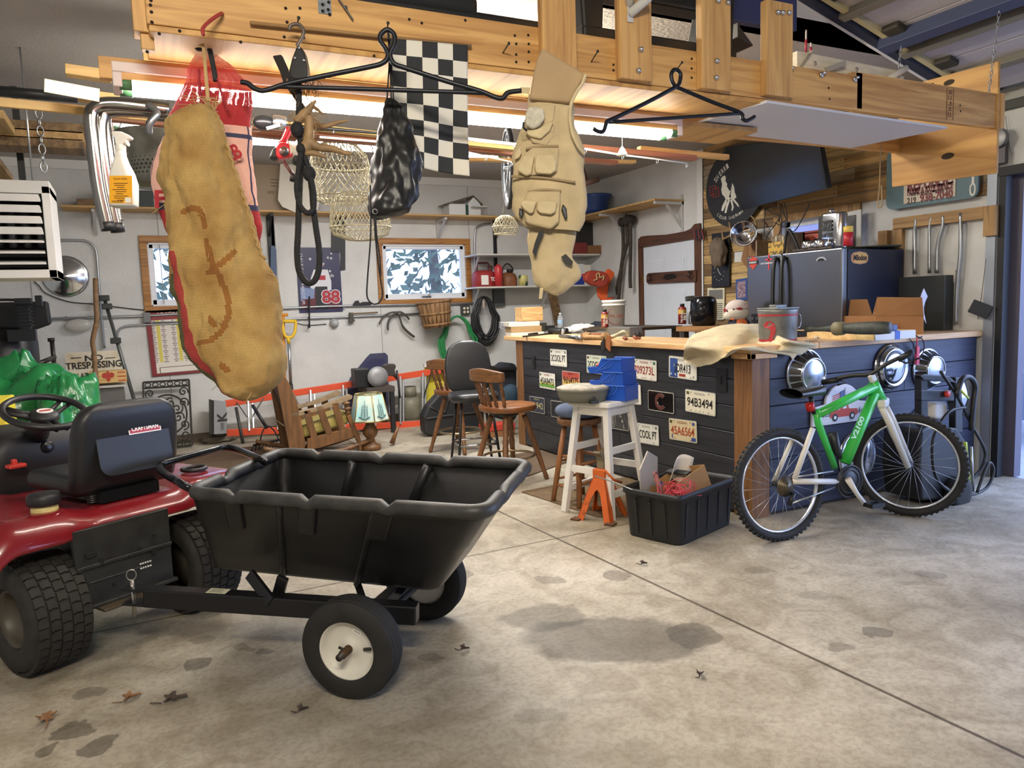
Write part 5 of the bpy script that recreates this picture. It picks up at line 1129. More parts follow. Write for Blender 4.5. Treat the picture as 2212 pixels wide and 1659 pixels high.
mb=MB();p=P(1277,462,X=XR-.33);mb.T=T(V((XR-.25,p.y,ZS_)));mb.lathe([(.0,.0),(.13,.0),(.15,.03),(.16,.16),(.20,.22),(.21,.25),(.19,.255),(.16,.22),(.15,.02),(0,.02)],28);one('blue_planter',mb,M('planter_blue',(44,70,132),.4),'blue plastic planter on the shelf corner above the door','planter',loc=(XR-.25,p.y,ZS_))
# window-height wall things ---------------------------------------------------
def conduit(lb,pl,off=.03,r=.013,clips=(),n=6):
    t=thing('conduit',lb,'conduit',PB(*pl[0],off),0);tubeY(pl,off,r,n).build('pipe',CON,t)
    for x,y in clips:
        mb=MB();p=PB(x,y,.012);mb.box(p,(.02,.024,.05));mb.build('clip',CON,t)
    return t
conduit('upper steel conduit running along the back wall under the windows',[(100,689),(300,683),(500,672),(700,662),(900,658),(1040,655)],.03,.014,((143,688),(743,664)),2)
conduit('lower steel conduit running below the poster to the basket',[(330,698),(480,693),(600,690),(760,684),(915,677)],.03,.012,(),2)
conduit('bent steel conduit rising beside the heater and down the wall',[(125,519),(165,519),(187,521),(203,532),(209,550),(213,600),(219,680),(226,752)],.03,.012)
conduit('looped conduit bending down to the clamp pole',[(390,699),(300,702),(270,705),(256,715),(252,735)],.03,.011)
conduit('grey conduit bend beside the small white shelf',[(1028,760),(1027,680),(1025,560),(1026,505),(1034,488),(1060,482)],.05,.013)
# junction boxes
def jbox(x,y,w,h,lb,m=None,dt=None):
    c=PB(x,y,0);mb=MB();mb.box((c.x,YB-.03,c.z),(w,.06,h))
    if dt:
        mb.mt(1)
        for dx,dz in dt:mb.lathe([(.018,0),(.018,.003),(0,.003)],12,F_A((c.x+dx,YB-.06,c.z+dz)))
    return one('junction_box',mb,[m or M('box_grey',(110,112,114),.45,.4),M('outlet_cream',(214,206,178),.5)],lb,'outlet',bev=.004,loc=(c.x,YB-.03,c.z))
jbox(317,686,.07,.11,'small round grey box on the conduit left of the sack')
jbox(1003,670,.115,.115,'four socket outlet box right of the bushel basket',M('box_dark',(70,72,74),.45,.4),[(-.024,-.024),(.024,-.024),(-.024,.024),(.024,.024)])
jbox(1075,641,.16,.25,'grey disconnect switch box below the small shelf',M('disconnect_grey',(84,88,90),.45,.3))
# wires
mb=tubeY([(74,608),(85,618),(100,634),(150,652),(205,657),(275,666),(340,672),(372,670)],.015,.005);one('wall_wire',mb,M('wire_black',(30,30,32),.6),'thin black wire sagging across the wall left of the sack','wire')
mb=tubeY([(555,664),(620,690),(660,702),(705,700)],.015,.004);one('lamp_wire',mb,M('wire_black',(30,30,32),.6),'thin wire leading to the round grey bulb holder','wire')
c=PB(721,698,0);mb=MB();mb.lathe([(.055,0),(.055,.03),(.045,.04),(.042,.07),(.03,.09),(0,.095)],24,F_A(c));one('bulb_holder',mb,M('porcelain',(176,178,180),.4),'round grey bulb holder on the wall below the poster','light fixture',loc=tuple(c))
# hubcap beside heater
hubcap(142,597,.215,'large round chrome hubcap beside the heater',2,F=F_A(PB(142,597,.004)),grp=None)
# poster
pl=[(643,535),(737,534),(737,674),(645,676)];c=PB(690,605,.006);pt=thing('race_poster','blue star spangled racing poster with red number 88','poster',c)
w=(PB(737,600)-PB(643,600)).x;h=(PB(690,535)-PB(690,675)).z;G=F_A(c)
mb=MB();mb.prism([(-w/2,-h/2),(w/2,-h/2),(w/2,h/2),(-w/2,h/2)],.004,G);mb.build('sheet',M('poster_navy',(46,46,84),.35,var=.15,sc=4),pt)
mb=MB();q=random.Random(6);z=.0045
def pq(p,i,dz=0):mb.mt(i);mb.prism(p,.0004,G@T(0,0,z+dz))
for k in range(17):
    x,y=q.uniform(-w*.25,w*.44),q.uniform(-.05,h*.42);r=.02*q.uniform(.8,1.2)
    pq([(x+(r if j%2==0 else r*.42)*math.sin(PI*j/5),y+(r if j%2==0 else r*.42)*math.cos(PI*j/5)) for j in range(10)],0)
pq([(-w*.45,-h*.45),(w*.45,-h*.45),(w*.45,-h*.2),(-w*.1,-h*.16),(-w*.45,-h*.12)],2,.0006)
pq([(-w*.45,-h*.30),(-w*.15,-h*.28),(-w*.12,-h*.14),(-w*.45,-h*.10)],5,.0012)
pq([(-w*.12,h*.16),(w*.20,h*.16),(w*.27,-h*.02),(w*.26,-h*.16),(w*.18,-h*.16),(w*.15,-h*.1),(-w*.10,-h*.1),(-w*.14,-h*.14),(-w*.22,-h*.12),(-w*.2,.02)],0,.0018)
pq(ell(w*.075,h*.065,16,w*.03,h*.24),4,.0018);pq([(-w*.0,h*.13),(w*.07,h*.13),(w*.06,h*.2),(w*.0,h*.2)],4,.0022)
pq([(-w*.1,-h*.1),(w*.17,-h*.1),(w*.18,-h*.45),(-w*.12,-h*.45)],3,.0024)
pq([(-w*.04,h*.07),(w*.14,h*.07),(w*.14,-h*.0),(-w*.04,h*.0)],1,.0026)
mb.mt(0);mb.text('88',G@T(w*.24,-h*.26,.0085),h*.225,w*.46,bold=.06);mb.mt(1);mb.text('88',G@T(w*.24,-h*.26,.009),h*.20,w*.42,bold=.03)
mb.mt(0);mb.text('DALE EARNHARDT JR',G@T(-w*.40,h*.02,.008)@RZ(-90),w*.085,h*.78,sh=.15)
mb.build('print',[M('print_white',(214,214,220),.5),M('print_crimson',(170,34,48),.5),M('print_maroon',(96,32,44),.5),M('print_dark',(26,24,30),.5),M('print_skin',(206,160,136),.5),M('print_sky',(120,140,180),.5)],pt)
# dark framed panel behind the poster edge
poly_px('dark_board',[(716,470),(746,470),(746,583),(736,584),(736,545),(716,545)],M('panel_black',(30,30,32),.5),'narrow black panel behind the wire baskets beside the poster','panel',.02,.02)
poly_px('level_bar',[(577,470),(590,455),(595,520),(600,700),(591,700),(582,540)],BRK,'','',.02,.0,par=sh)
t=poly_px('spirit_level',[(585,532),(592,530),(597,540),(598,640),(590,700),(583,690)],M('level_blue',(36,66,104),.4),'dark blue long tool hanging on the wall just right of the sack','tool',.03,.06)
# red framed chart
c=PB(388,738,.01);ch=thing('wall_chart','red framed chart with yellow columns on the wall beside the sack','chart',c);w,h=.62,.72;G=F_A(c)@RZ(1.5)
mb=MB();mb.prism([(-w/2,-h/2),(w/2,-h/2),(w/2,h/2),(-w/2,h/2)],.015,G);mb.build('frame',M('frame_red',(130,36,44),.4),ch,bev=.004)
mb=MB();mb.bb_(G@T(0,0,.0155),.01,-.04,w-.08,h-.14);mb.mt(1)
for k in range(3):mb.bb_(G@T(0,0,.0162),-.2+.2*k,.02,.035,.46)
mb.mt(2)
for k in range(6):
    for j in range(24):mb.bb_(G@T(0,0,.0165),-.25+.1*k,.24-.0195*j,.05-.015*((k+j)%3),.008)
mb.bb_(G@T(0,0,.0165),0,-.30,.46,.07);mb.mt(0);mb.text('UNION SCALE',G@T(0,.315,.016),.035,.38);mb.bb_(G@T(0,0,.017),0,-.30,.44,.055);mb.build('chart_sheet',[M('chart_paper',(222,216,206),.6),M('chart_yellow',(214,200,96),.6),M('chart_ink',(120,100,104),.6)],ch)
# unit heater ------------------------------------------------------------------
YH=5.3;ht=thing('unit_heater','white louvred unit heater hanging at the left edge','heater',P(60,500,Y=YH));
xr=P(116,500,Y=YH).x;zt_=P(105,402,Y=YH).z;z_b=P(125,600,Y=YH).z;xl_=xr-.62
HW=M('heater_white',(206,204,198),.5)
mb=MB()
mb.bb((xl_,YH,z_b),(xl_+.045,YH+.42,zt_));mb.bb((xr-.045,YH,z_b),(xr,YH+.42,zt_));mb.bb((xl_,YH,zt_-.045),(xr,YH+.42,zt_+.03));mb.bb((xl_,YH,z_b),(xr,YH+.42,z_b+.05));mb.build('case',HW,ht,bev=.004)
mb=MB();mb.bb((xl_+.03,YH+.25,z_b+.03),(xr-.03,YH+.27,zt_-.03));mb.mt(1)
for k in range(7):
    x=xl_+.09+.075*k;mb.tube(cat([(x,YH+.2,zt_-.1),(x,YH+.16,zt_-.22),(x,YH+.2,zt_-.34)],4),.026,8)
mb.build('heat_tubes',[M('heater_inside',(18,18,18),.8),M('tube_grey',(110,110,112),.4,.6)],ht)
for k in range(7):
    z=z_b+.085+k*(zt_-z_b-.14)/6.3;mb=MB();an=.022 if k>2 else .007
    mb.hexa([(xl_+.05,YH-.02,z-an),(xr-.05,YH-.02,z-an),(xr-.06,YH+.10,z+.02),(xl_+.06,YH+.10,z+.02),(xl_+.06,YH-.02,z+an),(xr-.06,YH-.02,z+an),(xr-.06,YH+.10,z+.024),(xl_+.06,YH+.10,z+.024)]);mb.build('louver',HW,ht,bev=.002)
mb=MB()
for x in(xl_+.1,xr-.1):mb.cyl((x,YH+.2,zt_),(x,YH+.2,3.06),.006,6)
mb.build('hanger_rod',CON,ht)
# plank bundle on chains -----------------------------------------------------------
YK=6.0;bd=thing('plank_rack','bundle of planks hung on chains above the heater','planks',P(100,285,Y=YK))
for (y0,y1,x1,m,dy) in((262,283,183,PW3[2],0),(278,300,181,PW3[0],.0),(296,316,180,PW3[2],.0)):
    a=P(-20,y0,Y=YK);b=P(x1,y1,Y=YK);z=P(100,(y0+y1)/2,Y=YK).z;mb=MB();mb.bb((a.x-.8,YK+dy,z-.036),(b.x,YK+.25+dy,z+.03));mb.build('plank',m,bd,bev=.004)
mb=MB();chain(mb,P(95,370,Y=YK-.02),P(81,215,Y=YK-.02),.07,.014,.005);mb.build('chain',BOLT,bd)
mb=MB();a=P(10,265,Y=YK-.25);mb.bb((a.x-.7,YK-.5,a.z-.03),(a.x+.03,YK-.05,a.z+.02));mb.build('plank',PW3[1],bd,bev=.004)
a=P(30,400,Y=5.9);mb=MB();mb.hexa([(a.x-.6,5.2,a.z+.12),(a.x-.14,5.2,a.z+.3),(a.x+.0,5.9,a.z+.02),(a.x-.6,5.9,a.z-.1),(a.x-.6,5.2,a.z+.16),(a.x-.14,5.2,a.z+.34),(a.x,5.9,a.z+.06),(a.x-.6,5.9,a.z-.06)]);one('leaning_board',mb,PW3[2],'brown board corner lying on top of the heater','board')
mb=MB();p=P(40,305,Y=6.4);mb.bb((p.x-.02,6.4,P(45,420,Y=6.4).z),(p.x+.02,6.44,3.05));one('hanger_post',mb,BRK,'dark hanging post left of the plank chain','post')
# rods and trims stored under the loft ------------------------------------------------
def rod(lb,nm,ca,pa,pb,Y,r,m,sq=None,grp=None):
    a=P(*pa,Y=Y);b=P(*pb,Y=Y);mb=MB()
    if sq:mb.bar(a,b,sq[0],sq[1])
    else:mb.cyl(a,b,r,10)
    return one(nm,mb,m,lb,ca,grp,loc=tuple((a+b)/2),bev=.002 if sq else 0)
TRW=WOOD('trim_yellow',(214,178,112),(186,146,84),0,1,.5,False);TRR=WOOD('trim_red',(168,112,84),(134,84,60),0,1,.5,False)
rod('yellow moulding strip in front of the chrome pipes','moulding','moulding',(-10,220),(330,253),3.5,0,TRW,(.02,.035))
rod('black pipe lying left of the strip light','pipe','pipe',(-10,196),(168,212),3.9,.022,BLACKP)
rod('slotted pale steel angle left of the strip light','steel_angle','steel angle',(95,184),(215,206),3.3,0,M('angle_zinc',(206,202,178),.4,.4),(.004,.05))
rod('short pale plank above the slotted steel angle','plank','plank',(142,152),(240,166),3.6,0,TRW,(.06,.04))
rod('tan plank end below the slotted steel angle','plank','plank',(168,206),(260,218),3.55,0,TRW,(.06,.04))
for k,(pa,pb,Y,m,s,lb) in enumerate((((545,262),(1110,322),3.6,TRW,(.05,.02),'light wood moulding uppermost below the strip light'),((545,275),(1180,340),3.7,TRR,(.05,.02),'reddish moulding just under the light one below the strip light'),((560,288),(1330,352),3.9,TRR,(.06,.02),'reddish brown moulding with its tip near the vest'),((1240,318),(1500,342),3.6,TRR,(.05,.03),'reddish wood strip poking out right of the vest'),((1380,322),(1571,340),3.7,TRW,(.04,.03),'pale wood strip ending in front of the black television'),((230,256),(640,300),3.9,TRR,(.05,.02),'brown moulding behind the chrome pipe clamp'),((1000,345),(1370,350),4.3,TRW,(.05,.02),'farthest pale moulding seen right of the flag'))):
    rod(lb,'moulding','moulding',pa,pb,Y,0,m,s,'mouldings stored under the loft')
ROD=M('rod_black',(28,28,30),.3);RODW=M('rod_white',(226,220,210),.35)
def frod(lb,pl,Y,rs,m,grp=None):
    t=thing('fishing_rod',lb,'fishing rod',P(*pl[0],Y=Y),0,grp);pts=[P(x,y,Y=Y) for x,y in pl];n=len(pts)
    mb=MB();mb.tube(pts,rs,8);mb.build('blank',m,t)
    for i in range(1,n):
        mb=MB();mb.torus(.008,.0018,12,5,frame(pts[i]+V((0,0,-.012)),(0,1,0),(0,0,1)));mb.build('line_guide',CON,t)
    return t
frod('white fishing rod with black bands right of the flag',[(1010,300),(1110,312),(1265,322),(1345,335),(1420,344),(1484,353)],3.3,[.008,.008,.006,.005,.004,.003],RODW)
frod('thin white fishing rod slanting down behind the flag',[(690,296),(840,308),(1015,330),(1050,338),(1105,350)],3.35,[.005,.005,.004,.004,.003],RODW)
frod('black fishing rod behind the antler',[(560,270),(660,276),(720,279),(820,288),(905,296)],3.4,[.013,.011,.008,.006,.005],ROD)
# chrome reel on that rod
t=thing('fishing_reel','chrome spinning reel on the black rod below the strip light','fishing reel',P(590,265,Y=3.36));CH2=M('reel_silver',(180,178,176),.25,.9)
mb=MB();mb.ball(P(570,265,Y=3.33),(.045,.03,.03));mb.build('reel_body',M('reel_dark',(50,50,52),.3,.5),t)
mb=MB();mb.cyl(P(588,263,Y=3.33),P(617,266,Y=3.33),.030,20);mb.build('spool',CH2,t);mb=MB();mb.bar(P(575,278,Y=3.3),P(605,270,Y=3.3),.008,.014);mb.build('crank',ROD,t)
# red spinning reel
t=thing('fishing_reel','red and black spinning reel hanging left of the rope','fishing reel',P(620,330,Y=2.95));RR=M('reel_red',(206,44,58),.3,coat=.3);Yq=2.95
def pr(x,y,o=0):return P(x,y,Y=Yq+o)
mb=MB();pl=[(596,318),(604,306),(624,308),(634,326),(634,338),(604,344),(596,336)];pt=[pr(x,y) for x,y in pl];mb.loft([[p+V((0,.06,0)) for p in pt],pt],sm=False);mb.build('reel_body',RR,t,bev=.008)
mb=MB();pl=[(585,338),(590,320),(600,314),(600,345)];pt=[pr(x,y,.005) for x,y in pl];mb.loft([[p+V((0,.05,0)) for p in pt],pt],sm=False);pl=[(634,318),(648,312),(656,330),(648,356),(636,350)];pt=[pr(x,y,.005) for x,y in pl];mb.loft([[p+V((0,.05,0)) for p in pt],pt],sm=False);mb.build('end_shell',BLACKP,t,bev=.006)
mb=MB();mb.tube(cat([pr(609,312,.03),pr(617,296,.03),pr(623,282,.03),pr(624,276,.03)],4),[.016]*2+[.012]*11,8);mb.bar(pr(617,277,.03),pr(634,276,.03),.015,.008);mb.build('foot_stem',RR,t)
mb=MB();mb.lathe([(.017,0),(.017,.012),(.010,.014),(.010,.022),(0,.022)],16,F_A(pr(613,328,-.001)));mb.build('drag_knob',M('knob_metal',(120,116,112),.3,.8),t)
mb=MB();mb.lathe([(.032,0),(.036,.01),(.030,.05),(.036,.06),(0,.06)],20,frame(pr(658,328,.03),(0,0,1),(0,1,0)));mb.build('spool',M('spool_cream',(222,216,196),.5),t)
mb=MB();mb.tube([pr(612,348),pr(625,366),pr(634,380)],.007,8);mb.build('crank_arm',M('crank_dark',(90,52,48),.4),t);mb=MB();mb.tube([pr(634,376),pr(631,392)],[.012,.010],10);mb.build('crank_grip',BLACKP,t)
# chrome exhaust pipes with clamp
t=thing('exhaust_pipes','chrome exhaust pipes bent down in front of the shelf','exhaust pipe',P(215,240,Y=3.45));CE=M('pipe_chrome',(150,148,144),.2,1.)
for k,(pl,r) in enumerate((([(365,236),(280,226),(230,224),(206,232),(196,250),(200,300),(212,400),(229,480),(233,497)],.026),([(365,246),(290,240),(240,240),(222,250),(220,300),(232,400),(248,480),(252,492)],.024),([(362,242),(290,234),(236,238),(228,260),(236,330),(248,440),(254,478)],.022))):
    mb=MB();mb.tube(cat([P(x,y,Y=3.45+.03*k) for x,y in pl],6),r,14);mb.build('bent_pipe',CE,t)
mb=MB();mb.cyl(P(231,480,Y=3.45),P(235,498,Y=3.45),.028,14);mb.build('rubber_tip',BLACKP,t);mb=MB();mb.cyl(P(251,482,Y=3.48),P(255,502,Y=3.48),.027,14);mb.build('rubber_tip',BLACKP,t)
mb=MB();a=P(325,226,Y=3.42);b=P(322,288,Y=3.42);mb.tube(cat([a+V((-.01,0,0)),a.lerp(b,.3)+V((.025,-.02,0)),a.lerp(b,.7)+V((-.0,-.02,0)),b],5),.014,8);mb.build('clamp',M('clamp_grey',(120,122,122),.35,.8),t)
rod('dark steel bar behind the chrome pipes','steel_bar','bar',(228,234),(372,250),3.6,0,M('bar_teal',(52,62,68),.4,.3),(.04,.05))
# galvanised bucket with holes
p=P(318,345,Y=4.6);zb_=P(325,404,Y=4.6).z;zt2=P(320,290,Y=4.6).z
t=thing('galvanised_bucket','galvanised bucket full of drain holes hanging behind the spray bottle','bucket',(p.x+.06,4.6,zb_));r0=.13;r1=.20;h=zt2-zb_
mb=MB();mb.lathe([(0,0),(r0,0),(r0+.01,.03),(r1-.02,h-.06),(r1-.01,h-.05),(r1,h-.01),(r1+.012,h),(r1-.01,h-.01),(r0,.01),(0,.01)],36,T(p.x+.06,4.6,zb_));GAL=M('galvanised_old',(140,140,128),.45,.6,var=.25,sc=12);mb.build('pail',GAL,t)
mb=MB()
for j in range(7):
    for k in range(40):
        z=.06+j*(h-.14)/7;a=2*PI*(k+.5*(j%2))/40;r=r0+.008+(r1-r0-.03)*(z/h)+.004
        mb.lathe([(.005,0),(0,.001)],6,frame((p.x+.06+r*math.cos(a),4.6+r*math.sin(a),zb_+z),(-math.sin(a),math.cos(a),0),(0,0,1)))
o=mb.build('drain_holes',M('hole_black',(20,20,20),.9),t);o['kind']='stuff'
mb=MB();mb.tube(cat([(p.x+.06-r1,4.6,zt2-.02),(p.x+.06-.1,4.6,zt2+.2),(p.x+.06,4.6,zt2+.28),(p.x+.06+.1,4.6,zt2+.2),(p.x+.06+r1,4.6,zt2-.02)],5),.005,6);mb.cyl((p.x+.06,4.6,zt2+.28),(p.x+.06,4.6,3.06),.004,5);mb.build('bail',CON,t)
# wire fish baskets
NETW=M('net_wire',(186,178,150),.5,.3)
def wirebasket(lb,prof,c,n=26,tw=5,r=.0026,rings=()):
    t=thing('wire_basket',lb,'wire basket',c,0);mb=MB()
    for s in(-1,1):
        for k in range(n):
            pts=[]
            for i,(rr,z) in enumerate(prof):
                a=2*PI*k/n+s*2*PI/n*i*tw/len(prof);pts.append((c[0]+rr*math.cos(a),c[1]+rr*.8*math.sin(a),c[2]+z))
            mb.tube(pts,r,4)
    o=mb.build('mesh',NETW,t);o['kind']='stuff'
    for rr,z in rings:
        m2=MB();m2.tube([(c[0]+rr*math.cos(2*PI*k/28),c[1]+rr*.8*math.sin(2*PI*k/28),c[2]+z) for k in range(28)],r*1.8,6,True);m2.build('hoop',NETW,t)
    return t
Yb2=4.6;c=P(735,375,Y=Yb2);s=Yb2*.95/FL*1.0
k=(P(735,300,Y=Yb2)-P(735,400,Y=Yb2)).z/100
wirebasket('crumpled wire fish basket hanging behind the antler',[(.02,75*k),(40*k,62*k),(60*k,40*k),(66*k,15*k),(62*k,-10*k),(72*k,-30*k),(60*k,-55*k),(40*k,-66*k)],c,30,9,.0028,((64*k,15*k),(60*k,-50*k)))
c=P(778,470,Y=Yb2);wirebasket('lower wire fish basket with open hoop above the window',[(55*k,50*k),(62*k,30*k),(66*k,5*k),(68*k,-20*k),(62*k,-38*k),(30*k,-50*k),(5*k,-52*k)],c,28,7,.0028,((68*k,-22*k),(55*k,50*k)))
mb=MB();mb.tube(cat([P(798,440,Y=Yb2+.1),P(806,330,Y=Yb2),P(790,310,Y=Yb2),P(770,300,Y=Yb2)],5),.004,6);one('basket_cord',mb,M('cord_dark',(60,54,48),.7),'dark cord holding up the wire fish baskets','cord')
c=P(1092,490,Y=5.4);k2=k*1.15;wirebasket('small flattened wire basket hanging left of the vest hem',[(10*k2,28*k2),(24*k2,20*k2),(34*k2,2*k2),(30*k2,-18*k2)],c,18,5,.0026,((34*k2,0),(30*k2,-18*k2)))
mb=MB();mb.cyl(P(1086,460,Y=5.4),P(1100,345,Y=5.4),.004,6);one('hanging_wire',mb,CON,'straight wire holding the small flattened basket','wire')
# bicycle wheel and rack behind the vest
c=P(1098,365,Y=5.6);t=thing('bicycle_wheel','bicycle wheel hung up high behind the vest','wheel',c);F=frame(c,(.35,1,0),(0,0,1))
mb=MB();mb.torus(.30,.023,48,10,F);mb.build('tire',RUB,t);mb=MB();mb.torus(.272,.010,48,8,F);mb.build('wheel_rim',CON,t)
for j in range(14):
    mb=MB();a=2*PI*j/14;mb.cyl(F@V((.02*math.cos(a+1),.02*math.sin(a+1),.02)),F@V((.272*math.cos(a),.272*math.sin(a),0)),.0022,4);mb.build('spoke',CON,t)
mb=MB();mb.cyl(F@V((0,0,-.04)),F@V((0,0,.04)),.02,10);mb.build('hub',CON,t)
c=P(1268,395,Y=7.5);mb=MB();mb.T=frame(c,(1,0,.3),(0,1,0));mb.lathe([(.14,-.03),(.15,0),(.14,.03)],24);mb.cyl((0,0,.03),(.0,.0,c.z and (3.05-c.z)),.02,8);one('round_stool',mb,M('seat_brown',(90,66,56),.6),'small brown round stool top hung upside down right of the vest','stool')
# tassel
mb=MB();p=P(1344,322,Y=3.2);mb.lathe([(.028,-.03),(.012,.0),(.004,.012),(0,.013)],12,T(p));mb.cyl(p+V((0,0,.01)),p+V((0,0,.12)),.0015,5);one('tassel',mb,M('tassel_cream',(226,220,200),.8),'small cream tassel hanging under the strip light end','tassel')
# compressor
YC=7.6;cp=thing('air_compressor','big black air compressor in the left corner under the heater','compressor',P(45,850,Y=YC));CBK=M('compressor_black',(26,27,29),.4)
c=P(38,750,Y=YC);rT=(P(85,760,Y=YC)-c).x+.0
zb=P(40,830,Y=YC).z;zt=P(40,722,Y=YC).z
mb=MB();R=.24;cx=P(84,780,Y=YC).x-R;mb.lathe([(0,-.05),(R*.8,-.03),(R,.08),(R,zt-.12),(R*.85,zt-.03),(R*.4,zt),(0,zt)],32,T(cx,YC+.1,0.05));mb.build('tank',CBK,cp)
mb=MB()
for a in range(3):mb.cyl((cx+.2*math.cos(a*2.1),YC+.1+.2*math.sin(a*2.1),0),(cx+.16*math.cos(a*2.1),YC+.1+.16*math.sin(a*2.1),.15),.02,8)
mb.build('foot',CBK,cp)
a=P(-30,715,Y=YC-.1);b=P(103,650,Y=YC-.1);mb=MB();mb.prism([(a.x-.1,a.z+.03),(P(70,718,Y=YC-.1).x,a.z-.01),(b.x,P(100,716,Y=YC-.1).z+.06),(b.x-.01,b.z),(a.x-.1,b.z)],-.10,Matrix(((1,0,0,0),(0,0,1,YC+.1),(0,1,0,0),(0,0,0,1))));mb.build('belt_guard',M('guard_black',(20,20,21),.6),cp,bev=.02)
mb=MB();p=P(55,690,Y=YC-.18)
for k in range(6):mb.box((p.x,YC-.2,p.z-.05+.03*k),(.11,.1,.012))
mb.box((p.x,YC-.2,p.z),(.08,.08,.2));mb.box((p.x,YC-.2,p.z+.15),(.12,.09,.05));mb.box((p.x-.03,YC-.2,p.z-.13),(.2,.1,.10));mb.box((p.x+.11,YC-.2,p.z+.15),(.05,.06,.09));mb.tube(cat([(p.x-.02,YC-.2,p.z+.16),(p.x-.2,YC-.2,p.z+.16),(p.x-.26,YC-.2,p.z+.08)],4),.012,8);mb.build('pump',CBK,cp,bev=.004)
F=frame((cx,YC+.1-R*1.005,P(40,795,Y=YC).z),(1,0,0),(0,0,1));mb=MB()
def lab(u,v):a=-PI/2+(-.9+1.75*u);return V((cx+R*1.004*math.cos(a),YC+.1+R*1.004*math.sin(a),P(30,812,Y=YC).z+(P(30,770,Y=YC).z-P(30,812,Y=YC).z)*v))
mb.grid(lab,14,3)
for i,f in enumerate(mb.f):mb.m[i]=1 if(i//2)in(2,3,6) else 0
mb.mt(2);mb.text('CAST IRON',frame(lab(.80,.75)+V((0,-.004,0)),(.9,.43,0),(0,0,1)),.022,.10,bold=.02);mb.build('tank_label',[M('label_white',(230,228,220),.5),M('label_black',(30,30,30),.5),M('label_red',(190,40,44),.5)],cp)
mb=MB()
pa=P(112,735,Y=8.2);pb=P(120,820,Y=8.2);mb.cyl(pa,pb,.020,10);mb.cyl(P(85,785,Y=7.75),P(117,772,Y=8.1),.022,10);mb.cyl(P(110,730,Y=8.2),P(111,738,Y=8.2),.03,10);mb.build('drain_pipe',M('pipe_iron',(60,56,52),.4,.7),cp)
# no trespassing sign, crate, stick, pole
pl=[(140,762),(252,757),(266,800),(272,835),(145,835)];c=P(203,795,Y=8.6);t=thing('warning_sign','weathered white NO TRESPASSING sign leaning at the left wall','sign',c)
pt=[P(x,y,Y=8.6) for x,y in pl];mb=MB();mb.loft([[p+V((0,.03,0)) for p in pt],pt],sm=False);mb.build('board',M('sign_weathered',(214,206,186),.8,col2=(186,166,126),sc=6,thr=(.30,.5)),t)
mb=MB();mb.mi=0
def tx(s,x,y,h,w):mb.text(s,F_A(P(x,y,Y=8.596))@RZ(.6),h,w,bold=.02)
k=(P(200,760,Y=8.6)-P(200,800,Y=8.6)).z/40
tx('NO',203,773,13*k,34*k);tx('TRESPASSING',203,788,15*k,106*k);tx('VIOLATORS WILL',197,810,11*k,92*k);tx('BE PROSECUTED',197,822,11*k,88*k)
for x in(165,238):mb.box(P(x,773,Y=8.595),(20*k,.001,1.5*k))
mb.build('lettering',M('sign_ink',(36,32,30),.6),t)
t=thing('wooden_crate','yellowed wooden crate with a red eagle mark in front of the sign','crate',P(232,830,Y=8.4));a=P(195,830,Y=8.4);b=P(272,799,Y=8.4)
mb=MB();mb.bb((a.x,8.4,a.z),(b.x,8.55,b.z));mb.build('crate_body',WOOD('crate_wood',(214,180,116),(180,142,84),0,1),t,bev=.003)
mb=MB();G=F_A(((a.x+b.x)/2,8.398,(a.z+b.z)/2))
for s in(-1,1):mb.prism([(0,.03),(s*.03,.045),(s*.055,.03),(s*.05,.0),(s*.035,-.012),(s*.02,-.008),(s*.012,-.04),(0,-.05)],.001,G)
mb.prism(ell(.012,.015,10,.0,.045),.001,G)
for k2 in range(3):mb.bb_(G@T(0,0,.001),.12,.04-.04*k2,.07,.01)
mb.build('eagle_mark',M('mark_red',(176,60,48),.7),t)
t=thing('utility_cabinet','grey box cabinet under the crate behind the mower','cabinet',P(215,860,Y=8.5));a=P(150,838,Y=8.42);b=P(266,832,Y=8.42)
mb=MB();mb.bb((a.x,8.42,0),(b.x,8.85,a.z-.02));mb.build('cabinet_body',M('cabinet_grey',(96,94,92),.5),t,bev=.004);mb=MB();mb.bb((a.x-.02,8.38,a.z-.02),(b.x+.02,8.9,a.z+.0));mb.build('cabinet_top',M('cabinet_top',(190,186,178),.5),t)
mb=tubeY([(206,601),(207,650),(209,690),(203,720),(200,740),(203,760),(206,800),(213,880),(216,940)],.85,.022,5);one('walking_stick',mb,M('stick_bark',(150,116,80),.7,var=.25,sc=20),'crooked wooden stick leaning against the wall over the sign','stick')
t=thing('clamp_pole','grey pipe clamp leaning diagonally right of the sign','clamp',PB(250,760,.4));mb=MB();mb.cyl(PB(224,640,.12),PB(291,868,.5),.018,10);mb.build('bar_pipe',M('clamp_steel',(104,108,104),.4,.6),t)
for x,y in((225,644),(231,662),(250,736)):
    mb=MB();mb.box(PB(x,y,.16+.0016*(y-640)),(.10,.06,.06));mb.build('clamp_jaw',M('jaw_iron',(66,68,66),.5,.6),t,bev=.008)
mb=MB();mb.ball(PB(170,703,.06),(.13,.05,.07),14,8);one('plastic_bag',mb,M('bag_clear',(206,204,198),.2,alpha=.6),'small clear plastic bag hanging from the conduit left of the stick','bag')
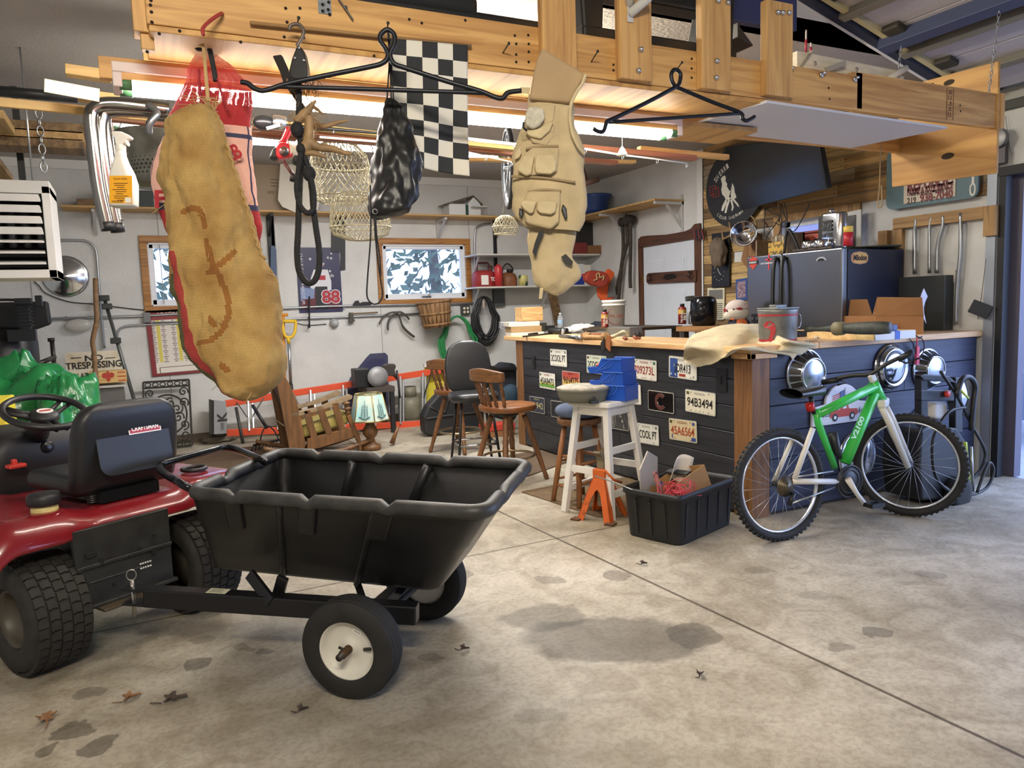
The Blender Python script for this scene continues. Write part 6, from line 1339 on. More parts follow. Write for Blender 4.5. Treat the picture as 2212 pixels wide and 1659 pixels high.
# ornate grate
gt=thing('iron_grate','dark scrolled cast iron grate leaning against the wall','grate',P(360,960,Y=8.75));GI=M('cast_iron',(52,48,44),.6,.4)
q0,q1,q2_,q3=P(308,824,Y=8.95),P(408,820,Y=8.95),P(415,962,Y=8.75),P(312,972,Y=8.8);q0=P(309,826,Y=8.95)
def gp(u,v):return q0.lerp(q1,u).lerp(q3.lerp(q2_,u),v)
mb=MB()
for a,b in(((0,0),(1,0)),((1,0),(1,1)),((1,1),(0,1)),((0,1),(0,0)),((0,.09),(1,.09)),((0,.93),(1,.93))):mb.bar(gp(*a),gp(*b),.02,.02)
mb.build('frame',GI,gt)
mb=MB()
def scroll(u,v,r,tn,ph,s=1):
    return [gp(u+r*(1-k/26)*math.cos(ph+s*k/26*tn*2*PI),v+.7*r*(1-k/26)*math.sin(ph+s*k/26*tn*2*PI)) for k in range(24)]
mb.tube([gp(.5+.42*math.cos(2*PI*k/40),.51+.30*math.sin(2*PI*k/40)) for k in range(40)],.009,6,True)
for u in(.14,.86):
    for v in(.18,.34,.68,.84):mb.tube(scroll(u,v,.11,1.6,u*7+v*3,1 if u<.5 else -1),.008,5)
for k in range(8):a=2*PI*k/8+.3;mb.tube(scroll(.5+.24*math.cos(a),.51+.17*math.sin(a),.13,1.7,a,1 if k%2 else -1),.008,5)
for k in range(6):mb.tube([gp(.1+.16*k+.06*math.cos(2*PI*j/12),.045+.03*math.sin(2*PI*j/12)) for j in range(12)],.006,5,True);mb.tube([gp(.1+.16*k+.06*math.cos(2*PI*j/12),.965+.025*math.sin(2*PI*j/12)) for j in range(12)],.006,5,True)
mb.build('scrollwork',GI,gt)
# green bags heap
from mathutils import noise as NZ
def lump(c,rx,ry,rz,seed,amp=.18,fr=3.2,nu=48,nv=28,base=None):
    c=V(c)
    def fn(u,v):
        a=2*PI*u;b=PI*(v-.5)*.999;d=V((math.cos(b)*math.cos(a),math.cos(b)*math.sin(a),math.sin(b)));k=1+amp*(NZ.noise(d*fr*.5+V((seed,0,0)))+.6*abs(NZ.noise(d*fr+V((seed,3,0))))+.4*abs(NZ.noise(d*fr*2.4+V((seed,9,0)))))
        p=c+V((d.x*rx,d.y*ry,d.z*rz))*k
        if base is not None:p.z=max(p.z,base)
        return p
    return MB().grid(fn,nu,nv,cu=True)
GRB=M('bag_green',(36,120,66),.22,alpha=.92,bump=.3,bsc=18)
p=P(50,850,Y=6.3);one('garbage_bag',lump((p.x,6.3,p.z-.38),.38,.35,.56,2,.35,4),GRB,'large shiny green plastic bag heap behind the steering wheel','bag',loc=tuple(p))
p=P(140,880,Y=5.9);one('garbage_bag',lump((p.x+.02,5.9,p.z-.28),.24,.26,.46,7,.35,5),GRB,'smaller green plastic bag to the right of the steering wheel','bag',loc=tuple(p))
mb=MB();a=P(8,865,Y=5.2);mb.bb((a.x-.5,5.2,0),(P(12,890,Y=5.2).x,5.6,a.z));one('yellow_basket',mb,M('basket_yellow',(224,206,60),.5),'yellow plastic basket at the left edge by the steering wheel','basket',bev=.01)
# rags on the floor by the grate
p=P(470,955,Z=0);one('floor_rag',lump(p+V((0,0,.03)),.16,.08,.045,4,.5,6,32,16,.0),M('rag_grey',(122,112,98),.9),'crumpled grey rag on the floor right of the grate','rag',loc=tuple(p))
# ladder lying on its side against the wall
ld=thing('step_ladder','orange fibreglass step ladder lying on its side along the wall','ladder',P(700,940,Z=0));ORG=M('ladder_orange',(218,84,52),.45);ALU=M('ladder_alu',(176,178,180),.35,.8)
t0,t1=P(487,872,Y=8.75),P(972,797,Y=8.75);b0_,b1_=P(490,935,Y=8.6),P(938,914,Y=8.6)
mb=MB();mb.bar(t0,t1,.03,.075);mb.build('side_rail',ORG,ld,bev=.004)
mb=MB();mb.bar(b0_,b1_,.03,.075);mb.build('side_rail',ORG,ld,bev=.004)
for xa,xb in((530,533),(585,590),(655,660),(724,730),(795,799),(852,856),(905,908)):
    f=(xa-487)/485;g=(xb-490)/448;pA=t0.lerp(t1,f);pB=b0_.lerp(b1_,g);mb=MB();mb.bar(pA,pB,.075,.02,(1,0,0));mb.bar(pA+V((.05,.02,0)),pB+V((.05,.02,0)),.03,.02,(1,0,0));mb.build('step',ALU,ld,bev=.003)
for xa,xb in((508,548),(560,520),(620,655),(925,890)):
    mb=MB();pA=t0.lerp(t1,(xa-487)/485)+V((0,-.03,0));pB=b0_.lerp(b1_,(xb-490)/448)+V((0,-.03,0));mb.bar(pA,pA.lerp(pB,.5),.012,.02,(0,1,0));mb.build('brace',M('brace_dark',(70,70,72),.4,.7),ld)
mb=MB();mb.hexa([P(451,862,Y=8.7),P(452,938,Y=8.7),P(462,938,Y=8.7),P(462,865,Y=8.7),P(451,862,Y=8.95),P(452,938,Y=8.95),P(462,938,Y=8.95),P(462,865,Y=8.95)]);mb.build('rubber_edge',M('ladder_rubber',(50,48,46),.7),ld)
mb=MB();mb.hexa([P(462,864,Y=8.68),P(462,938,Y=8.68),P(491,936,Y=8.68),P(488,867,Y=8.68),P(462,864,Y=8.95),P(462,938,Y=8.95),P(491,936,Y=8.95),P(488,867,Y=8.95)]);mb.mt(1);mb.text('K',frame(P(480,900,Y=8.675),(0,0,1),(-1,0,0)),.10,.10,bold=.03);mb.text('WERNER'[:0]+'TASK',frame(P(480,915,Y=8.675)+V((0,0,-.03)),(0,0,1),(-1,0,0)),.03,.09);mb.build('ladder_cap',[M('cap_grey',(150,152,156),.5),M('cap_ink',(50,50,54),.6)],ld,bev=.006)
# shovel with yellow D handle, long tools
t=thing('snow_shovel','yellow D handled shovel standing behind the sack end','shovel',PB(628,830,.25));YEL=M('handle_yellow',(232,190,50),.4)
mb=tubeY([(609,694),(614,722),(622,729),(631,727),(637,716),(639,695)],.25,.018,4);mb.cyl(PB(608,694,.25),PB(640,694,.25),.02,8);mb.cyl(PB(622,728,.25),PB(624,742,.25),.02,8);mb.build('d_handle',YEL,t)
mb=MB();mb.cyl(PB(624,740,.25),PB(628,830,.22),.018,10);mb.build('shaft',CON,t);mb=MB();mb.cyl(PB(628,830,.22),PB(640,945,.12),.024,10);mb.build('grip',BLACKP,t)
mb=MB();a=PB(600,885,.2);b=PB(655,950,.15);mb.bb((a.x,YB-.24,b.z),(b.x,YB-.2,a.z));mb.build('scoop',YEL,t,bev=.02)
mb=tubeY([(603,680),(622,680)],.2,.018,2);mb.cyl(PB(612,678,.2),PB(618,930,.2),.015,8);one('garden_tool',mb,M('handle_orange',(214,140,50),.5),'orange gripped tool handle beside the yellow shovel','tool')
for k,(pa,pb,lb,m) in enumerate((((545,875),(577,925),'black and white tool handle leaning inside the ladder','h'),((510,880),(525,958),'dark stick leaning behind the ladder left end','d'))):
    mb=MB();mb.cyl(PB(*pa,.6),PB(*pb,.75),.018,8);one('garden_stick',mb,M('handle_dark',(60,58,54),.5) if m=='d' else M('handle_mixed',(40,40,42),.4),lb,'tool')
t=thing('garden_rake','black garden rake head lying on the floor behind the lever loop','rake',P(575,955,Z=.03));RK=M('rake_black',(34,32,30),.5,.5)
a=P(548,962,Z=.06);b=P(615,948,Z=.06);mb=MB();mb.bar(a,b,.02,.02);mb.build('rake_bar',RK,t)
for k in range(10):
    mb=MB();p=a.lerp(b,k/9);mb.tube([p,p+V((-.02,-.03,-.02)),p+V((-.03,-.05,-.055))],.007,6);mb.build('tine',RK,t)
mb=MB();mb.tube(cat([a.lerp(b,.2),a.lerp(b,.3)+V((0,.05,.10)),a.lerp(b,.5)+V((0,.1,.16)),a.lerp(b,.7)+V((0,.05,.10)),a.lerp(b,.8)],4),.008,6);mb.build('rake_bow',RK,t)
# carpet left behind the cart
def flat(nm,pl,m,lb,ca,h=.008):
    pts=[P(x,y,Z=0) for x,y in pl];mb=MB();mb.loft([[p for p in pts],[p+V((0,0,h)) for p in pts]],sm=False);c=sum(pts,V((0,0,0)))/len(pts);c.z=0;return one(nm,mb,m,lb,ca,loc=tuple(c))
RUG=M('mat_brown',(112,90,62),.95,var=.18,sc=18,bump=.6,bsc=150)
flat('floor_mat',[(372,985),(575,962),(600,985),(560,1010),(395,1052)],M('mat_dark',(96,74,50),.95,var=.2,sc=14,bump=.6,bsc=150),'dark brown mat on the floor behind the lever loop','mat')
flat('floor_mat',[(1127,1064),(1185,1052),(1230,1043),(1400,1030),(1420,1120),(1290,1118)],RUG,'brown mat under the white stool and jack stand','mat')
flat('floor_mat',[(1100,985),(1165,974),(1235,996),(1140,1030),(1045,1030)],M('mat_dark2',(104,84,64),.95,var=.2,sc=14,bump=.6,bsc=150),'brown mat under the front swivel chair','mat')
# car door glass, power tool, table behind ladder
t=thing('car_glass','tinted car door glass leaning on the wall behind the ladder','glass',PB(790,860,.1))
pt=[PB(x,y,.10+.0016*(y-760)) for x,y in((740,855),(757,815),(792,772),(800,764),(832,762),(838,768),(841,900),(745,900))];mb=MB();mb.loft([[p+V((0,.01,0)) for p in pt],pt],sm=False);mb.build('pane',M('glass_tint',(62,64,96),.05,alpha=.75),t)
t=thing('work_table','dark low table holding the cut off saw behind the ladder','table',P(822,930,Y=8.35));a=P(790,838,Y=8.35);b=P(850,838,Y=8.35)
mb=MB();mb.bb((a.x,8.3,a.z-.06),(b.x,8.7,a.z));mb.build('tabletop',M('table_dark',(70,62,58),.6),t)
for x in(a.x+.03,b.x-.03):
    for y in(8.33,8.67):mb=MB();mb.bb((x-.025,y-.025,0),(x+.025,y+.025,a.z-.06));mb.build('leg',M('table_black',(28,28,30),.6),t)
t=thing('cutoff_saw','black cut off saw with grey disc on the dark table','saw',a);ys=8.4
mb=MB();mb.bb((P(768,820,Y=ys).x,ys,a.z),(P(800,838,Y=ys).x,ys+.2,P(780,797,Y=ys).z));mb.ball(P(800,818,Y=ys+.1),(.09,.08,.09),14,10);mb.build('motor',BLACKP,t,bev=.01)
mb=MB();mb.lathe([(.12,0),(.12,.006),(.03,.01),(0,.01)],28,F_A(P(816,814,Y=ys-.05)));mb.build('disc',M('disc_grey',(150,150,152),.5,.3),t)
mb=MB();pt=[P(x,y,Y=ys+.02) for x,y in((828,790),(834,786),(853,786),(856,792),(853,800),(861,822),(855,815),(850,812),(830,812))];mb.loft([[p+V((0,.08,0)) for p in pt],pt],sm=False);mb.build('handle_cover',M('cover_dark',(58,52,50),.5),t,bev=.008)
mb=MB();mb.tube([P(857,800,Y=ys),P(862,840,Y=ys),P(864,860,Y=ys)],.012,8);mb.build('cord',BLACKP,t)
# propane tank
p=P(882,915,Y=8.9);r=.15;x=P(885,880,Y=8.9).x;k=P(885,855,Y=8.9).z
t=thing('propane_tank','grey green propane tank standing behind the ladder steps','gas tank',(x,8.88,0));TNK=M('tank_olive',(128,124,106),.5,var=.15,sc=8)
mb=MB();mb.lathe([(0,.03),(r*.7,.02),(r,.10),(r,k-.08),(r*.85,k-.02),(r*.4,k),(0,k)],28,T(x,8.88,0));mb.build('cylinder',TNK,t);mb=MB();mb.lathe([(r*.8,0),(r*.8,.06)],24,T(x,8.88,0),cap=False);mb.lathe([(r*.55,k-.02),(r*.55,k+.12)],20,T(x,8.88,0),cap=False);mb.build('collar',TNK,t,solid=.006);mb=MB();mb.cyl((x,8.88,k),(x,8.88,k+.07),.03,10);mb.build('valve',M('valve_brass',(150,130,80),.4,.8),t)
# yellow panel, box, case
poly_px('yellow_board',[(918,786),(960,790),(957,880),(930,880),(917,860)],M('board_yellow',(214,198,60),.6,bump=.1),'yellow plastic sheet behind the ladder right end','panel',.02,.25)
poly_px('white_edge_board',[(917,786),(962,788),(962,795),(917,793)],WHITE2,'white topped board edge over the yellow sheet','board',.06,.30)
t=thing('tool_case','big black moulded tool case standing left of the chairs','case',P(945,935,Z=0));yc=7.75;CS=M('case_black',(36,37,38),.45,bump=.05)
pt=[P(x,y,Y=yc) for x,y in((917,935),(915,900),(925,878),(950,850),(972,842),(1045,842),(1048,925),(930,942))];mb=MB();mb.loft([[p+V((0,.16,0)) for p in pt],pt],sm=False);o=mb.build('case_shell',CS,t,bev=.03,seg=3)
mb=MB();mb.tube(cat([P(x,y,Y=yc-.004) for x,y in((920,905),(965,898),(1040,890))],4),.012,6);mb.tube(cat([P(x,y,Y=yc-.004) for x,y in((930,880),(960,890),(970,862),(985,848))],4),.010,6);mb.build('case_rib',CS,o)
t=thing('tool_bag','dark blue and black duffel bag beside the bar end post','bag',P(1095,905,Y=7.7));yb2=7.6
pt=[P(x,y,Y=yb2) for x,y in((1075,800),(1090,792),(1100,783),(1118,787),(1120,900),(1110,912),(1078,905))];mb=MB();mb.loft([[p+V((0,.3,0)) for p in pt],pt],sm=False);mb.build('bag_body',M('bag_dark',(34,38,46),.8,var=.3,sc=20),t,bev=.04,seg=3)
mb=MB();mb.ball(P(1103,860,Y=yb2-.05),(.13,.1,.16),14,10);mb.build('bag_pocket',M('bag_teal',(38,66,84),.8,var=.3,sc=14),t);mb=MB();pt=[P(x,y,Y=yb2-.06) for x,y in((1074,793),(1118,793),(1118,800),(1078,801))];mb.loft([[p+V((0,.3,0)) for p in pt],pt],sm=False);mb.build('tray_lid',BLACKP,t,bev=.01)
mb=MB();a=P(1052,915,Y=7.3);b=P(1112,899,Y=7.3);mb.bb((a.x,7.3,0),(b.x,7.5,.13));mb.mt(1);mb.bb((a.x-.01,7.295,.07),(b.x+.0,7.5,.135));one('shoe_box',mb,[M('box_kraft',(160,110,74),.8),M('box_red',(204,70,54),.6)],'red lidded carton on the floor behind the front chair','box',bev=.004)
# fishing of bushel basket, hose, cables, hand tools on the wall
t=thing('bushel_basket','old slatted bushel basket hanging on the wall under the window','basket',PB(944,675,.2));F=frame(PB(944,707,.22),(1,0,.09),(0,1,.0));h=(PB(944,648,.22)-PB(944,707,.22)).z
BSK=M('basket_wood',(170,128,84),.7,var=.35,sc=26,st=(1,1,.12))
mb=MB();r0,r1=.165,.215
N=20
for k in range(N):
    a0=2*PI*k/N+.03;a1=2*PI*(k+1)/N-.03
    mb.grid(lambda u,v:V(((r0+(r1-r0)*v+.004*math.sin(k*2))*math.cos(a0+(a1-a0)*u),(r0+(r1-r0)*v)*math.sin(a0+(a1-a0)*u),h*v)),4,4,T=F)
mb.lathe([(0,.01),(r0,.01)],24,F,cap=False);mb.build('slats',BSK,t,solid=.005)
mb=MB();
for v in(.12,.52,.95):mb.torus(r0+(r1-r0)*v+.006,.009,36,6,F@T(0,0,h*v),sz=1.8)
mb.build('hoop',BSK,t)
def coil(nm,lb,m,c,n,rx,rz,r,seed,off=.08,spread=.35,flat_=1.,drop=0):
    q=random.Random(seed);t=thing(nm,lb,'hose' if 'hose' in nm else 'cable',PB(*c,off));P0=PB(*c,off)
    for k in range(n):
        a=q.uniform(1-spread,1);b=q.uniform(1-spread*.6,1);ox=q.uniform(-.05,.05)
        pts=[]
        for j in range(26):
            th=2*PI*j/26;x=rx*a*math.sin(th)*(1 if math.cos(th)<.3 else .8);z=rz*b*math.cos(th);pts.append(P0+V((x+ox*(1-math.cos(th))*.5,-.03+.05*q.random()*.2-.008*k*.5,z-rz*b+q.uniform(-.004,.004))))
        mb=MB();mb.tube(pts,r,6,True);mb.build('coil_loop',m,t)
    return t
HG=M('hose_green',(44,132,74),.35)
coil('garden_hose','green garden hose coiled on the wall below the window',HG,(985,683),7,.27,.36,.014,3,.12,.25)
coil('cable_coil','thick black cables coiled on the wall left of the pine box',M('cable_black',(34,34,36),.5),(1042,642),11,.20,.34,.014,5,.12,.45)
mb=MB();p=PB(1043,648,.16);mb.bar(p,p+V((.005,0,-.10)),.025,.03);one('cable_strap',mb,M('strap_red',(190,170,160),.6),'pale strap with red top holding the black cables','strap')
AXE=M('tool_steel',(84,82,74),.5,.5);AXW=WOOD('axe_handle',(130,110,78),(96,78,52),0,2,.5,False)
t=thing('hatchet','small hatchet hanging level under the conduit','hatchet',PB(785,685,.05));mb=MB();mb.bar(PB(757,678,.06),PB(816,675,.06),.02,.035,(0,1,0));mb.build('handle',AXW,t,bev=.008)
mb=MB();pt=[PB(x,y,.07) for x,y in((754,675),(764,675),(764,688),(768,693),(762,697),(753,696),(755,686))];mb.loft([[p+V((0,.03,0)) for p in pt],pt],sm=False);mb.build('head',AXE,t,bev=.004)
t=thing('hand_sickle','pair of curved sickles hanging below the bushel basket','sickle',PB(860,690,.05));mb=tubeY([(819,700),(824,690),(832,681),(845,675),(860,674)],.06,.010,5);mb.tube(cat([PB(x,y,.08) for x,y in((838,713),(838,700),(842,688),(852,678),(865,674),(878,683),(884,690))],5),.013,6);mb.build('blade',AXE,t)
mb=MB();mb.tube(cat([PB(x,y,.07) for x,y in((858,676),(864,688),(870,705),(882,718),(895,728))],4),[.012]*8+[.016]*9,8);mb.build('handle',AXE,t)
mb=MB();pt=[PB(x,y,.06) for x,y in((762,660),(768,650),(775,649),(777,655),(785,652),(800,652),(803,658),(780,660))];mb.loft([[p+V((0,.03,0)) for p in pt],pt],sm=False);one('hand_saw',mb,BLACKP,'black pistol grip saw resting on the upper conduit','saw',bev=.004)
mb=tubeY([(668,640),(668,690),(669,708)],.08,.010,3);mb.bar(PB(666,700,.08),PB(666,710,.08),.012,.01);one('pry_bar',mb,BRK,'slim dark pry bar hanging over the poster corner','pry bar')
# small white shelf unit with cans
YS=.42;us=thing('shelf_unit','small white two board shelf unit beside the window','shelf',PB(1160,600,.2))
for y in(548,618):
    z=PB(1100,y,YS).z;x0=PB(1033,y,YS).x;mb=MB();mb.bb((x0-.02,YB-YS,z-.02),(XR-.04,YB-.02,z));mb.build('shelf_board',M('shelf_white',(206,204,196),.5),us,bev=.002)
    mb=MB();mb.bar((x0+.08,YB-.02,z-.30),(x0+.03,YB-YS+.05,z-.02),.02,.012);mb.bar((x0+1.1,YB-.02,z-.30),(x0+1.05,YB-YS+.05,z-.02),.02,.012);mb.build('brace',WBR,us)
zsh=PB(1100,618,YS).z;zsu=PB(1100,548,YS).z
def can(x0,x1,ytop,lb,nm,prof,mats,ca,off=.36,extra=None):
    a=PB(x0,618,off);b=PB(x1,618,off);h=PB((x0+x1)/2,ytop,off).z-zsh;r=(b.x-a.x)/2;x=(a.x+b.x)/2
    t=thing(nm,lb,ca,(x,YB-off+r,zsh));mb=MB();mb.lathe([(r*p,h*q_) for p,q_ in prof],24,T(x,YB-off+r,zsh));mb.build('can_body',mats,t)
    if extra:extra(t,x,YB-off+r,r,h)
    return t
def gx1(t,x,y,r,h):
    mb=MB();mb.tube(cat([(x-.09,y,zsh+h-.02),(x-.09,y,zsh+h+.08),(x-.07,y,zsh+h+.095),(x+.06,y,zsh+h+.095),(x+.08,y,zsh+h+.06)],3),.012,8);mb.cyl((x+.09,y,zsh+h-.04),(x+.09,y,zsh+h+.06),.03,10);mb.build('handle',M('gas_dark',(70,30,30),.5),t)
    mb=MB();G=F_A((x,y-r-.003,zsh+h*.4));mb.bb_(G,-.06,.0,.10,.12);mb.text('TOL',G@T(.07,.01,.001),.05,.10,bold=.03);mb.build('can_label',M('label_white',(230,228,220),.5),t)
can(1032,1082,583,'red metal gas can on the lower small shelf','gas_can',[(.97,0),(1,.02),(1,.6),(.85,.9),(.5,1),(0,1)],M('gas_red',(150,46,46),.5),'gas can',.36,gx1)
can(1073,1089,571,'red spray can in front of the gas can','spray_can',[(1,0),(1,.86),(.8,.93),(.5,.94),(.5,1),(0,1)],M('spray_red',(186,50,54),.4),'can',.42)
def gx2(t,x,y,r,h):
    mb=MB();mb.tube(cat([(x-r*.8,y,zsh+h*.7),(x-r*.6,y,zsh+h*1.4),(x,y,zsh+h*1.65),(x+r*.6,y,zsh+h*1.3),(x+r*.5,y,zsh+h)],4),.009,6);mb.cyl((x+r*.2,y,zsh+h),(x+r*.2,y,zsh+h*1.25),.04,10);mb.build('spout',BRK,t)
can(1090,1124,588,'rusty orange fuel can with black spout beside the spray can','fuel_can',[(.97,0),(1,.03),(1,.6),(.8,.9),(.4,1),(0,1)],M('fuel_orange',(140,86,54),.6,var=.2),'gas can',.36,gx2)
can(1126,1144,594,'small green and black paint can left of the vest tail','paint_can',[(1,0),(1,.95),(.9,1),(0,1)],M('can_green',(50,84,66),.4,col2=(200,190,120),sc=12,thr=(.5,.55)),'can',.42)
for x0,x1,y0,m,lb in((1237,1261,570,M('can_bluewhite',(206,208,214),.4),'white and blue solvent tin beside the vest tail'),(1262,1276,572,M('box_pale',(214,212,200),.5),'tall white carton next to the solvent tin')):
    a=PB(x0,618,.4);b=PB(x1,y0,.4);t=thing('shelf_tin',lb,'tin',((a.x+b.x)/2,YB-.3,zsh));mb=MB();mb.bb((a.x,YB-.4,zsh),(b.x,YB-.22,b.z));mb.build('tin_body',m,t,bev=.004)
    if x0==1237:mb=MB();mb.bb((a.x-.001,YB-.402,zsh),(b.x+.001,YB-.4,zsh+(b.z-zsh)*.42));mb.mt(1);mb.bb((a.x,YB-.402,zsh+(b.z-zsh)*.44),(b.x,YB-.4,zsh+(b.z-zsh)*.52));mb.build('tin_label',[M('tin_blue',(40,62,150),.4),M('tin_red',(200,50,44),.4)],t)
for x0,x1,y0,m,lb in((1160,1200,542,M('paper_white',(220,218,208),.6),'white paper stack on the upper small shelf'),(1243,1268,524,M('box_maroon',(120,46,44),.6),'maroon box on the upper small shelf'),(1270,1302,530,M('box_wood',(124,86,54),.6),'brown tray on the upper small shelf right end'),(1250,1318,482,M('crate_dark',(44,44,44),.7),'black slotted crate behind the maroon box')):
    o_=.40 if y0!=482 else .2;a=PB(x0,548,o_);b=PB(x1,y0,o_);mb=MB();mb.bb((a.x,YB-o_,zsu),(b.x,YB-o_+.18,b.z));one('shelf_box',mb,m,lb,'box',bev=.004,loc=((a.x+b.x)/2,YB-o_+.09,zsu))
mb=MB();a=PB(1206,625,.25);b=PB(1215,700,.15);mb.bar(PB(1191,625,.3),PB(1207,700,.15),.12,.03,(0,1,0));one('leaning_plank',mb,PW3[2],'dark plank leaning behind the vest tail and bottle','plank')
# heat jacket: orange gloves hanging
t=thing('safety_vest','orange and grey safety vest hanging by the small shelf','vest',P(1310,610,Y=YB-.6));yv=8.2
pt=[P(x,y,Y=yv) for x,y in((1308,590),(1316,580),(1327,588),(1329,605),(1328,640),(1320,648),(1303,650),(1294,640),(1292,622),(1305,615),(1318,600))];mb=MB();mb.loft([[p+V((0,.05,0)) for p in pt],pt],sm=False);mb.build('vest_cloth',M('hi_vis',(240,104,50),.7),t,bev=.01)
pt=[P(x,y,Y=yv-.01) for x,y in((1316,615),(1327,595),(1331,640),(1312,643))];mb=MB();mb.loft([[p+V((0,.02,0)) for p in pt],pt],sm=False);mb.build('vest_panel',M('vest_grey',(120,120,118),.7),t)
t=thing('welding_mask','red cap with flame pattern hanging right of the solvent tin','cap',P(1290,600,Y=8.1))
pt=[P(x,y,Y=8.05) for x,y in((1266,595),(1272,586),(1282,584),(1305,586),(1316,592),(1318,602),(1312,616),(1300,621),(1280,616),(1266,606))];mb=MB();mb.loft([[p+V((0,.10,0)) for p in pt],pt],sm=False);mb.build('cap_shell',M('cap_red',(170,62,46),.5),t,bev=.03,seg=3)
mb=MB();mb.tube(cat([P(x,y,Y=8.035) for x,y in((1282,606),(1290,602),(1288,594),(1294,590),(1296,600),(1304,596),(1302,606))],4),.009,6);mb.build('flame_mark',M('flame_tan',(200,170,120),.6),t)
# crossed sticks hanging on the right wall left of the door
for k,(pl,r,lb) in enumerate(((( (1344,480),(1346,530),(1343,570),(1335,610),(1330,636)),.02,'dark knobby stick hung nearest the back corner'),(((1352,485),(1356,520),(1345,560),(1340,600),(1336,650)),.024,'longest knobby walking stick beside the white door'),(((1362,478),(1362,540),(1361,600),(1362,622)),.022,'straight dark stick hung next to the white door'))):
    mb=MB();mb.tube(cat([P(x,y,X=XR-.08-.02*k) for x,y in pl],5),r,8);one('knobby_stick',mb,M('stick_dark',(70,60,52),.7,var=.3,sc=20),lb,'stick')
mb=MB();mb.ball(P(1358,476,X=XR-.1),(.08,.12,.07),14,10);mb.ball(P(1343,480,X=XR-.1),(.05,.06,.06),12,8);one('root_knob',mb,M('root_dark',(56,50,44),.8,var=.3,sc=12,bump=.6,bsc=20),'knotted root ball on top of the hung sticks','root')
# rocking chair
OAK=WOOD('oak_brown',(122,82,48),(82,52,30),2,1.3,.45,False);OAKX=WOOD('oak_brown_x',(126,86,50),(84,54,32),0,1.3,.45,False)
def TW(p,q,r,n=8,kind=0):
    """turned spindle between two points"""
    pr={0:[.8,.8,1.0,1.25,.7,1.25,1.0,.75,.9,1.25,.75,1.3,.8,.9,1,1.1,.9,.75],1:[.75,.9,1.2,1.45,1.1,.7,1.2,.7,1.1,1.5,1.3,1,.8,.7,1.1,.7,.8,.6]}[kind]
    p,q=V(p),V(q);m=len(pr)-1;return MB().tube([p.lerp(q,k/m) for k in range(m+1)],[r*x for x in pr],n)
def Lo(mb,nm,m,par,**k):return mb.build(nm,m,par,world=False,**k)
# rocking chair -----------------------------------------------------------------
yR=7.35;pc=P(695,960,Y=yR);rc=thing('rocking_chair','old brown oak rocking chair with olive seat cushion','chair',(pc.x,yR,0))
def R3(x,y,d=0):return P(x,y,Y=yR+d)
W=.52
OK_=M('oak_worn',(118,80,44),.5,var=.3,sc=30,st=(1,1,.15))
def two(nm,pl,th,m=OK_,one_=None):
    for k,d in enumerate((0,W-th)):
        if one_ is not None and k!=one_:continue
        pt=[R3(x,y) for x,y in pl];mb=MB();mb.loft([[p+V((0,d+th,0)) for p in pt],[p+V((0,d,0)) for p in pt]],sm=False);mb.build(nm,m,rc,bev=.004)
two('back_post',[(597,822),(606,815),(616,814),(624,826),(642,870),(661,960),(650,990),(628,985)],.045)
two('arm',[(627,893),(690,880),(755,852),(762,855),(760,862),(715,880),(650,898),(628,898)],.07,M('arm_grey',(150,128,98),.6,var=.2,sc=20))
for a in((655,888,672,948),(683,880,705,940),(716,872,733,930)):
    two('arm_slat',[(a[0],a[1]),(a[0]+15,a[1]-3),(a[2]+14,a[3]-4),(a[2],a[3])],.02)
two('side_rail',[(664,948),(764,922),(768,935),(764,945),(690,968),(664,972)],.04)
for d in(0,W-.05):
    mb=TW(R3(747,866,d+.02),R3(752,896,d+.02),.03,10,1);mb.build('arm_post',OK_,rc);mb=MB();mb.bar(R3(752,896,d+.02),R3(772,945,d+.02),.045,.045,(0,1,0));mb.tube([R3(772,945,d+.02),R3(776,955,d+.02),R3(778,972,d+.02)],[.026,.02,.026],10);mb.build('front_leg',OK_,rc,bev=.004)
    z0=.03;mb=MB();mb.tube(cat([V((pc.x-.55,yR+d+.02,.14)),V((pc.x-.2,yR+d+.02,.045)),V((pc.x+.15,yR+d+.02,.03)),V((pc.x+.5,yR+d+.02,.11))],6),.025,6);mb.build('rocker',OK_,rc)
mb=MB();a=R3(607,835);b=R3(648,950);mb.hexa([a+V((-.02,.05,0)),b+V((-.02,.05,0)),b+V((-.02,W-.05,0)),a+V((-.02,W-.05,0)),a+V((.01,.05,.02)),b+V((.01,.05,.0)),b+V((.01,W-.05,0)),a+V((.01,W-.05,.02))]);mb.build('back_rest',M('back_leather',(70,48,32),.5),rc,bev=.006)
mb=MB();
for k in range(9):mb.ball(R3(608,915).lerp(R3(636,925),.5)+V((-.03,.05+.05*k,0)),.008,8,6)
mb.build('back_tack',M('tack',(190,170,140),.3,.8),rc)
a=R3(655,940);b=R3(757,905);mb=MB();mb.hexa([a+V((0,.03,-.04)),b+V((0,.03,-.05)),b+V((0,W-.03,-.05)),a+V((0,W-.03,-.04)),a+V((0,.03,.07)),b+V((0,.03,.07)),b+V((0,W-.03,.07)),a+V((0,W-.03,.07))]);mb.build('seat_cushion',M('cushion_olive',(150,136,74),.9,bump=.3,bsc=80),rc,bev=.035,seg=3)
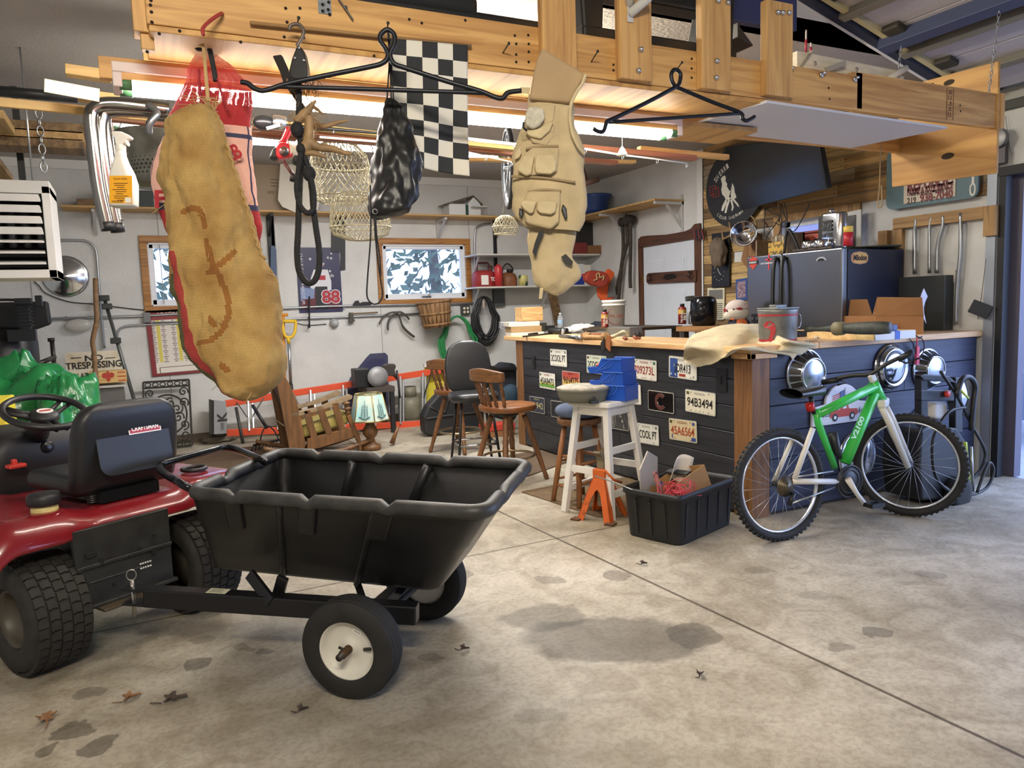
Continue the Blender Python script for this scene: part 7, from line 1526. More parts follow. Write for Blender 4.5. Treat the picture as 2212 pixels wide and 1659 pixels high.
# table lamp with ship shade on the floor
lp_=P(800,972,Z=0);LY=lp_.y;t=thing('table_lamp','floor standing table lamp with blue painted ship shade','lamp',lp_);x=P(798,900,Y=LY).x
zs0=P(798,907,Y=LY).z;zs1=P(798,850,Y=LY).z;hx=(P(838,905,Y=LY).x-P(760,905,Y=LY).x)/2;hx1=(P(823,850,Y=LY).x-P(770,850,Y=LY).x)/2
mb=MB();rg=[]
mb.loft([[(x+r*math.cos(PI/6+PI/3*k)*1.1,LY+r*math.sin(PI/6+PI/3*k),z) for k in range(6)] for r,z in((hx,zs0),(hx1,zs1))],sm=False,cap=False)
m_=M('shade_blue',(150,204,206),.5,col2=(212,220,206),sc=5,emis=0);mb.build('lamp_shade',m_,t,solid=.004)
mb=MB()
for k in range(6):
    a=PI/6+PI/3*k;p0=(x+hx*math.cos(a)*1.1,LY+hx*math.sin(a),zs0);p1=(x+hx1*math.cos(a)*1.1,LY+hx1*math.sin(a),zs1);a2=a+PI/3;mb.tube([p0,p1],.007,5);mb.tube([p0,(x+hx*math.cos(a2)*1.1,LY+hx*math.sin(a2),zs0)],.007,5);mb.tube([p1,(x+hx1*math.cos(a2)*1.1,LY+hx1*math.sin(a2),zs1)],.007,5)
mb.build('shade_frame',M('brass_frame',(170,150,100),.4,.6),t)
mb=MB();q=random.Random(2)
for f in(-1,1):
    a=-PI/2+f*PI/6;
    def sp(u,v):
        r=hx+(hx1-hx)*v;return V((x+r*.89*math.cos(a)*1.1-math.sin(a)*u*r*.9,LY+r*.89*math.sin(a)+math.cos(a)*u*r*.9,zs0+(zs1-zs0)*v))+V((math.cos(a),math.sin(a),0))*.006
    for u in(-.2,0,.2):mb.tube([sp(u,.15),sp(u,.8-abs(u))],.0025,4)
    for k in range(7):mb.tube([sp(-.28+.02*k,.2+.07*k),sp(.22-.01*k,.2+.07*k)],.002,4)
    mb.tube([sp(-.35,.2),sp(0,.1),sp(.35,.2)],.006,4)
mb.build('ship_drawing',M('ship_ink',(70,110,120),.6),t)
mb=MB();mb.lathe([(.09,0),(.10,.01),(.10,.05),(.05,.07),(.04,.12),(.07,.16),(.08,.2),(.05,.25),(.03,.3),(.035,.36),(.025,.42),(.012,zs0),(.012,zs0+.1)],20,T(x,LY,0));mb.build('lamp_base',OK_,t)
mb=MB();mb.tube([(x+.25,LY+.1,.02),(x+.33,LY+.1,.2)],[.03,.012],8);one('wooden_paddle',mb,OAK,'small wooden handled paddle lying right of the table lamp','paddle')
# round swivel bar chair -----------------------------------------------------------
def swivel(lb,loc,rz):
    t=thing('swivel_chair',lb,'bar chair',loc,rz,'wooden swivel bar chairs')
    H=.62
    def so(a):
        c,s=math.cos(a),math.sin(a);r=.235;y=r*s*.97;x=r*c*1.0
        if s<0:x*=1.0+.06*abs(s)
        return x,y
    pts=[so(2*PI*k/36) for k in range(36)]
    mb=MB();mb.loft([[(x*.92,y*.92,H-.05) for x,y in pts],[(x,y,H-.04) for x,y in pts],[(x,y,H-.008) for x,y in pts],[(x*.97,y*.97,H) for x,y in pts],[(x*.6,y*.6,H-.012) for x,y in pts]],sm=True);Lo(mb,'seat',M('seat_oak',(136,84,44),.35,var=.25,sc=18,st=(1,.15,1)),t)
    for k in range(5):
        u=(k-2)/2;mb=TW((u*.14,-.165+.03*u*u,H-.01),(u*.17,-.24+.05*u*u,H+.205),.0155,8,0);Lo(mb,'spindle',OAK,t)
    mb=MB();rg=[]
    for k in range(13):
        u=-1+2*k/12;y=-.255+.06*u*u;hh=.052-.016*abs(u)**3;zc=H+.25+.006*math.cos(u*3)
        rg.append([(u*.215,y+.018,zc-hh),(u*.215,y-.018,zc-hh),(u*.215,y-.022,zc+hh),(u*.215,y+.014,zc+hh)])
    mb.loft(rg,sm=False);Lo(mb,'back_rail',OAKX,t,bev=.008)
    mb=MB();mb.lathe([(.06,H-.10),(.09,H-.085),(.09,H-.05)],20);Lo(mb,'swivel_plate',M('swivel_dark',(46,42,40),.5,.6),t)
    for sx in(-1,1):
        for sy in(-1,1):
            p,q=V((sx*.095,sy*.095,H-.09)),V((sx*.215,sy*.215,0));pr=[1,1.05,1.1,1.15,.9,1.2,.9,1.2,.95,1.15,1.1,1,1,1,.95,.9,.85,.8,.8,.95,.7];mb=MB().tube([p.lerp(q,k/20) for k in range(21)],[.022*x for x in pr],10);Lo(mb,'leg',OAK,t)
    mb=MB();mb.torus(.205,.011,40,8,T(0,0,.20));Lo(mb,'foot_ring',M('ring_brassy',(170,150,120),.3,.9),t)
    return t
# front chair: seat centre on the photo (1096,872)
c=P(1098,985,Z=0);D_=dep(P(1096,872,D=6.45));s=P(1096,874,Z=.615)
swivel('brown swivel chair nearest the bar front, empty seat',(s.x,s.y,0),-78)
s2=P(990,843,Z=.60);swivel('brown swivel chair half hidden behind the black vinyl stool',(s2.x,s2.y,0),-60)
# black vinyl stool
s=P(1022,848,Z=.66);t=thing('vinyl_stool','black vinyl bar stool with a high rounded back','bar stool',(s.x,s.y,0),168);VN=M('vinyl_black',(34,35,37),.35,bump=.05,bsc=120)
mb=MB();pts=rrect(.43,.40,.14,6);mb.loft([[(x*.9,y*.9,.59) for x,y in pts],[(x,y,.61) for x,y in pts],[(x,y,.64) for x,y in pts],[(x*.93,y*.93,.665) for x,y in pts],[(x*.6,y*.6,.67) for x,y in pts]]);Lo(mb,'seat',VN,t)
mb=MB();rg=[]
for v,w in((0,.15),(.06,.185),(.2,.205),(.45,.215),(.7,.20),(.85,.175),(.94,.13),(1,.06)):
    z=.66+.45*v;yc=-.185-.05*v;rg.append([(x,yc+y-.0*abs(x)+.35*x*x,z) for x,y in rrect(2*w,.05,.024,4)])
mb.loft(rg);Lo(mb,'back',VN,t)
STK=M('stool_leg',(36,36,38),.4,.4)
for sx in(-1,1):
    for sy in(-1,1):mb=MB();mb.cyl((sx*.13,sy*.12,.60),(sx*.19,sy*.19,0),.012,8);Lo(mb,'leg',STK,t)
mb=MB();q=[(-.17,-.165),(.17,-.165),(.17,.165),(-.17,.165)]
for a,b in zip(q,q[1:]+q[:1]):mb.cyl((*a,.22),(*b,.22),.011,8)
Lo(mb,'foot_rail',M('rail_chrome',(190,190,192),.2,1),t)
p=P(1024,822,Z=.69);mb=MB();mb.T=T(p)@RZ(20);mb.box((0,0,.0),(.12,.09,.04));mb.mt(1);mb.lathe([(.012,0),(0,.001)],10,T(.03,0,.021));one('metal_box',mb,[M('box_alu',(190,190,188),.35,.7),M('hole_black',(20,20,20),.9)],'small aluminium box on the black vinyl stool','box',bev=.004)
p=P(1030,838,Z=.685);mb=MB();mb.ball(p+V((.02,-.08,.02)),(.03,.03,.03),12,8);mb.cyl(p+V((.02,-.08,.02)),p+V((-.03,-.1,.0)),.014,10);one('metal_fitting',mb,CHR,'chrome pipe fitting beside the aluminium box','fitting')
# white wooden stool ---------------------------------------------------------------
WP=M('stool_white',(226,224,218),.4)
ca=P(1310,1063,Z=0);H=.76;ca=P(1304,862,Z=H);t=thing('white_stool','white painted wooden stool carrying stacked blue bins','stool',(ca.x,ca.y,0),20)
mb=MB();rg=[]
for z,g in((H-.035,.93),(H-.03,1),(H-.006,1),(H,.98)):rg.append([(x*g,y*g,z) for x,y in rrect(.36,.34,.02,3)])
mb.loft(rg,sm=False);Lo(mb,'seat',WP,t,bev=.006)
ft={}
for sx in(-1,1):
    for sy in(-1,1):
        mb=MB();a=V((sx*.13,sy*.12,H-.035));b=V((sx*.205,sy*.195,0));mb.bar(a,b,.042,.042,(sx,0,0) if False else (0,1,0));Lo(mb,'leg',WP,t,bev=.003);ft[sx,sy]=(a,b)
def lg(k,z):a,b=ft[k];return a.lerp(b,(a.z-z)/(a.z-b.z))
for (k1,k2,zs) in(((-1,-1),(1,-1),(.44,.16)),((-1,1),(1,1),(.44,.16)),((-1,-1),(-1,1),(.30,)),((1,-1),(1,1),(.30,))):
    for z in zs:mb=MB();mb.bar(lg(k1,z),lg(k2,z),.022,.045);Lo(mb,'stretcher',WP,t,bev=.002)
for k1,k2 in(((-1,-1),(1,-1)),((-1,1),(1,1)),((-1,-1),(-1,1)),((1,-1),(1,1))):mb=MB();mb.bar(lg(k1,H-.065),lg(k2,H-.065),.02,.055);Lo(mb,'apron',WP,t)
def ST(x,y,z=H):return P(x,y,Z=z)
# stacked blue bins
BB=M('bin_blue',(30,78,176),.3)
o=P(1330,862,Z=H);vx=(P(1360,861,Z=H)-P(1292,857,Z=H)).normalized()
for k,lb in enumerate(('lowest blue stacking bin on the white stool','middle blue stacking bin','top blue stacking bin filled with bits')):
    sc=P(1330,862,Z=H)+V((.0,.0,.088*k))-vx*.012*k
    lbs=('lowest of three blue stacking bins, standing on the white stool','middle of the three stacked blue bins','top blue stacking bin holding orange and brown bits')
    t2=thing('stacking_bin',lbs[k],'bin',sc,math.degrees(math.atan2(vx.y,vx.x)),'blue stacking bins')
    l,w,h=.125,.085,.10
    mb=MB()
    for s in(-1,1):mb.prism([(-l,0),(l,0),(l,h),(-l*.25,h),(-l*.5,h*.45),(-l*1.15,h*.42)],s*.004,frame((0,s*w,0),(1,0,0),(0,0,1)))
    mb.bb((-l,-w,0),(l,w,.004));mb.bb((l-.004,-w,0),(l,w,h));mb.hexa([(-l,-w,0),(-l*1.15,-w,h*.42),(-l*1.15,w,h*.42),(-l,w,0),(-l+.005,-w,0),(-l*1.15+.005,-w,h*.42),(-l*1.15+.005,w,h*.42),(-l+.005,w,0)])
    Lo(mb,'bin_body',BB,t2,bev=.002)
    mb=MB()
    for s in(-1,1):
        for d in(0,.03,.06):mb.tube(cat([(-l*.55+d,s*(w+.005),h*.12+d*.3),(-l*.1+d,s*(w+.005),h*.55),(l*.3+d*.5,s*(w+.005),h*.92)],4),.0022,5)
        mb.bar((-l*.2,s*(w+.005),h),(l,s*(w+.005),h),.006,.008)
    Lo(mb,'bin_rib',M('bin_blue_light',(70,116,206),.3),t2)
    if k==2:
        q=random.Random(3)
        for j,(cl,nm) in enumerate((((220,100,60),'orange plastic bit in the top blue bin'),((120,96,70),'brown leather scrap in the top blue bin'),((90,70,54),'dark wood chip in the top blue bin'))):
            mb=MB();mb.T=t2.matrix_world@T(-.06+.03*j,-.02+.03*j,.055)@RZ(40*j)@RX(20);mb.box((0,0,0),(.09,.035,.012));one('scrap_piece',mb,M('scrap_%d'%j,cl,.7),nm,'scrap',bev=.004)
# grey pan
c=P(1262,866,Z=H);c=P(1258,868,Z=H)+V((.03,.04,0));t2=thing('round_pan','grey green drain pan with a paper topped lid on the white stool','pan',c);mb=MB();mb.lathe([(0,.002),(.15,.002),(.165,.05),(.172,.075),(.178,.08),(.17,.085),(.155,.08),(.14,.02),(0,.02)],36,T(c));mb.build('pan_body',M('pan_grey',(104,104,92),.45),t2)
mb=MB();mb.lathe([(0,.088),(.10,.09),(.172,.082),(.175,.094),(.14,.106),(.09,.10),(.06,.108),(0,.108)],36,T(c));mb.build('pan_lid',M('lid_pale',(188,182,164),.6,var=.25,sc=24),t2)
p=P(1283,872,Z=H);mb=MB();mb.box(p+V((0,0,.01)),(.06,.03,.02));mb.torus(.014,.003,14,6,frame(p+V((0,0,.03)),(1,0,0),(0,0,1)));one('padlock',mb,M('lock_dark',(70,70,66),.4,.7),'small dark padlock between the pan and the blue bins','padlock',bev=.004)
# cushioned stool
c=P(1250,880,Z=.68);t=thing('cushioned_stool','round wooden stool with a blue grey tied cushion','stool',(c.x,c.y,0),10);CU=M('cushion_blue',(88,100,124),.9,bump=.4,bsc=60)
mb=MB();q=random.Random(1)
mb.grid(lambda u,v:V(((.165*math.cos(PI*(v-.5)*.99)**.6+.006*math.sin(9*2*PI*u))*math.cos(2*PI*u),(.165*math.cos(PI*(v-.5)*.99)**.6+.006*math.sin(9*2*PI*u))*math.sin(2*PI*u),.66+.055*math.sin(PI*(v-.5)*.99))),48,14,cu=True);Lo(mb,'cushion',CU,t)
mb=MB();mb.lathe([(.14,.565),(.155,.575),(.155,.605),(.15,.61)],28);Lo(mb,'seat',OAKX,t)
PN=WOOD('stool_pine',(150,98,56),(112,70,38),2,1.3,.45,False);f2={}
for k in range(4):
    a=PI/4+PI/2*k;p,q_=V((.10*math.cos(a),.10*math.sin(a),.57)),V((.20*math.cos(a),.20*math.sin(a),0));f2[k]=(p,q_);mb=MB();mb.tube([p,p.lerp(q_,.5),q_],[.018,.021,.018],10);Lo(mb,'leg',PN,t)
for k in range(4):
    for z in((.34,.13) if k%2 else (.30,.17)):
        p=f2[k][0].lerp(f2[k][1],(.57-z)/.57);q_=f2[(k+1)%4][0].lerp(f2[(k+1)%4][1],(.57-z)/.57);mb=MB();mb.tube([p,p.lerp(q_,.5),q_],[.009,.014,.009],8);Lo(mb,'stretcher',PN,t)
# jack stand ------------------------------------------------------------------------
c=P(1302,1118,Z=0);c.z=0;t=thing('jack_stand','worn orange steel jack stand beside the black tote','jack stand',c,28);JO=M('jack_orange',(196,92,34),.55,col2=(120,62,30),sc=18,thr=(.3,.42))
hb,ht_,hz=.125,.045,.27
for k in range(4):
    mb=MB();mb.T=RZ(90*k)
    # each face: a frame with an arched opening
    def fp(u,z):w=hb+(ht_-hb)*z/hz;return V((u*w,-w,z))
    ol=[(-1,0),(-.62,0),(-.5,.10),(-.38,.16),(-.2,.19),(0,.20),(.2,.19),(.38,.16),(.5,.10),(.62,0),(1,0),(1,hz),(-1,hz)]
    pts=[fp(u,z) for u,z in ol];mb.loft([[p+V((0,.006,0)) for p in pts],pts],sm=False);Lo(mb,'leg_frame',JO,t)
mb=MB();mb.bb((-ht_,-ht_,hz-.01),(ht_,ht_,hz+.06));Lo(mb,'collar',JO,t,bev=.006)
mb=MB()
for sx in(-1,1):
    for sy in(-1,1):mb.bb((sx*hb-.03,sy*hb-.03,0),(sx*hb+.03,sy*hb+.03,.012))
Lo(mb,'foot_plate',M('jack_rust',(104,66,36),.8,var=.3,sc=30),t)
mb=MB();mb.bb((-.018,-.025,.08),(.018,.025,hz+.13));
for k in range(7):mb.bb((-.024,-.02,.10+.025*k),(-.014,.02,.11+.025*k))
Lo(mb,'ratchet_bar',M('jack_post',(146,136,110),.5,.5),t)
mb=MB();mb.prism([(-.07,.06),(-.055,.05),(-.03,.03),(-.02,0),(.02,0),(.03,.03),(.055,.05),(.07,.06),(.06,.075),(.03,.06),(0,.05),(-.03,.06),(-.06,.075)],.05,frame((0,.025,hz+.11),(1,0,0),(0,0,1)));Lo(mb,'saddle',M('saddle_steel',(120,112,92),.6,.4),t,bev=.004)
mb=MB();mb.tube([(-.06,-.06,hz+.06),(.0,-.09,hz-.01),(.08,-.10,hz-.04)],.008,8);Lo(mb,'lever',JO,t)
# tote with contents ---------------------------------------------------------------------
u=V((.948,.317,0)).normalized();v=V((-.317,.948,0));o=P(1468,1185,Z=0);L_,Wd=.645,.40;Ht=.30
t=thing('storage_tote','open black storage tote full of odds and ends by the bar','tote',o+u*L_/2+v*Wd/2);TT=M('tote_black',(28,29,32),.5)
F=frame(o+u*L_/2+v*Wd/2,u,v);mb=MB();rg=[]
for z,g,gi in((0,.92,0),(.01,.93,0),(Ht-.035,1,0),(Ht-.03,1.04,0),(Ht,1.04,0)):rg.append([F@V((x,y,z)) for x,y in rrect(L_*g,Wd*g,.05,5)])
for z,g in((Ht,.98),(Ht-.03,.965),(.02,.90)):rg.append([F@V((x,y,z)) for x,y in rrect(L_*g,Wd*g,.045,5)])
mb.loft(rg);mb.build('tub',TT,t)
for s in(-1,1):
    for k in range(5):
        x=-.24+.12*k;mb=MB();mb.bar(F@V((x,s*Wd*.465,.03)),F@V((x,s*Wd*.50,Ht-.06)),.012,.012);mb.build('rib',TT,t)
for s in(-1,1):
    for k in range(3):mb=MB();y=-.1+.1*k;mb.bar(F@V((s*L_*.465,y,.03)),F@V((s*L_*.50,y,Ht-.06)),.012,.012);mb.build('rib',TT,t)
# carton in the tote
c=F@V((.04,-.01,0));t=thing('cardboard_box','open brown carton tipped inside the black tote','box',c+V((0,0,.15)))
G=T(c+V((0,0,.17)))@RZ(12)@RX(-12)@RY(-14);mb=MB();a,b,h=.155,.105,.17
for q in(((-a,-b),(a,-b)),((a,-b),(a,b)),((a,b),(-a,b)),((-a,b),(-a,-b))):
    p0,p1=q;mb.add([G@V((*p0,0)),G@V((*p1,0)),G@V((*p1,h)),G@V((*p0,h))],[(0,1,2,3)])
mb.add([G@V((-a,-b,0)),G@V((a,-b,0)),G@V((a,b,0)),G@V((-a,b,0))],[(0,1,2,3)]);mb.build('carton',M('carton_tan',(170,128,80),.8,var=.1,sc=5),t,solid=.005)
mb=MB();mb.T=G;mb.bb_(frame((-a-.004,0,.08),(0,-1,0),(0,0,1)),0,0,.10,.11);mb.build('carton_label',M('label_old',(214,190,150),.7),t)
mb=MB();mb.T=G;mb.bb_(frame((-.06,b-.006,.13),(1,0,0),(0,0,1)),0,0,.06,.045);mb.build('carton_mark',M('mark_blue',(60,86,170),.6),t)
JK=[M('junk_%d'%k,c_,.5,.2) for k,c_ in enumerate(((60,56,52),(120,110,96),(150,140,124),(40,40,42)))]
q=random.Random(9)
for k,lb in enumerate(('flat dark steel plate in the tipped carton','grey steel bracket in the tipped carton','pale metal strip in the tipped carton','black plastic cover in the tipped carton')):
    mb=MB();mb.T=G@T(-.06+.04*k,-.03+.02*k,.08+.03*k)@RZ(30*k)@RY(15-8*k);mb.box((0,0,0),(.17,.05,.012));one('metal_scrap',mb,JK[k],lb,'scrap',bev=.004)
mb=MB();p=G@V((.05,.03,.12));mb.grid(lambda u_,v_:p+V(((u_-.5)*.16+.04*v_,.04*math.sin(u_*3),v_*.15*(1-abs(u_-.6)**2))),8,6);one('paper_sheet',mb,M('paper_grey',(206,200,188),.6),'curled pale sheet standing in the tipped carton','paper',solid=.002)
pl=[F@V((-.26,.10,.20)),F@V((-.05,.13,.20)),F@V((-.03,.14,.44)),F@V((-.16,.12,.50)),F@V((-.26,.11,.40))]
mb=MB();mb.loft([[p+V((0,.012,0)) for p in pl],pl],sm=False);one('sheet_metal',mb,M('panel_grey',(168,160,146),.5),'bent grey sheet panel leaning in the tote behind the carton','panel')
mb=MB();mb.cyl(F@V((-.24,-.05,.20)),F@V((-.29,-.02,.40)),.014,10);mb.torus(.014,.006,14,6,frame(F@V((-.29,-.02,.40)),u,(0,0,1)));one('old_wrench',mb,M('handle_oldred',(140,80,76),.5),'faded red wrench shaft sticking out of the tote','tool')
mb=MB();q=random.Random(14)
c=F@V((-.19,-.09,.27))
for k in range(26):
    r=q.uniform(.03,.10);n=V((q.gauss(0,1),q.gauss(0,1),q.gauss(0,1))).normalized();a=n.cross(V((0,0,1))).normalized();b=n.cross(a);cc=c+V((q.uniform(-.06,.09),q.uniform(-.05,.05),q.uniform(-.01,.05)))
    mb.tube([cc+a*r*math.cos(2*PI*j/14)+b*r*.6*math.sin(2*PI*j/14) for j in range(14)],.0022,4,True)
o2=one('red_wire',mb,M('wire_red',(200,60,76),.5),'tangled thin red wire heaped in the tote front corner','wire')
mb=MB();mb.tube([P(1285,1028,Z=.33),P(1330,1043,Z=.31),P(1366,1058,Z=.305)],.004,5);one('tie_rod',mb,CON,'thin steel rod lying from the jack stand to the tote rim','rod')
ZT=ZC+.042;xb,yb=3.41,3.53
def CT(x,y,dz=0):return P(x,y,Z=ZT+dz)
def wbox(nm,x0,x1,ybot,ytop,d,m,lb,ca,mats=None,bev=.003,ang=0,z0=None):
    """box standing on the counter, front bottom edge from (x0,ybot) to (x1,ybot)"""
    z=ZT if z0 is None else z0
    a=P(x0,ybot,Z=z);b=P(x1,ybot,Z=z);h=P((x0+x1)/2,ytop,X=None,D=dep((a+b)/2)).z-z
    u=(b-a);L_=u.length;u.normalize();v=V((-u.y,u.x,0));F=frame((a+b)/2,u,v);mb=MB();mb.T=F;mb.bb((-L_/2,0,0),(L_/2,d,h));return one(nm,mb,m,lb,ca,bev=bev,loc=tuple((a+b)/2)),F,L_,h
PBX=WOOD('pine_box',(206,170,116),(170,132,82),0,1.2)
c=CT(1120,722);t=thing('pine_crate','open pine box standing on papers at the bar far end','box',P(1135,694,X=3.62))
a,b,c2=P(1097,662,X=3.60),P(1127,664,X=3.50),P(1176,662,X=3.62)
zb1=P(1127,695,X=3.50).z;zt1=P(1127,664,X=3.50).z
q0=V((a.x+.1,a.y,zb1));q1=V((b.x,b.y,zb1));u=(V((c2.x,c2.y,zb1))-q1);u=V((_x.x,_x.y,0)).normalized();w=(P(1176,664,D=dep(b))-b).length
v=V((-u.y,u.x,0)).normalized();
F=frame(q1,(u*.97+v*.1),v);hh=zt1-zb1
def openbox(F,w,d,h,th=.012):
    mb=MB();mb.T=F
    mb.bb((0,0,0),(w,th,h));mb.bb((0,d-th,0),(w,d,h));mb.bb((0,th,0),(th,d-th,h));mb.bb((w-th,th,0),(w,d-th,h));mb.bb((0,0,0),(w,d,th));return mb
F2=F@RZ(14)@T(-.0,0,0);openbox(frame(q1,u*.94+v*.34,v),w,.2,hh).build('box_body',PBX,t,bev=.002)
for k,(h0,h1,dx,m,lb) in enumerate(((0,.018,0,'paper_white','white paper pad under the pine box'),(.018,.05,.0,'carton_flat','flattened brown cartons under the pine box'),(.05,.075,-.02,'paper_white','top envelope bundle right below the pine box'))):
    mb=MB();mb.T=frame(V((q1.x,q1.y,ZT)),u*.96+v*.25,v);z0=zb1-ZT;hgt=z0/.075
    mb.bb((-.12+dx,0,h0*hgt),(w*.98-.02*k,.24,h1*hgt-.001));one('paper_stack',mb,M('carton_flat',(168,140,98),.8,var=.1,sc=10) if k==1 else M('paper_off',(214,208,192),.6),lb,'papers',bev=.002)
mb=MB();
for k in range(5):a=P(1093,700+3*k,X=3.52);mb.hexa([a+V((0,0,.0)),a+V((.0,.18,.02)),a+V((.0,.18,.023)),a+V((0,0,.003)),a+V((.25,0,.0)),a+V((.25,.1,.0)),a+V((.25,.1,.003)),a+V((.25,0,.003))])
one('loose_papers',mb,M('paper_blueish',(206,208,214),.5),'fan of loose white papers poking out left of the pine box','papers')
wbox('purple_lighter',1119,1135,724,718,.03,M('purple',(84,64,150),.4),'small purple box at the bar front edge','box')
# hand tools and camera bits
mb=MB();mb.bar(CT(1130,727,.008),CT(1195,720,.008),.02,.016);mb.bar(CT(1143,722,.02),CT(1160,720,.02),.03,.02);one('pry_tool',mb,BLACKP,'slim black tools strewn along the bar edge','tool',bev=.004)
t=thing('black_binocular','black binocular like optics lying by the water bottle','optics',CT(1190,716));mb=MB()
for dx in(0,.06):mb.cyl(CT(1186,714,.04)+V((dx,.0,0)),CT(1205,716,.03)+V((dx+.02,-.05,0)),.028,14,r2=.034)
mb.box(CT(1188,708,.06),(.10,.05,.05));mb.build('optic_body',BLACKP,t,bev=.006);mb=MB();mb.lathe([(.03,0),(.026,.003),(0,.003)],14,frame(CT(1205,716,.03)+V((.02,-.051,0)),(1,0,0),(0,0,1)));mb.build('lens',M('lens_glass',(180,190,200),.1),t)
mb=MB();p=CT(1170,716);mb.box(p+V((0,0,.05)),(.12,.05,.1));one('olive_tin',mb,M('olive_dark',(62,62,48),.6),'dark olive ammo tin between papers and optics','tin',bev=.006)
# water bottle
p=CT(1211,716);t=thing('water_bottle','clear plastic water bottle standing on the bar','bottle',p);h=(P(1211,676,D=dep(p)).z-ZT);s=h/.2
PET=M('pet_clear',(226,232,236),.05,alpha=.28)
mb=MB();mb.lathe([(0,0),(.030*s,.002),(.032*s,.02),(.031*s,.06*s),(.033*s,.075*s),(.033*s,.13*s),(.026*s,.16*s),(.013*s,.18*s),(.012*s,.187*s)],20,T(p));mb.build('bottle_body',PET,t);mb=MB();mb.lathe([(.0335*s,.085*s),(.0335*s,.125*s)],20,T(p),cap=False);mb.build('bottle_label',M('label_blue',(150,180,206),.4),t);mb=MB();mb.lathe([(.014*s,.186*s),(.014*s,.2*s),(0,.2*s)],14,T(p));mb.build('cap',M('cap_white',(230,230,230),.4),t)
# rags, knives, antler knife, shell bits
p=CT(1255,718);mb=lump(p+V((0,0,.03)),.17,.08,.05,11,.5,5,40,20,ZT);one('white_rag',mb,M('rag_white',(226,222,212),.9),'crumpled white cloth on the bar behind the knife','rag',loc=tuple(p))
p=CT(1297,712);mb=lump(p+V((.05,.05,.03)),.2,.1,.055,16,.5,5,40,20,ZT);one('navy_cloth',mb,M('cloth_navy',(44,48,60),.9),'dark navy cloth heap behind the white rag','cloth',loc=tuple(p))
mb=MB();mb.cyl(CT(1210,726,.016),CT(1246,729,.016),.016,12);mb.mt(1);mb.cyl(CT(1246,729,.016),CT(1256,729.5,.016),.018,12);one('flashlight',mb,[M('torch_grey',(86,88,90),.4,.5),M('torch_steel',(176,176,172),.3,.8)],'grey metal flashlight at the bar front edge','flashlight')
t=thing('fur_tool','fur wrapped wooden tool with a curved antler handle on the bar','tool',CT(1290,728));mb=MB();mb.cyl(CT(1262,728,.022),CT(1310,730,.02),.020,12);mb.build('shaft',M('shaft_tan',(176,134,84),.6,var=.2,sc=30),t)
for x,y in((1268,727),(1308,729)):mb=lump(CT(x,y,.025),.035,.03,.035,x,.5,6,24,14,ZT);mb.build('fur_wrap',M('fur_tan',(190,150,100),.95,var=.3,sc=60),t)
mb=MB();pp_=cat([CT(1312,730,.02),CT(1325,727,.03),CT(1336,722,.06),CT(1346,717,.085),CT(1353,718,.08),CT(1355,724,.03)],5);mb.tube(pp_,[.016]*8+[.014]*8+[.011]*5+[.009]*(len(pp_)-21),10);mb.build('antler_handle',M('antler_pale',(220,206,170),.45),t)
mb=MB();p=P(1312,748,X=xb-.05);mb.loft([[p+V((0,-.06,.08)),p+V((0,-.02,.09)),p+V((0,.03,.0)),p+V((0,-.05,-.04))],[p+V((-.01,-.06,.08)),p+V((-.012,-.02,.09)),p+V((-.01,.03,.0)),p+V((-.01,-.05,-.04))]],sm=False);mb.mt(1);mb.loft([[p+V((-.012,.02,.07)),p+V((-.012,.07,.02)),p+V((-.012,.05,-.06)),p+V((-.012,.01,-.02))],[p+V((-.02,.02,.07)),p+V((-.02,.07,.02)),p+V((-.02,.05,-.06)),p+V((-.02,.01,-.02))]],sm=False);one('leather_tag',mb,[M('leather_tan',(150,90,50),.7),M('leather_black',(30,28,28),.7)],'tan and black leather scraps hanging over the bar edge','leather')
for k,(x,y,lb) in enumerate(((1349,730,'rust coloured shell nearest the antler handle'),(1371,728,'rust coloured shells with black tips right of the antler handle'))):
    mb=MB();q=random.Random(k)
    for j in range(2+2*k):c=CT(x+3*j,y+(j%2)*2,.018);mb.ball(c,(.018,.018,.014),10,7)
    if k:
        mb.mt(1)
        for j in range(6):c=CT(x+4+2*j,y-1,.03);mb.tube([c,c+V((q.uniform(-.01,.02),q.uniform(-.02,.02),.045))],[.006,.001],6)
    one('nut_shell',mb,[M('shell_rust',(150,84,54),.6),BLACKP],lb,'shell')
a,b=CT(1318,733,.002),CT(1348,727,.002);mb=MB();mb.bar(a,b,.05,.004);one('cream_card',mb,M('card_cream',(222,206,160),.5),'small cream card under the antler handle','card')
mb=MB();mb.bar(CT(1262,722,.012),CT(1330,722,.012),.12,.024);one('brown_board',mb,WOOD('board_brown',(140,92,56),(104,66,38),0,1),'thin brown board lying behind the fur wrapped tool','board',bev=.003)
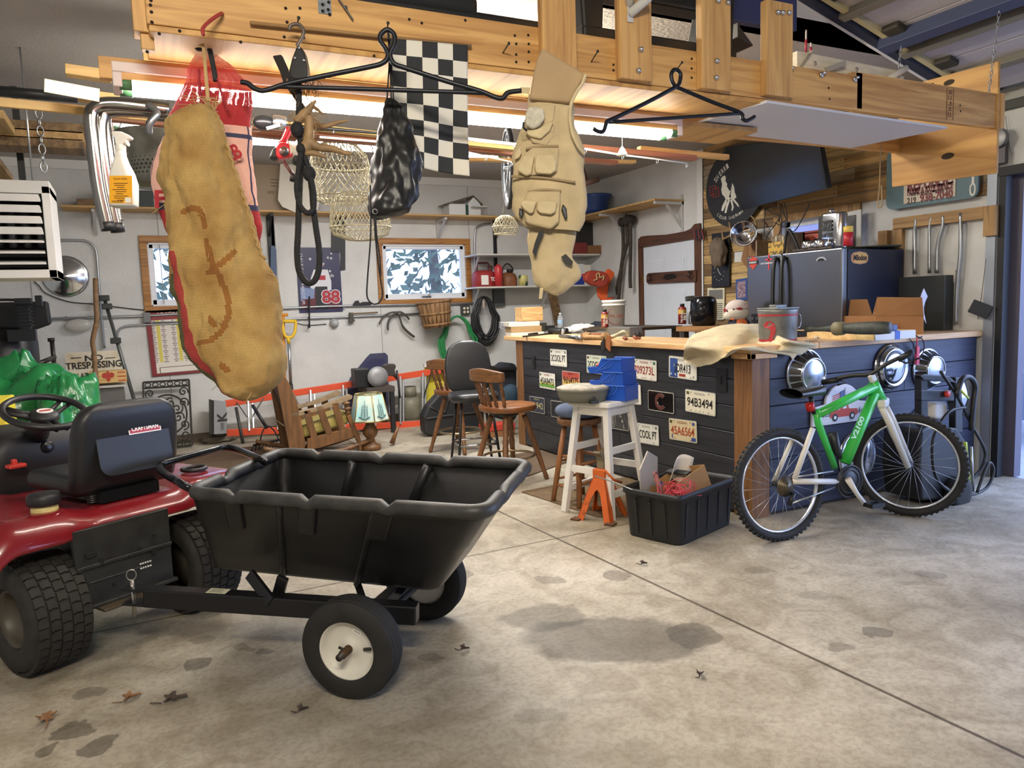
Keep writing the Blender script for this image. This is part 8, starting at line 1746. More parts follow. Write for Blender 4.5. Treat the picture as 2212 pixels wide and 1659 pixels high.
# grey case, pail, fuel can seen past the bar
t=thing('plastic_pail','white builders pail with printed circle standing behind the bar','pail',P(1327,706,X=4.35));xx=4.5;p=P(1327,706,X=xx);rr=(P(1352,690,D=dep(p))-P(1303,690,D=dep(p))).length/2;zt_=P(1327,648,D=dep(p)).z
mb=MB();mb.lathe([(0,0),(rr*.88,0),(rr*.98,zt_-p.z-.06),(rr*1.06,zt_-p.z-.06),(rr*1.06,zt_-p.z-.045),(rr*.99,zt_-p.z-.045),(rr*.99,zt_-p.z-.03),(rr*1.06,zt_-p.z-.03),(rr*1.06,zt_-p.z),(rr*.96,zt_-p.z),(rr*.85,.02),(0,.02)],36,T(V((p.x,p.y,p.z))));mb.build('pail_body',M('pail_white',(222,220,212),.4),t)
Fp=frame(P(1331,683,D=dep(p)-rr*1.01),_x,(0,0,1));mb=MB();mb.text('STRONG',Fp@T(.0,0,.0),.028,.15,bold=.02);mb.tube([Fp@V((-.0+.09*math.cos(a),.09*math.sin(a),-.005)) for a in [2*PI*k/30 for k in range(8,26)]],.003,4);mb.build('pail_print',M('print_maroon2',(130,50,50),.6),t)
bt=thing('back_bench','dark bench behind the bar carrying the pail','bench',(p.x,p.y,0));mb=MB();mb.bb((p.x-.3,p.y-.5,p.z-.03),(p.x+.5,p.y+.6,p.z-.002));mb.build('bench_top',M('bench_dark',(70,58,46),.6),bt)
for dx in(-.25,.45):
    for dy in(-.45,.55):mb=MB();mb.bb((p.x+dx-.03,p.y+dy-.03,0),(p.x+dx+.03,p.y+dy+.03,p.z-.03));mb.build('leg',M('bench_dark',(70,58,46),.6),bt)
def fuel(px,py,ytop,dep_,lb,z0):
    p=P(px,py,X=dep_);h=P(px,ytop,D=dep(p)).z-p.z;r=h*.20;t=thing('fuel_bottle',lb,'bottle',p)
    mb=MB();mb.lathe([(0,0),(r,0),(r,h*.76),(r*.85,h*.82),(r*.5,h*.85),(r*.5,h*.88)],20,T(p));mb.build('can_body',M('fuel_maroon',(120,32,36),.35),t)
    mb=MB();mb.lathe([(r*1.01,h*.5),(r*1.01,h*.72)],20,T(p),cap=False);mb.build('can_band',M('fuel_gold',(190,150,70),.4),t)
    mb=MB();G=frame(p-V((_z.x,_z.y,0)).normalized()*r*1.03+V((0,0,h*.36)),_x,(0,0,1));mb.text('TRUFUEL',G@T(-r*.35,0,0)@RZ(90),h*.10,h*.62,bold=.03);mb.text('50:1',G@T(r*.35,0,0)@RZ(90),h*.12,h*.34,bold=.03);mb.build('can_text',M('label_white',(230,228,220),.5),t)
    mb=MB();mb.lathe([(r*.55,h*.87),(r*.55,h*.99),(r*.5,h),(0,h)],14,T(p));mb.build('can_cap',BLACKP,t)
    return p
fuel(1307,707,668,3.80,'maroon fuel bottle on the bar in front of the white pail',0)
mb=MB();a=P(1318,722,X=3.86);b=P(1372,705,X=3.86);mb.bb((3.80,b.y,ZT),(3.94,a.y,P(1340,706,X=3.86).z));one('grey_case',mb,M('case_grey',(92,92,86),.5),'low dark grey case lying behind the shells','case',bev=.01)
# draped cloth over the corner ------------------------------------------------------------
CL=M('cloth_cream',(216,202,168),.9,var=.06,sc=14,bump=.25,bsc=130)
gridpx=[ # rows from back to front; every row runs left to right in the photo
 [(1512,718),(1560,703),(1605,700),(1650,702),(1692,728),(1745,742)],
 [(1498,722),(1545,712),(1600,706),(1655,714),(1700,736),(1762,744)],
 [(1490,730),(1540,722),(1598,716),(1650,728),(1692,744),(1752,752)],
 [(1484,740),(1535,735),(1590,736),(1630,742),(1690,752),(1742,758)],
 [(1478,756),(1525,752),(1570,758),(1615,750),(1680,756),(1735,764)],
 [(1476,772),(1512,770),(1556,776),(1606,752),(1672,758),(1722,768)],
 [(1480,784),(1508,790),(1552,780),(1590,756),(1690,764),(1712,778)]]
GP=[]
for r,row in enumerate(gridpx):
    o=[]
    for k,(x,y) in enumerate(row):
        e_=P(x,y,Z=ZT+.01)
        if k>3 and e_.y<yb-.05:o.append(P(x,y,Y=yb-.05))
        elif r<5 and k<4:o.append(P(x,y,D=(5.35,5.2,5.06,4.94,4.84)[r]+.06*max(0,k-2)))
        elif r<5 or k==5 and r<6:o.append(P(x,y,Z=ZT+(.03 if k==4 else .008)))
        elif k<3:o.append(P(x,y,X=xb-.055-.01*(r-4)))
        else:o.append(P(x,y,Y=yb-.045-.01*(r-4)))
    GP.append(o)
def cloth(u,v):
    R=len(GP)-1;Cn=len(GP[0])-1
    def cr(a,b,c,d,t):return .5*((2*b)+(c-a)*t+(2*a-5*b+4*c-d)*t*t+(3*b-a-3*c+d)*t**3)
    f=u*R;i=min(int(f),R-1);t=f-i;g=v*Cn;j=min(int(g),Cn-1);s=g-j;rows=[]
    for k in range(-1,3):
        rr=GP[max(0,min(R,i+k))];rows.append(cr(rr[max(j-1,0)],rr[j],rr[j+1],rr[min(j+2,Cn)],s))
    p=cr(*rows,t);n=NZ.noise(V((u*9,v*7,1)))+.5*NZ.noise(V((u*21,v*17,4)));e=math.sin(v*22+3*NZ.noise(V((u*3,v*4,9))))*.008*(u>.4)
    return p+V((-.25,-.25,.8))*(.010*n+e)
mb=MB();mb.grid(cloth,70,90);cl_=one('draped_cloth',mb,CL,'cream drop cloth draped over the bar corner','cloth',solid=.003)
# galvanised minnow bucket with red fish
p=CT(1697,741);p=CT(1695,742);t=thing('minnow_bucket','galvanised minnow bucket with a red fish and hinged lid','bucket',p);h=P(1697,668,D=dep(p)).z-ZT;r=(P(1738,700,D=dep(p))-P(1654,700,D=dep(p))).length/2
GZ=M('galv_bucket',(138,140,136),.45,.6,var=.25,sc=14);dirc=V((_z.x,_z.y,0)).normalized();pc=p+dirc*r
mb=MB();mb.lathe([(0,0),(r*.93,0),(r*.94,.02),(r*1.0,h-.02),(r*1.03,h-.005),(r*1.0,h),(r*.9,h),(0,h-.004)],36,T(pc));mb.build('pail',GZ,t)
mb=MB();mb.lathe([(r*1.003,h*.80),(r*1.008,h*.86)],36,T(pc),cap=False);mb.lathe([(r*.952,h*.05),(r*.958,h*.12)],36,T(pc),cap=False);mb.build('red_band',M('band_red',(160,44,50),.5),t)
Fb=frame(pc-dirc*r*1.0,_x,(0,0,1));mb=MB();fish=[(-.05,.05),(-.03,.075),(.0,.08),(.025,.06),(.035,.02),(.03,-.02),(.015,-.05),(.035,-.075),(.0,-.07),(-.03,-.08),(-.01,-.05),(.0,-.02),(.0,.01),(-.02,.025),(-.045,.03)]
def bend(x,z):a=(x-.05)/r;return pc-dirc*r*math.cos(a)*1.01*(.96+.02*z/h)+V((_x.x,_x.y,0)).normalized()*r*math.sin(a)+V((0,0,z))
k_=h/.26
q=[bend(x*k_*1.2-.04,h*.36+y*k_) for x,y in fish]
cc=bend(-.03,h*.42);n=len(q);mb.add([x-dirc*.002 for x in q],[tuple(range(n))]);mb.build('fish_mark',M('band_red',(160,44,50),.5),t)
mb=MB();mb.box(pc+V((0,0,h+.006)),(r*1.5,r*1.5,.012));mb.box(pc+V((.0,-.0,h+.02)),(.1,.06,.02));mb.build('lid',GZ,t,bev=.003)
mb=MB();mb.tube(cat([pc+V((r*.95,-.05,h*.86)),pc+V((r*1.1,-.06,h*.8)),pc+V((r*1.25,-.05,h*.6)),pc+V((r*1.15,-.05,h*.45)),pc+V((r*1.0,-.05,h*.42))],4),.004,6);mb.build('wire_bail',CON,t)
# wrench, bat, wood box sides, carton
t=thing('open_wrench','chrome wrench lying by the cloth on the bar side','wrench',CT(1755,733));mb=MB();mb.bar(CT(1742,737,.01),CT(1762,732,.01),.02,.01);mb.lathe([(.024,-.006),(.024,.006)],14,T(CT(1764,730,.012)));mb.build('wrench_body',CHR,t,bev=.003)
t=thing('drawer_box','shallow pale wood box with blue tape on the bar side','box',CT(1890,735));a=CT(1746,730);b=CT(1888,736);c3=CT(1978,730)
za=P(1746,714,D=dep(a)).z-ZT
mb=MB();F1=frame(a,b-a,(0,0,1));mb.loft([[a,b,b+V((0,0,za)),a+V((0,0,za))],[a+V((0,.012,0)),b+V((0,.012,0)),b+V((0,.012,za)),a+V((0,.012,za))]],sm=False);mb.build('front_board',WOOD('tray_pine',(224,196,142),(198,166,108),0,.7,.5,False),t,bev=.002)
mb=MB();w_=b+V((.012,.0,0));e_=c3;mb.loft([[w_,e_,e_+V((0,0,za)),w_+V((0,0,za))],[w_+V((0,.012,0)),e_+V((0,.012,0)),e_+V((0,.012,za)),w_+V((0,.012,za))]],sm=False);mb.build('white_side',WHITE2,t,bev=.002)
tp=w_.lerp(e_,.48);tq=w_.lerp(e_,.60);mb=MB();mb.loft([[tp+V((0,-.002,-.002)),tq+V((0,-.002,-.002)),tq+V((0,-.002,za+.002)),tp+V((0,-.002,za+.002))],[tp+V((0,.014,0)),tq+V((0,.014,0)),tq+V((0,.014,za+.002)),tp+V((0,.014,za+.002))]],sm=False);mb.build('blue_tape',M('tape_blue',(50,96,190),.5),t)
mb=MB();mb.add([a+V((0,.012,za)),b+V((0,.012,za)),e_+V((0,.012,za)),e_+V((0,.25,za)),a+V((0,.25,za))],[(0,1,2,3,4)]);mb.build('box_lid',WOOD('tray_pine',(224,196,142),(198,166,108),0,.7,.5,False),t,solid=.004)
zz_=ZT+za+.004
t=thing('baseball_bat','mottled grey baseball bat lying on the pale wood box','bat',P(1830,712,Z=zz_));ba=P(1741,711,Z=zz_+.03);bb2=P(1922,708,Z=zz_+.04);mb=MB();mb.tube([ba.lerp(bb2,k/8) for k in range(9)],[.022,.016,.018,.024,.032,.038,.04,.041,.036],14);mb.build('bat_body',M('bat_grey',(84,88,82),.6,col2=(48,52,50),sc=24),t);mb=MB();mb.lathe([(.043,-.03),(.043,.03)],14,frame(ba.lerp(bb2,.42),(0,1,0),(0,0,1)));mb.build('bat_emblem',M('bat_emblem',(120,112,86),.6),t)
mb=MB();p=P(1928,708,Z=zz_+.02);mb.box(p,(.05,.04,.04));one('bottle_cap',mb,M('cap_blue',(64,84,140),.5),'small blue cap at the end of the baseball bat','cap',bev=.006)
t=thing('cardboard_box','open brown carton with torn flaps at the bar side end','box',CT(1960,722));a=CT(1893,722);b=CT(1994,722);za2=P(1893,682,D=dep(a)).z-ZT;c4=CT(2041,713)
KR=M('kraft_brown',(150,106,66),.8,var=.08,sc=6)
v_=V((0,.40,0));mb=MB();h=za2
u_=(b-a);
P4=[a,b,b+V((.0,.42,0)),a+V((0,.42,0))]
for p_,q_ in zip(P4,P4[1:]+P4[:1]):mb.add([p_,q_,q_+V((0,0,h)),p_+V((0,0,h))],[(0,1,2,3)])
mb.add(P4,[(0,1,2,3)]);mb.build('carton',KR,t,solid=.006)
mb=MB();hf=P(1893,645,D=dep(a)).z-ZT;mb.add([a+V((0,-.004,h)),b+V((-.004,-.004,h)),b+V((-.02,-.0,hf)),a+V((0,.0,hf))],[(0,1,2,3)]);mb.build('front_flap',KR,t,solid=.006)
mb=MB();mb.add([P4[1]+V((0,.02,h)),P4[2]+V((0,0,h)),P4[2]+V((.05,0,h*2.0)),P4[1]+V((.03,.05,h*1.9))],[(0,1,2,3)]);mb.add([P4[3]+V((0,0,h)),P4[2]+V((0,0,h)),P4[2]+V((0,.05,h*1.9)),P4[3]+V((0,.05,h*1.9))],[(0,1,2,3)]);mb.build('side_flap',KR,t,solid=.006)
mb=MB();G=F_A((a+b)/2+V((.0,-.006,h*.45)));mb.text('1500 GALLON BAGS',G,.03,u_.length*.68,bold=.01);mb.build('carton_print',M('print_rust',(150,70,50),.7),t)
mb=MB();p=b+V((.02,.03,h*1.3));mb.grid(lambda u,v:p+V((.02+.13*u-.03*v,.06*u+.02*math.sin(v*4),.10*(1-v)-.10*v-.06*u+.05)),6,6);one('folded_paper',mb,M('paper_lilac',(206,198,206),.7),'white paper flopping out of the brown carton','paper',solid=.002)
mb=MB();p=CT(2058,713);mb.box(p+V((0,.1,.06)),(.12,.06,.12));mb.mt(1)
for s in(-.03,.03):mb.lathe([(.02,0),(.02,.003),(0,.003)],12,F_A(p+V((.02,.069,.06+s))))
mb.mt(2);mb.box(p+V((-.05,.05,.02)),(.05,.03,.04));one('outlet_box',mb,[M('box_dark',(70,72,74),.45,.4),M('outlet_cream',(214,206,178),.5),BLACKP],'grey outlet box on the wall just above the bar end','outlet',bev=.003)
mb=MB();p=P(2118,668,X=XR-.06);mb.T=T(p)@RZ(20)@RX(25);mb.box((0,0,0),(.03,.14,.10));one('floodlight',mb,M('flood_black',(34,38,44),.4),'small black floodlight beside the doorway track','lamp',bev=.006)
# tag hanging on the bar side
t=thing('pink_lanyard','pink tag on dark cords hanging from the bar side edge','lanyard',P(1982,740,Y=yb-.04))
mb=MB();mb.tube([P(1981,730,Y=yb-.05),P(1981,752,Y=yb-.04)],.006,6);mb.box(P(1981,768,Y=yb-.04),(.03,.02,.13));mb.build('tag',M('tag_pink',(214,84,110),.6),t,bev=.004)
mb=MB();mb.tube(cat([P(1964,730,Y=yb-.04),P(1974,745,Y=yb-.04),P(1979,765,Y=yb-.04)],4),.004,5);mb.tube(cat([P(1984,728,Y=yb-.06),P(1994,735,Y=yb-.04),P(1996,755,Y=yb-.04),P(1985,780,Y=yb-.04)],4),.004,5);mb.tube(cat([P(1978,724,Y=yb-.02),P(1986,730,Y=yb-.05),P(1993,726,Y=yb-.02)],4),.005,5);mb.build('cords',M('cord_brown',(50,34,36),.6),t)
SS=M('stainless',(120,122,126),.30,1.,bump=.04,bsc=3,st=(1,1,.15));FB=M('fridge_black',(34,42,66),.30,var=.1,sc=3)
fx=4.93;a=P(1820,534,X=fx);b=P(1613,556,X=fx);t=thing('refrigerator','stainless double door refrigerator with black sides behind the bar','refrigerator',(fx+.35,(a.y+b.y)/2,0));zt=a.z
mb=MB();mb.bb((fx+.065,a.y,0.02),(XR-.05,b.y,zt-.01));mb.build('cabinet',FB,t,bev=.006)
ys=P(1688,548,X=fx).y
for y0,y1 in((a.y,ys-.003),(ys+.003,b.y)):
    mb=MB();mb.bb((fx,y0,.08),(fx+.06,y1,zt));mb.build('door',SS,t,bev=.012,seg=3)
for y,l in((ys-.045,1),(ys+.045,1)):
    mb=MB();mb.tube(cat([(fx-.01,y,zt-.03),(fx-.045,y,zt-.12),(fx-.055,y,zt-.4),(fx-.045,y,zt-.62),(fx-.01,y,zt-.66)],5),.017,10);mb.build('handle',M('handle_black',(34,36,38),.35),t)
mb=MB();c=P(1636,700,X=fx-.002);mb.bb((fx-.006,c.y-.09,c.z-.18),(fx+.01,c.y+.07,c.z+.09));mb.mt(1)
for k in range(3):
    for j in range(2):mb.box((fx-.008,c.y-.05+.05*k,c.z+.05-.05*j),(.006,.02,.02))
mb.build('dispenser',[M('disp_black',(24,25,28),.3),M('disp_grey',(96,100,104),.4)],t)
G=F_B(P(1627,569,X=fx-.001));mb=MB();mb.prism([(0,-.055),(.05,-.01),(.045,.04),(.02,.05),(0,.062),(-.02,.05),(-.045,.04),(-.05,-.01)],.002,G);mb.mt(1);mb.bb_(G@T(0,0,.003),0,.008,.115,.03);mb.mt(0);mb.mt(2);mb.text('HARLEY',G@T(0,.008,.004),.016,.09,bold=.03);mb.build('shield_sticker',[M('stk_orange',(186,60,50),.5),M('stk_black',(30,30,30),.5),M('stk_white',(224,224,224),.5)],t)
G=F_B(P(1657,566,X=fx-.001));mb=MB();mb.bb_(G@T(0,0,.001),.02,.0,.014,.14);mb.bb_(G@T(0,0,.001),.02,.02,.08,.014);mb.mt(1);mb.text('I AINT GONNA RUN',G@T(0,-.01,.003),.014,.15,bold=.03);mb.build('text_sticker',[M('stk_red',(196,56,66),.5),M('stk_white',(224,224,224),.5)],t)
G=F_B(P(1774,563,X=fx-.001));mb=MB();mb.prism([(.05*math.cos(a_),.03*math.sin(a_)) for a_ in [PI*k/12 for k in range(13)]],.003,G);mb.mt(1);mb.prism([(.035*math.cos(a_),.018*math.sin(a_)) for a_ in [PI*k/12 for k in range(13)]],.004,G);mb.build('maker_badge',[M('badge_silver',(206,206,206),.3,.8),M('badge_black',(24,24,24),.3)],t)
G=F_A(P(1857,557,Y=a.y-.002));mb=MB();w_,h_=.19,.10
def oct_(s):return [(-w_/2*s,-.02*s),(-w_*.38*s,-h_*.4*s),(0,-h_*.5*s),(w_*.38*s,-h_*.4*s),(w_/2*s,-.02*s),(w_/2*s,.02*s),(w_*.38*s,h_*.4*s),(0,h_*.5*s),(-w_*.38*s,h_*.4*s),(-w_/2*s,.02*s)]
mb.prism(oct_(1.),.001,G);mb.mt(1);mb.prism(oct_(.93),.0018,G);mb.mt(2);mb.prism(oct_(.88),.0024,G);mb.mt(3);mb.text('Milodon',G@T(0,.002,.0035),.045,.15,bold=.035);mb.build('brand_sticker',[M('stk_cream',(228,206,160),.5),M('stk_ring',(206,70,56),.5),M('stk_yellow',(232,188,110),.5),M('stk_ink',(28,26,34),.5)],t)
# on top of the fridge
def on_f(x,y):return P(x,y,Z=zt)
p=V((fx+.14,P(1802,532,X=fx+.14).y,zt));r=.075;hh=P(1803,460,X=fx+.14).z-zt;t=thing('giant_flask','giant steel hip flask lettered SIZE MATTERS on the refrigerator','flask',p)
mb=MB();Fk=frame(p,(.35,-1,0),(0,0,1));rg=[[p+V((-.02,-1,0)).normalized()*x+V((1,-.3,0)).normalized()*y+V((0,0,z)) for x,y in rrect(.21*s,.09*s,.042*s,6)] for z,s in((0,.97),(.01,1),(hh*.93,1),(hh*.97,.96),(hh,.9))];mb.loft(rg);mb.cyl(p+V((0,0.03,hh)),p+V((0,.03,hh+.035)),.022,14);mb.build('flask_body',M('flask_steel',(196,198,200),.16,1.),t)
G=F_B(p+V((-.052,.03,hh*.66)));mb=MB();mb.text('SIZE',G,.085,.10,bold=.04);mb.text('MATTERS',G@T(0,-.075,0),.036,.10,bold=.04);mb.build('flask_text',M('ink_black',(20,20,20),.5),t)
p=on_f(1832,531);mb=MB();mb.lathe([(0,0),(.035,0),(.035,.10)],16,T(p));mb.mt(1);mb.lathe([(.035,.10),(.035,.145)],16,T(p));one('red_yellow_cup',mb,[M('cup_red',(176,34,48),.4),M('cup_yellow',(220,190,90),.4)],'red cup with yellow band right of the giant flask','cup')
t=thing('toy_caboose','small red wooden caboose bank behind the tins on the refrigerator','toy',P(1760,530,X=fx+.45));mb=MB();a2,b2=P(1738,530,X=fx+.4),P(1785,525,X=fx+.4)
z1=P(1760,503,X=fx+.4).z;mb=MB();mb.bb((fx+.36,b2.y,zt),(fx+.5,a2.y,z1));mb.build('body',M('caboose_red',(176,80,62),.5),t);mb=MB();mb.bb((fx+.34,b2.y-.03,z1),(fx+.52,a2.y+.03,z1+.015));mb.build('roof',M('caboose_roof',(140,50,48),.5),t)
mb=MB()
for y in(.3,.7):c=a2.lerp(b2,y);mb.box((fx+.358,c.y,zt+(z1-zt)*.55),(.006,.05,.05))
mb.build('window',M('stk_black',(30,30,30),.5),t)
t=thing('yellow_pack','yellow patterned bottle carton left on the refrigerator','carton',on_f(1680,545));a2=P(1663,556,X=fx+.12);b2=P(1702,546,X=fx+.12);z1=P(1685,522,X=fx+.12).z;mb=MB();mb.bb((fx+.1,b2.y,zt),(fx+.26,a2.y,z1));mb.build('pack',M('pack_yellow',(196,158,62),.6,col2=(96,72,40),sc=30,thr=(.42,.5)),t,bev=.003)
mb=MB();
for k in range(3):mb.cyl((fx+.15+.03*k,a2.y-.05-.05*k,z1-.01),(fx+.15+.03*k,a2.y-.05-.05*k,z1+.05),.012,8)
mb.build('bottle_neck',M('bottle_pale',(196,190,170),.3),t)
t=thing('wooden_caddy','grey wooden caddy standing behind the yellow carton','caddy',on_f(1710,540));a2=P(1668,540,X=fx+.3);b2=P(1738,530,X=fx+.3);z1=P(1715,505,X=fx+.3).z;mb=MB();mb.bb((fx+.28,b2.y,zt),(fx+.30,a2.y,z1));mb.bb((fx+.10,b2.y,zt),(fx+.30,b2.y+.015,z1));mb.bb((fx+.1,a2.y-.015,zt),(fx+.30,a2.y,z1-.04));mb.build('caddy_body',M('caddy_grey',(150,130,104),.7,var=.2,sc=20),t)
mb=MB();c=P(1705,525,X=fx+.08);mb.tube(cat([c+V((0,.06,-.1)),c+V((0,.03,.08)),c+V((0,0,.11)),c+V((0,-.06,.02)),c+V((0,-.12,-.1))],4),.012,6);mb.build('strap',BLACKP,t)
for k,(x,lb) in enumerate(((1748,'round silver tin on a dark tray left of the flask'),(1774,'second silver tin touching the giant flask'))):
    p=P(x,533,X=fx+.05);mb=MB();mb.lathe([(0,.02),(.06,.02),(.062,.03),(.062,.07),(.055,.082),(0,.084)],24,T(V((p.x,p.y,zt))));one('silver_tin',mb,CHR,lb,'tin')
p=P(1760,536,X=fx+.04);mb=MB();mb.bb((fx+.0,p.y-.20,zt+.001),(fx+.14,p.y+.2,zt+.02));one('dark_tray',mb,M('tray_dark',(60,44,38),.5),'thin dark tray under the silver tins','tray',bev=.003)
t=thing('framed_print','dark framed print with white mat leaning behind the flask','picture',P(1830,490,X=XR-.12));a2=P(1818,462,X=XR-.1);b2=P(1860,452,X=XR-.1);c=P(1858,528,X=XR-.1);mb=MB();mb.loft([[V((XR-.1,a2.y+.1,a2.z)),V((XR-.1,b2.y,b2.z)),V((XR-.1,b2.y,zt)),V((XR-.1,a2.y+.1,zt))],[V((XR-.085,a2.y+.1,a2.z)),V((XR-.085,b2.y,b2.z)),V((XR-.085,b2.y,zt)),V((XR-.085,a2.y+.1,zt))]],sm=False);mb.build('mat',M('mat_white',(206,206,202),.6),t)
mb=MB();mb.bb((XR-.106,b2.y+.05,zt+.03),(XR-.1,a2.y+.07,b2.z-.04));mb.build('print',M('print_stormy',(62,62,68),.6,col2=(110,106,104),sc=9),t)
mb=MB();p=P(1885,528,X=fx+.5);mb.lathe([(0,0),(.20,0),(.22,.012),(.2,.014),(0,.012)],28,T(V((p.x,p.y+.03,zt+.002)))@Matrix.Diagonal((1.,1.2,1,1)));one('dark_platter',mb,M('platter_olive',(66,68,58),.4),'flat dark oval platter at the refrigerator right edge','platter')
mb=MB();mb.bb((fx+.3,P(1790,515,X=fx+.3).y,zt),(fx+.34,P(1768,470,X=fx+.3).y,P(1778,466,X=fx+.3).z));one('black_book',mb,BLACKP,'black upright panel just left of the giant flask','panel')
# television
tv=thing('television','black flat television tilted out from the pallet wall','television',P(1680,380,X=5.3));cs=[P(1564,318,X=5.32),P(1765,290,X=5.10),P(1787,407,X=5.18),P(1600,455,X=5.42)]
mb=MB();nrm=(cs[1]-cs[0]).cross(cs[3]-cs[0]).normalized();
if nrm.x>0:nrm=-nrm
mb.loft([cs,[p-nrm*.05 for p in cs]],sm=False);mb.build('bezel',M('tv_black',(20,20,21),.35),tv,bev=.004)
ce=sum(cs,V((0,0,0)))/4;mb=MB();mb.add([ce+(p-ce)*.975+nrm*.001 for p in cs],[(0,1,2,3)]);mb.build('screen',M('tv_screen',(16,17,19),.16),tv)
mb=MB();mb.bar(ce-nrm*.05,V((XR,ce.y+.1,ce.z+.05)),.06,.06);mb.build('wall_arm',BRK,tv)
for k,pl in enumerate(([(1685,441),(1684,470),(1660,505),(1655,520)],[(1689,441),(1692,460),(1698,475),(1690,480)],[(1653,452),(1651,490),(1653,510),(1670,516),(1685,500),(1687,470),(1664,458),(1654,450)],[(1695,440),(1700,470),(1697,490),(1672,480)],[(1748,440),(1740,460),(1720,495),(1710,500)])):
    mb=MB();mb.tube(cat([P(x,y,X=XR-.22) for x,y in pl],5),.005,5);mb.build('cable',BLACKP,tv)
# oval sign behind the television
os_=thing('oval_sign','black oval sign reading SHERRI with white dancers behind the television','sign',P(1592,415,X=XR-.03));c=P(1590,400,X=XR-.04);G=F_B(c)
dz=(P(1590,315,X=XR-.04)-P(1590,488,X=XR-.04)).z/2;dy=(P(1530,400,X=XR-.04)-c).length
c=V((XR-.04,c.y-.0,(P(1590,318,X=XR-.04).z+P(1590,488,X=XR-.04).z)/2));G=F_B(c);mb=MB();mb.prism(ell(dy,dz,44),.03,G);mb.build('board',M('sign_black2',(34,36,40),.5),os_,bev=.004)
mb=MB()
def im(x,y):p=P(x,y,X=XR-.0715);return p
def pat(pl):mb.add([im(x,y) for x,y in pl],[tuple(range(len(pl)))])
pat([(1557,386),(1561,381),(1566,379),(1568,384),(1567,391),(1571,397),(1570,402),(1576,413),(1582,408),(1583,403),(1580,410),(1578,420),(1579,426),(1575,432),(1568,432),(1565,425),(1560,420),(1558,410),(1560,398)])
pat([(1578,414),(1582,395),(1586,405),(1587,415),(1591,426),(1586,430),(1578,430),(1575,424)])
pat([(1567,431),(1573,432),(1567,445),(1562,456),(1558,455),(1560,445)]);pat([(1571,432),(1577,432),(1572,448),(1569,460),(1565,460),(1568,445)]);pat([(1577,431),(1582,431),(1585,448),(1582,456),(1580,455),(1581,446)]);pat([(1581,430),(1586,430),(1594,440),(1597,447),(1594,446)])
for ch,x,y,r in zip('SHERRI',(1546,1550,1556,1561,1566,1571),(389,383,375,369,364,359),(62,58,52,48,44,40)):
    mb.text(ch,F_B(P(x,y,X=XR-.072))@RZ(r*.7),.055,.03,bold=.01)
for ch,x,y,r in zip('CEDAR',(1551,1556,1560,1564,1568),(464,468,470,471,471),(-25,-20,-12,-5,0)):mb.text(ch,F_B(P(x,y,X=XR-.072))@RZ(r),.035,.022)
for ch,x,y,r in zip('LAKE',(1576,1579,1583,1586),(470,470,469,468),(3,6,9,12)):mb.text(ch,F_B(P(x,y,X=XR-.072))@RZ(r),.03,.018)
for ch,x,y,r in zip('INDIANA',(1590,1593,1595,1598,1600,1602,1604),(465,464,463,461,459,458,456),(16,18,20,22,24,26,28)):mb.text(ch,F_B(P(x,y,X=XR-.072))@RZ(r),.028,.014)
mb.mt(1)
for x0,y0 in((1534,403),(1540,407)):
    pl=[im(x0,y0+1),im(x0+12,y0-2),im(x0+14,y0+16),im(x0+2,y0+20)]
    for p_,q_ in zip(pl,pl[1:]+pl[:1]):mb.bar(p_,q_,.01,.004,(0,0,1))
mb.build('artwork',[M('art_white',(206,204,192),.5),M('art_red',(176,64,60),.5)],os_)
# license/service sign upper right
c=P(2010,415,X=XR-.06);sv=thing('service_sign','blue grey sign for frame and axle service partly behind the plywood','sign',c);a2=P(1914,445,X=XR-.06);b2=P(2112,425,X=XR-.06);zt3=P(1914,325,X=XR-.06).z
mb=MB();yy0,yy1=b2.y,a2.y;w_=yy1-yy0;zb3=P(1925,453,X=XR-.06).z;h_=zt3-zb3;G=F_B(V((XR-.04,(yy0+yy1)/2,(zt3+zb3)/2)));mb.prism(rrect(w_,h_,.06),.02,G);mb.build('board',M('sign_blue_grey',(104,132,142),.6,var=.08,sc=10),sv)
mb=MB();mb.mi=0;y0,y1=P(2063,432,X=XR-.065).y,P(1952,432,X=XR-.065).y;zl_=P(1955,440,X=XR-.065).z;mb.bb((XR-.065,y0,zl_),(XR-.06,y1,zl_+.42));mb.mt(1)
def st_(s,x,y,h,w,b=.02):mb.text(s,F_B(P(x,y,X=XR-.0665)),h,w,bold=b)
ky=(P(1958,420,X=XR-.066).y-P(2058,420,X=XR-.066).y)
st_('REPUBLIC',2008,393,.10,ky*.98,.04);st_('FRAME & AXLE SERVICE',2008,408,.055,ky*.98,.04);st_('938-7040',2022,423,.065,ky*.70,.04);mb.mt(2);st_('7500 E. US 20 - MILLER, IN',2006,415,.028,ky*.86);st_('219',1969,433,.05,ky*.2);mb.build('sign_panel',[M('panel_cream',(214,200,182),.5),M('sign_red',(120,34,36),.5),M('sign_ink2',(70,50,50),.5)],sv)
mb=MB();mb.text('0',F_B(P(2101,409,X=XR-.0615)),.10,.05,bold=.01);mb.text('1',F_B(P(2102,383,X=XR-.0615)),.09,.02,bold=.01);mb.build('sign_number',M('number_white',(220,220,214),.5),sv)
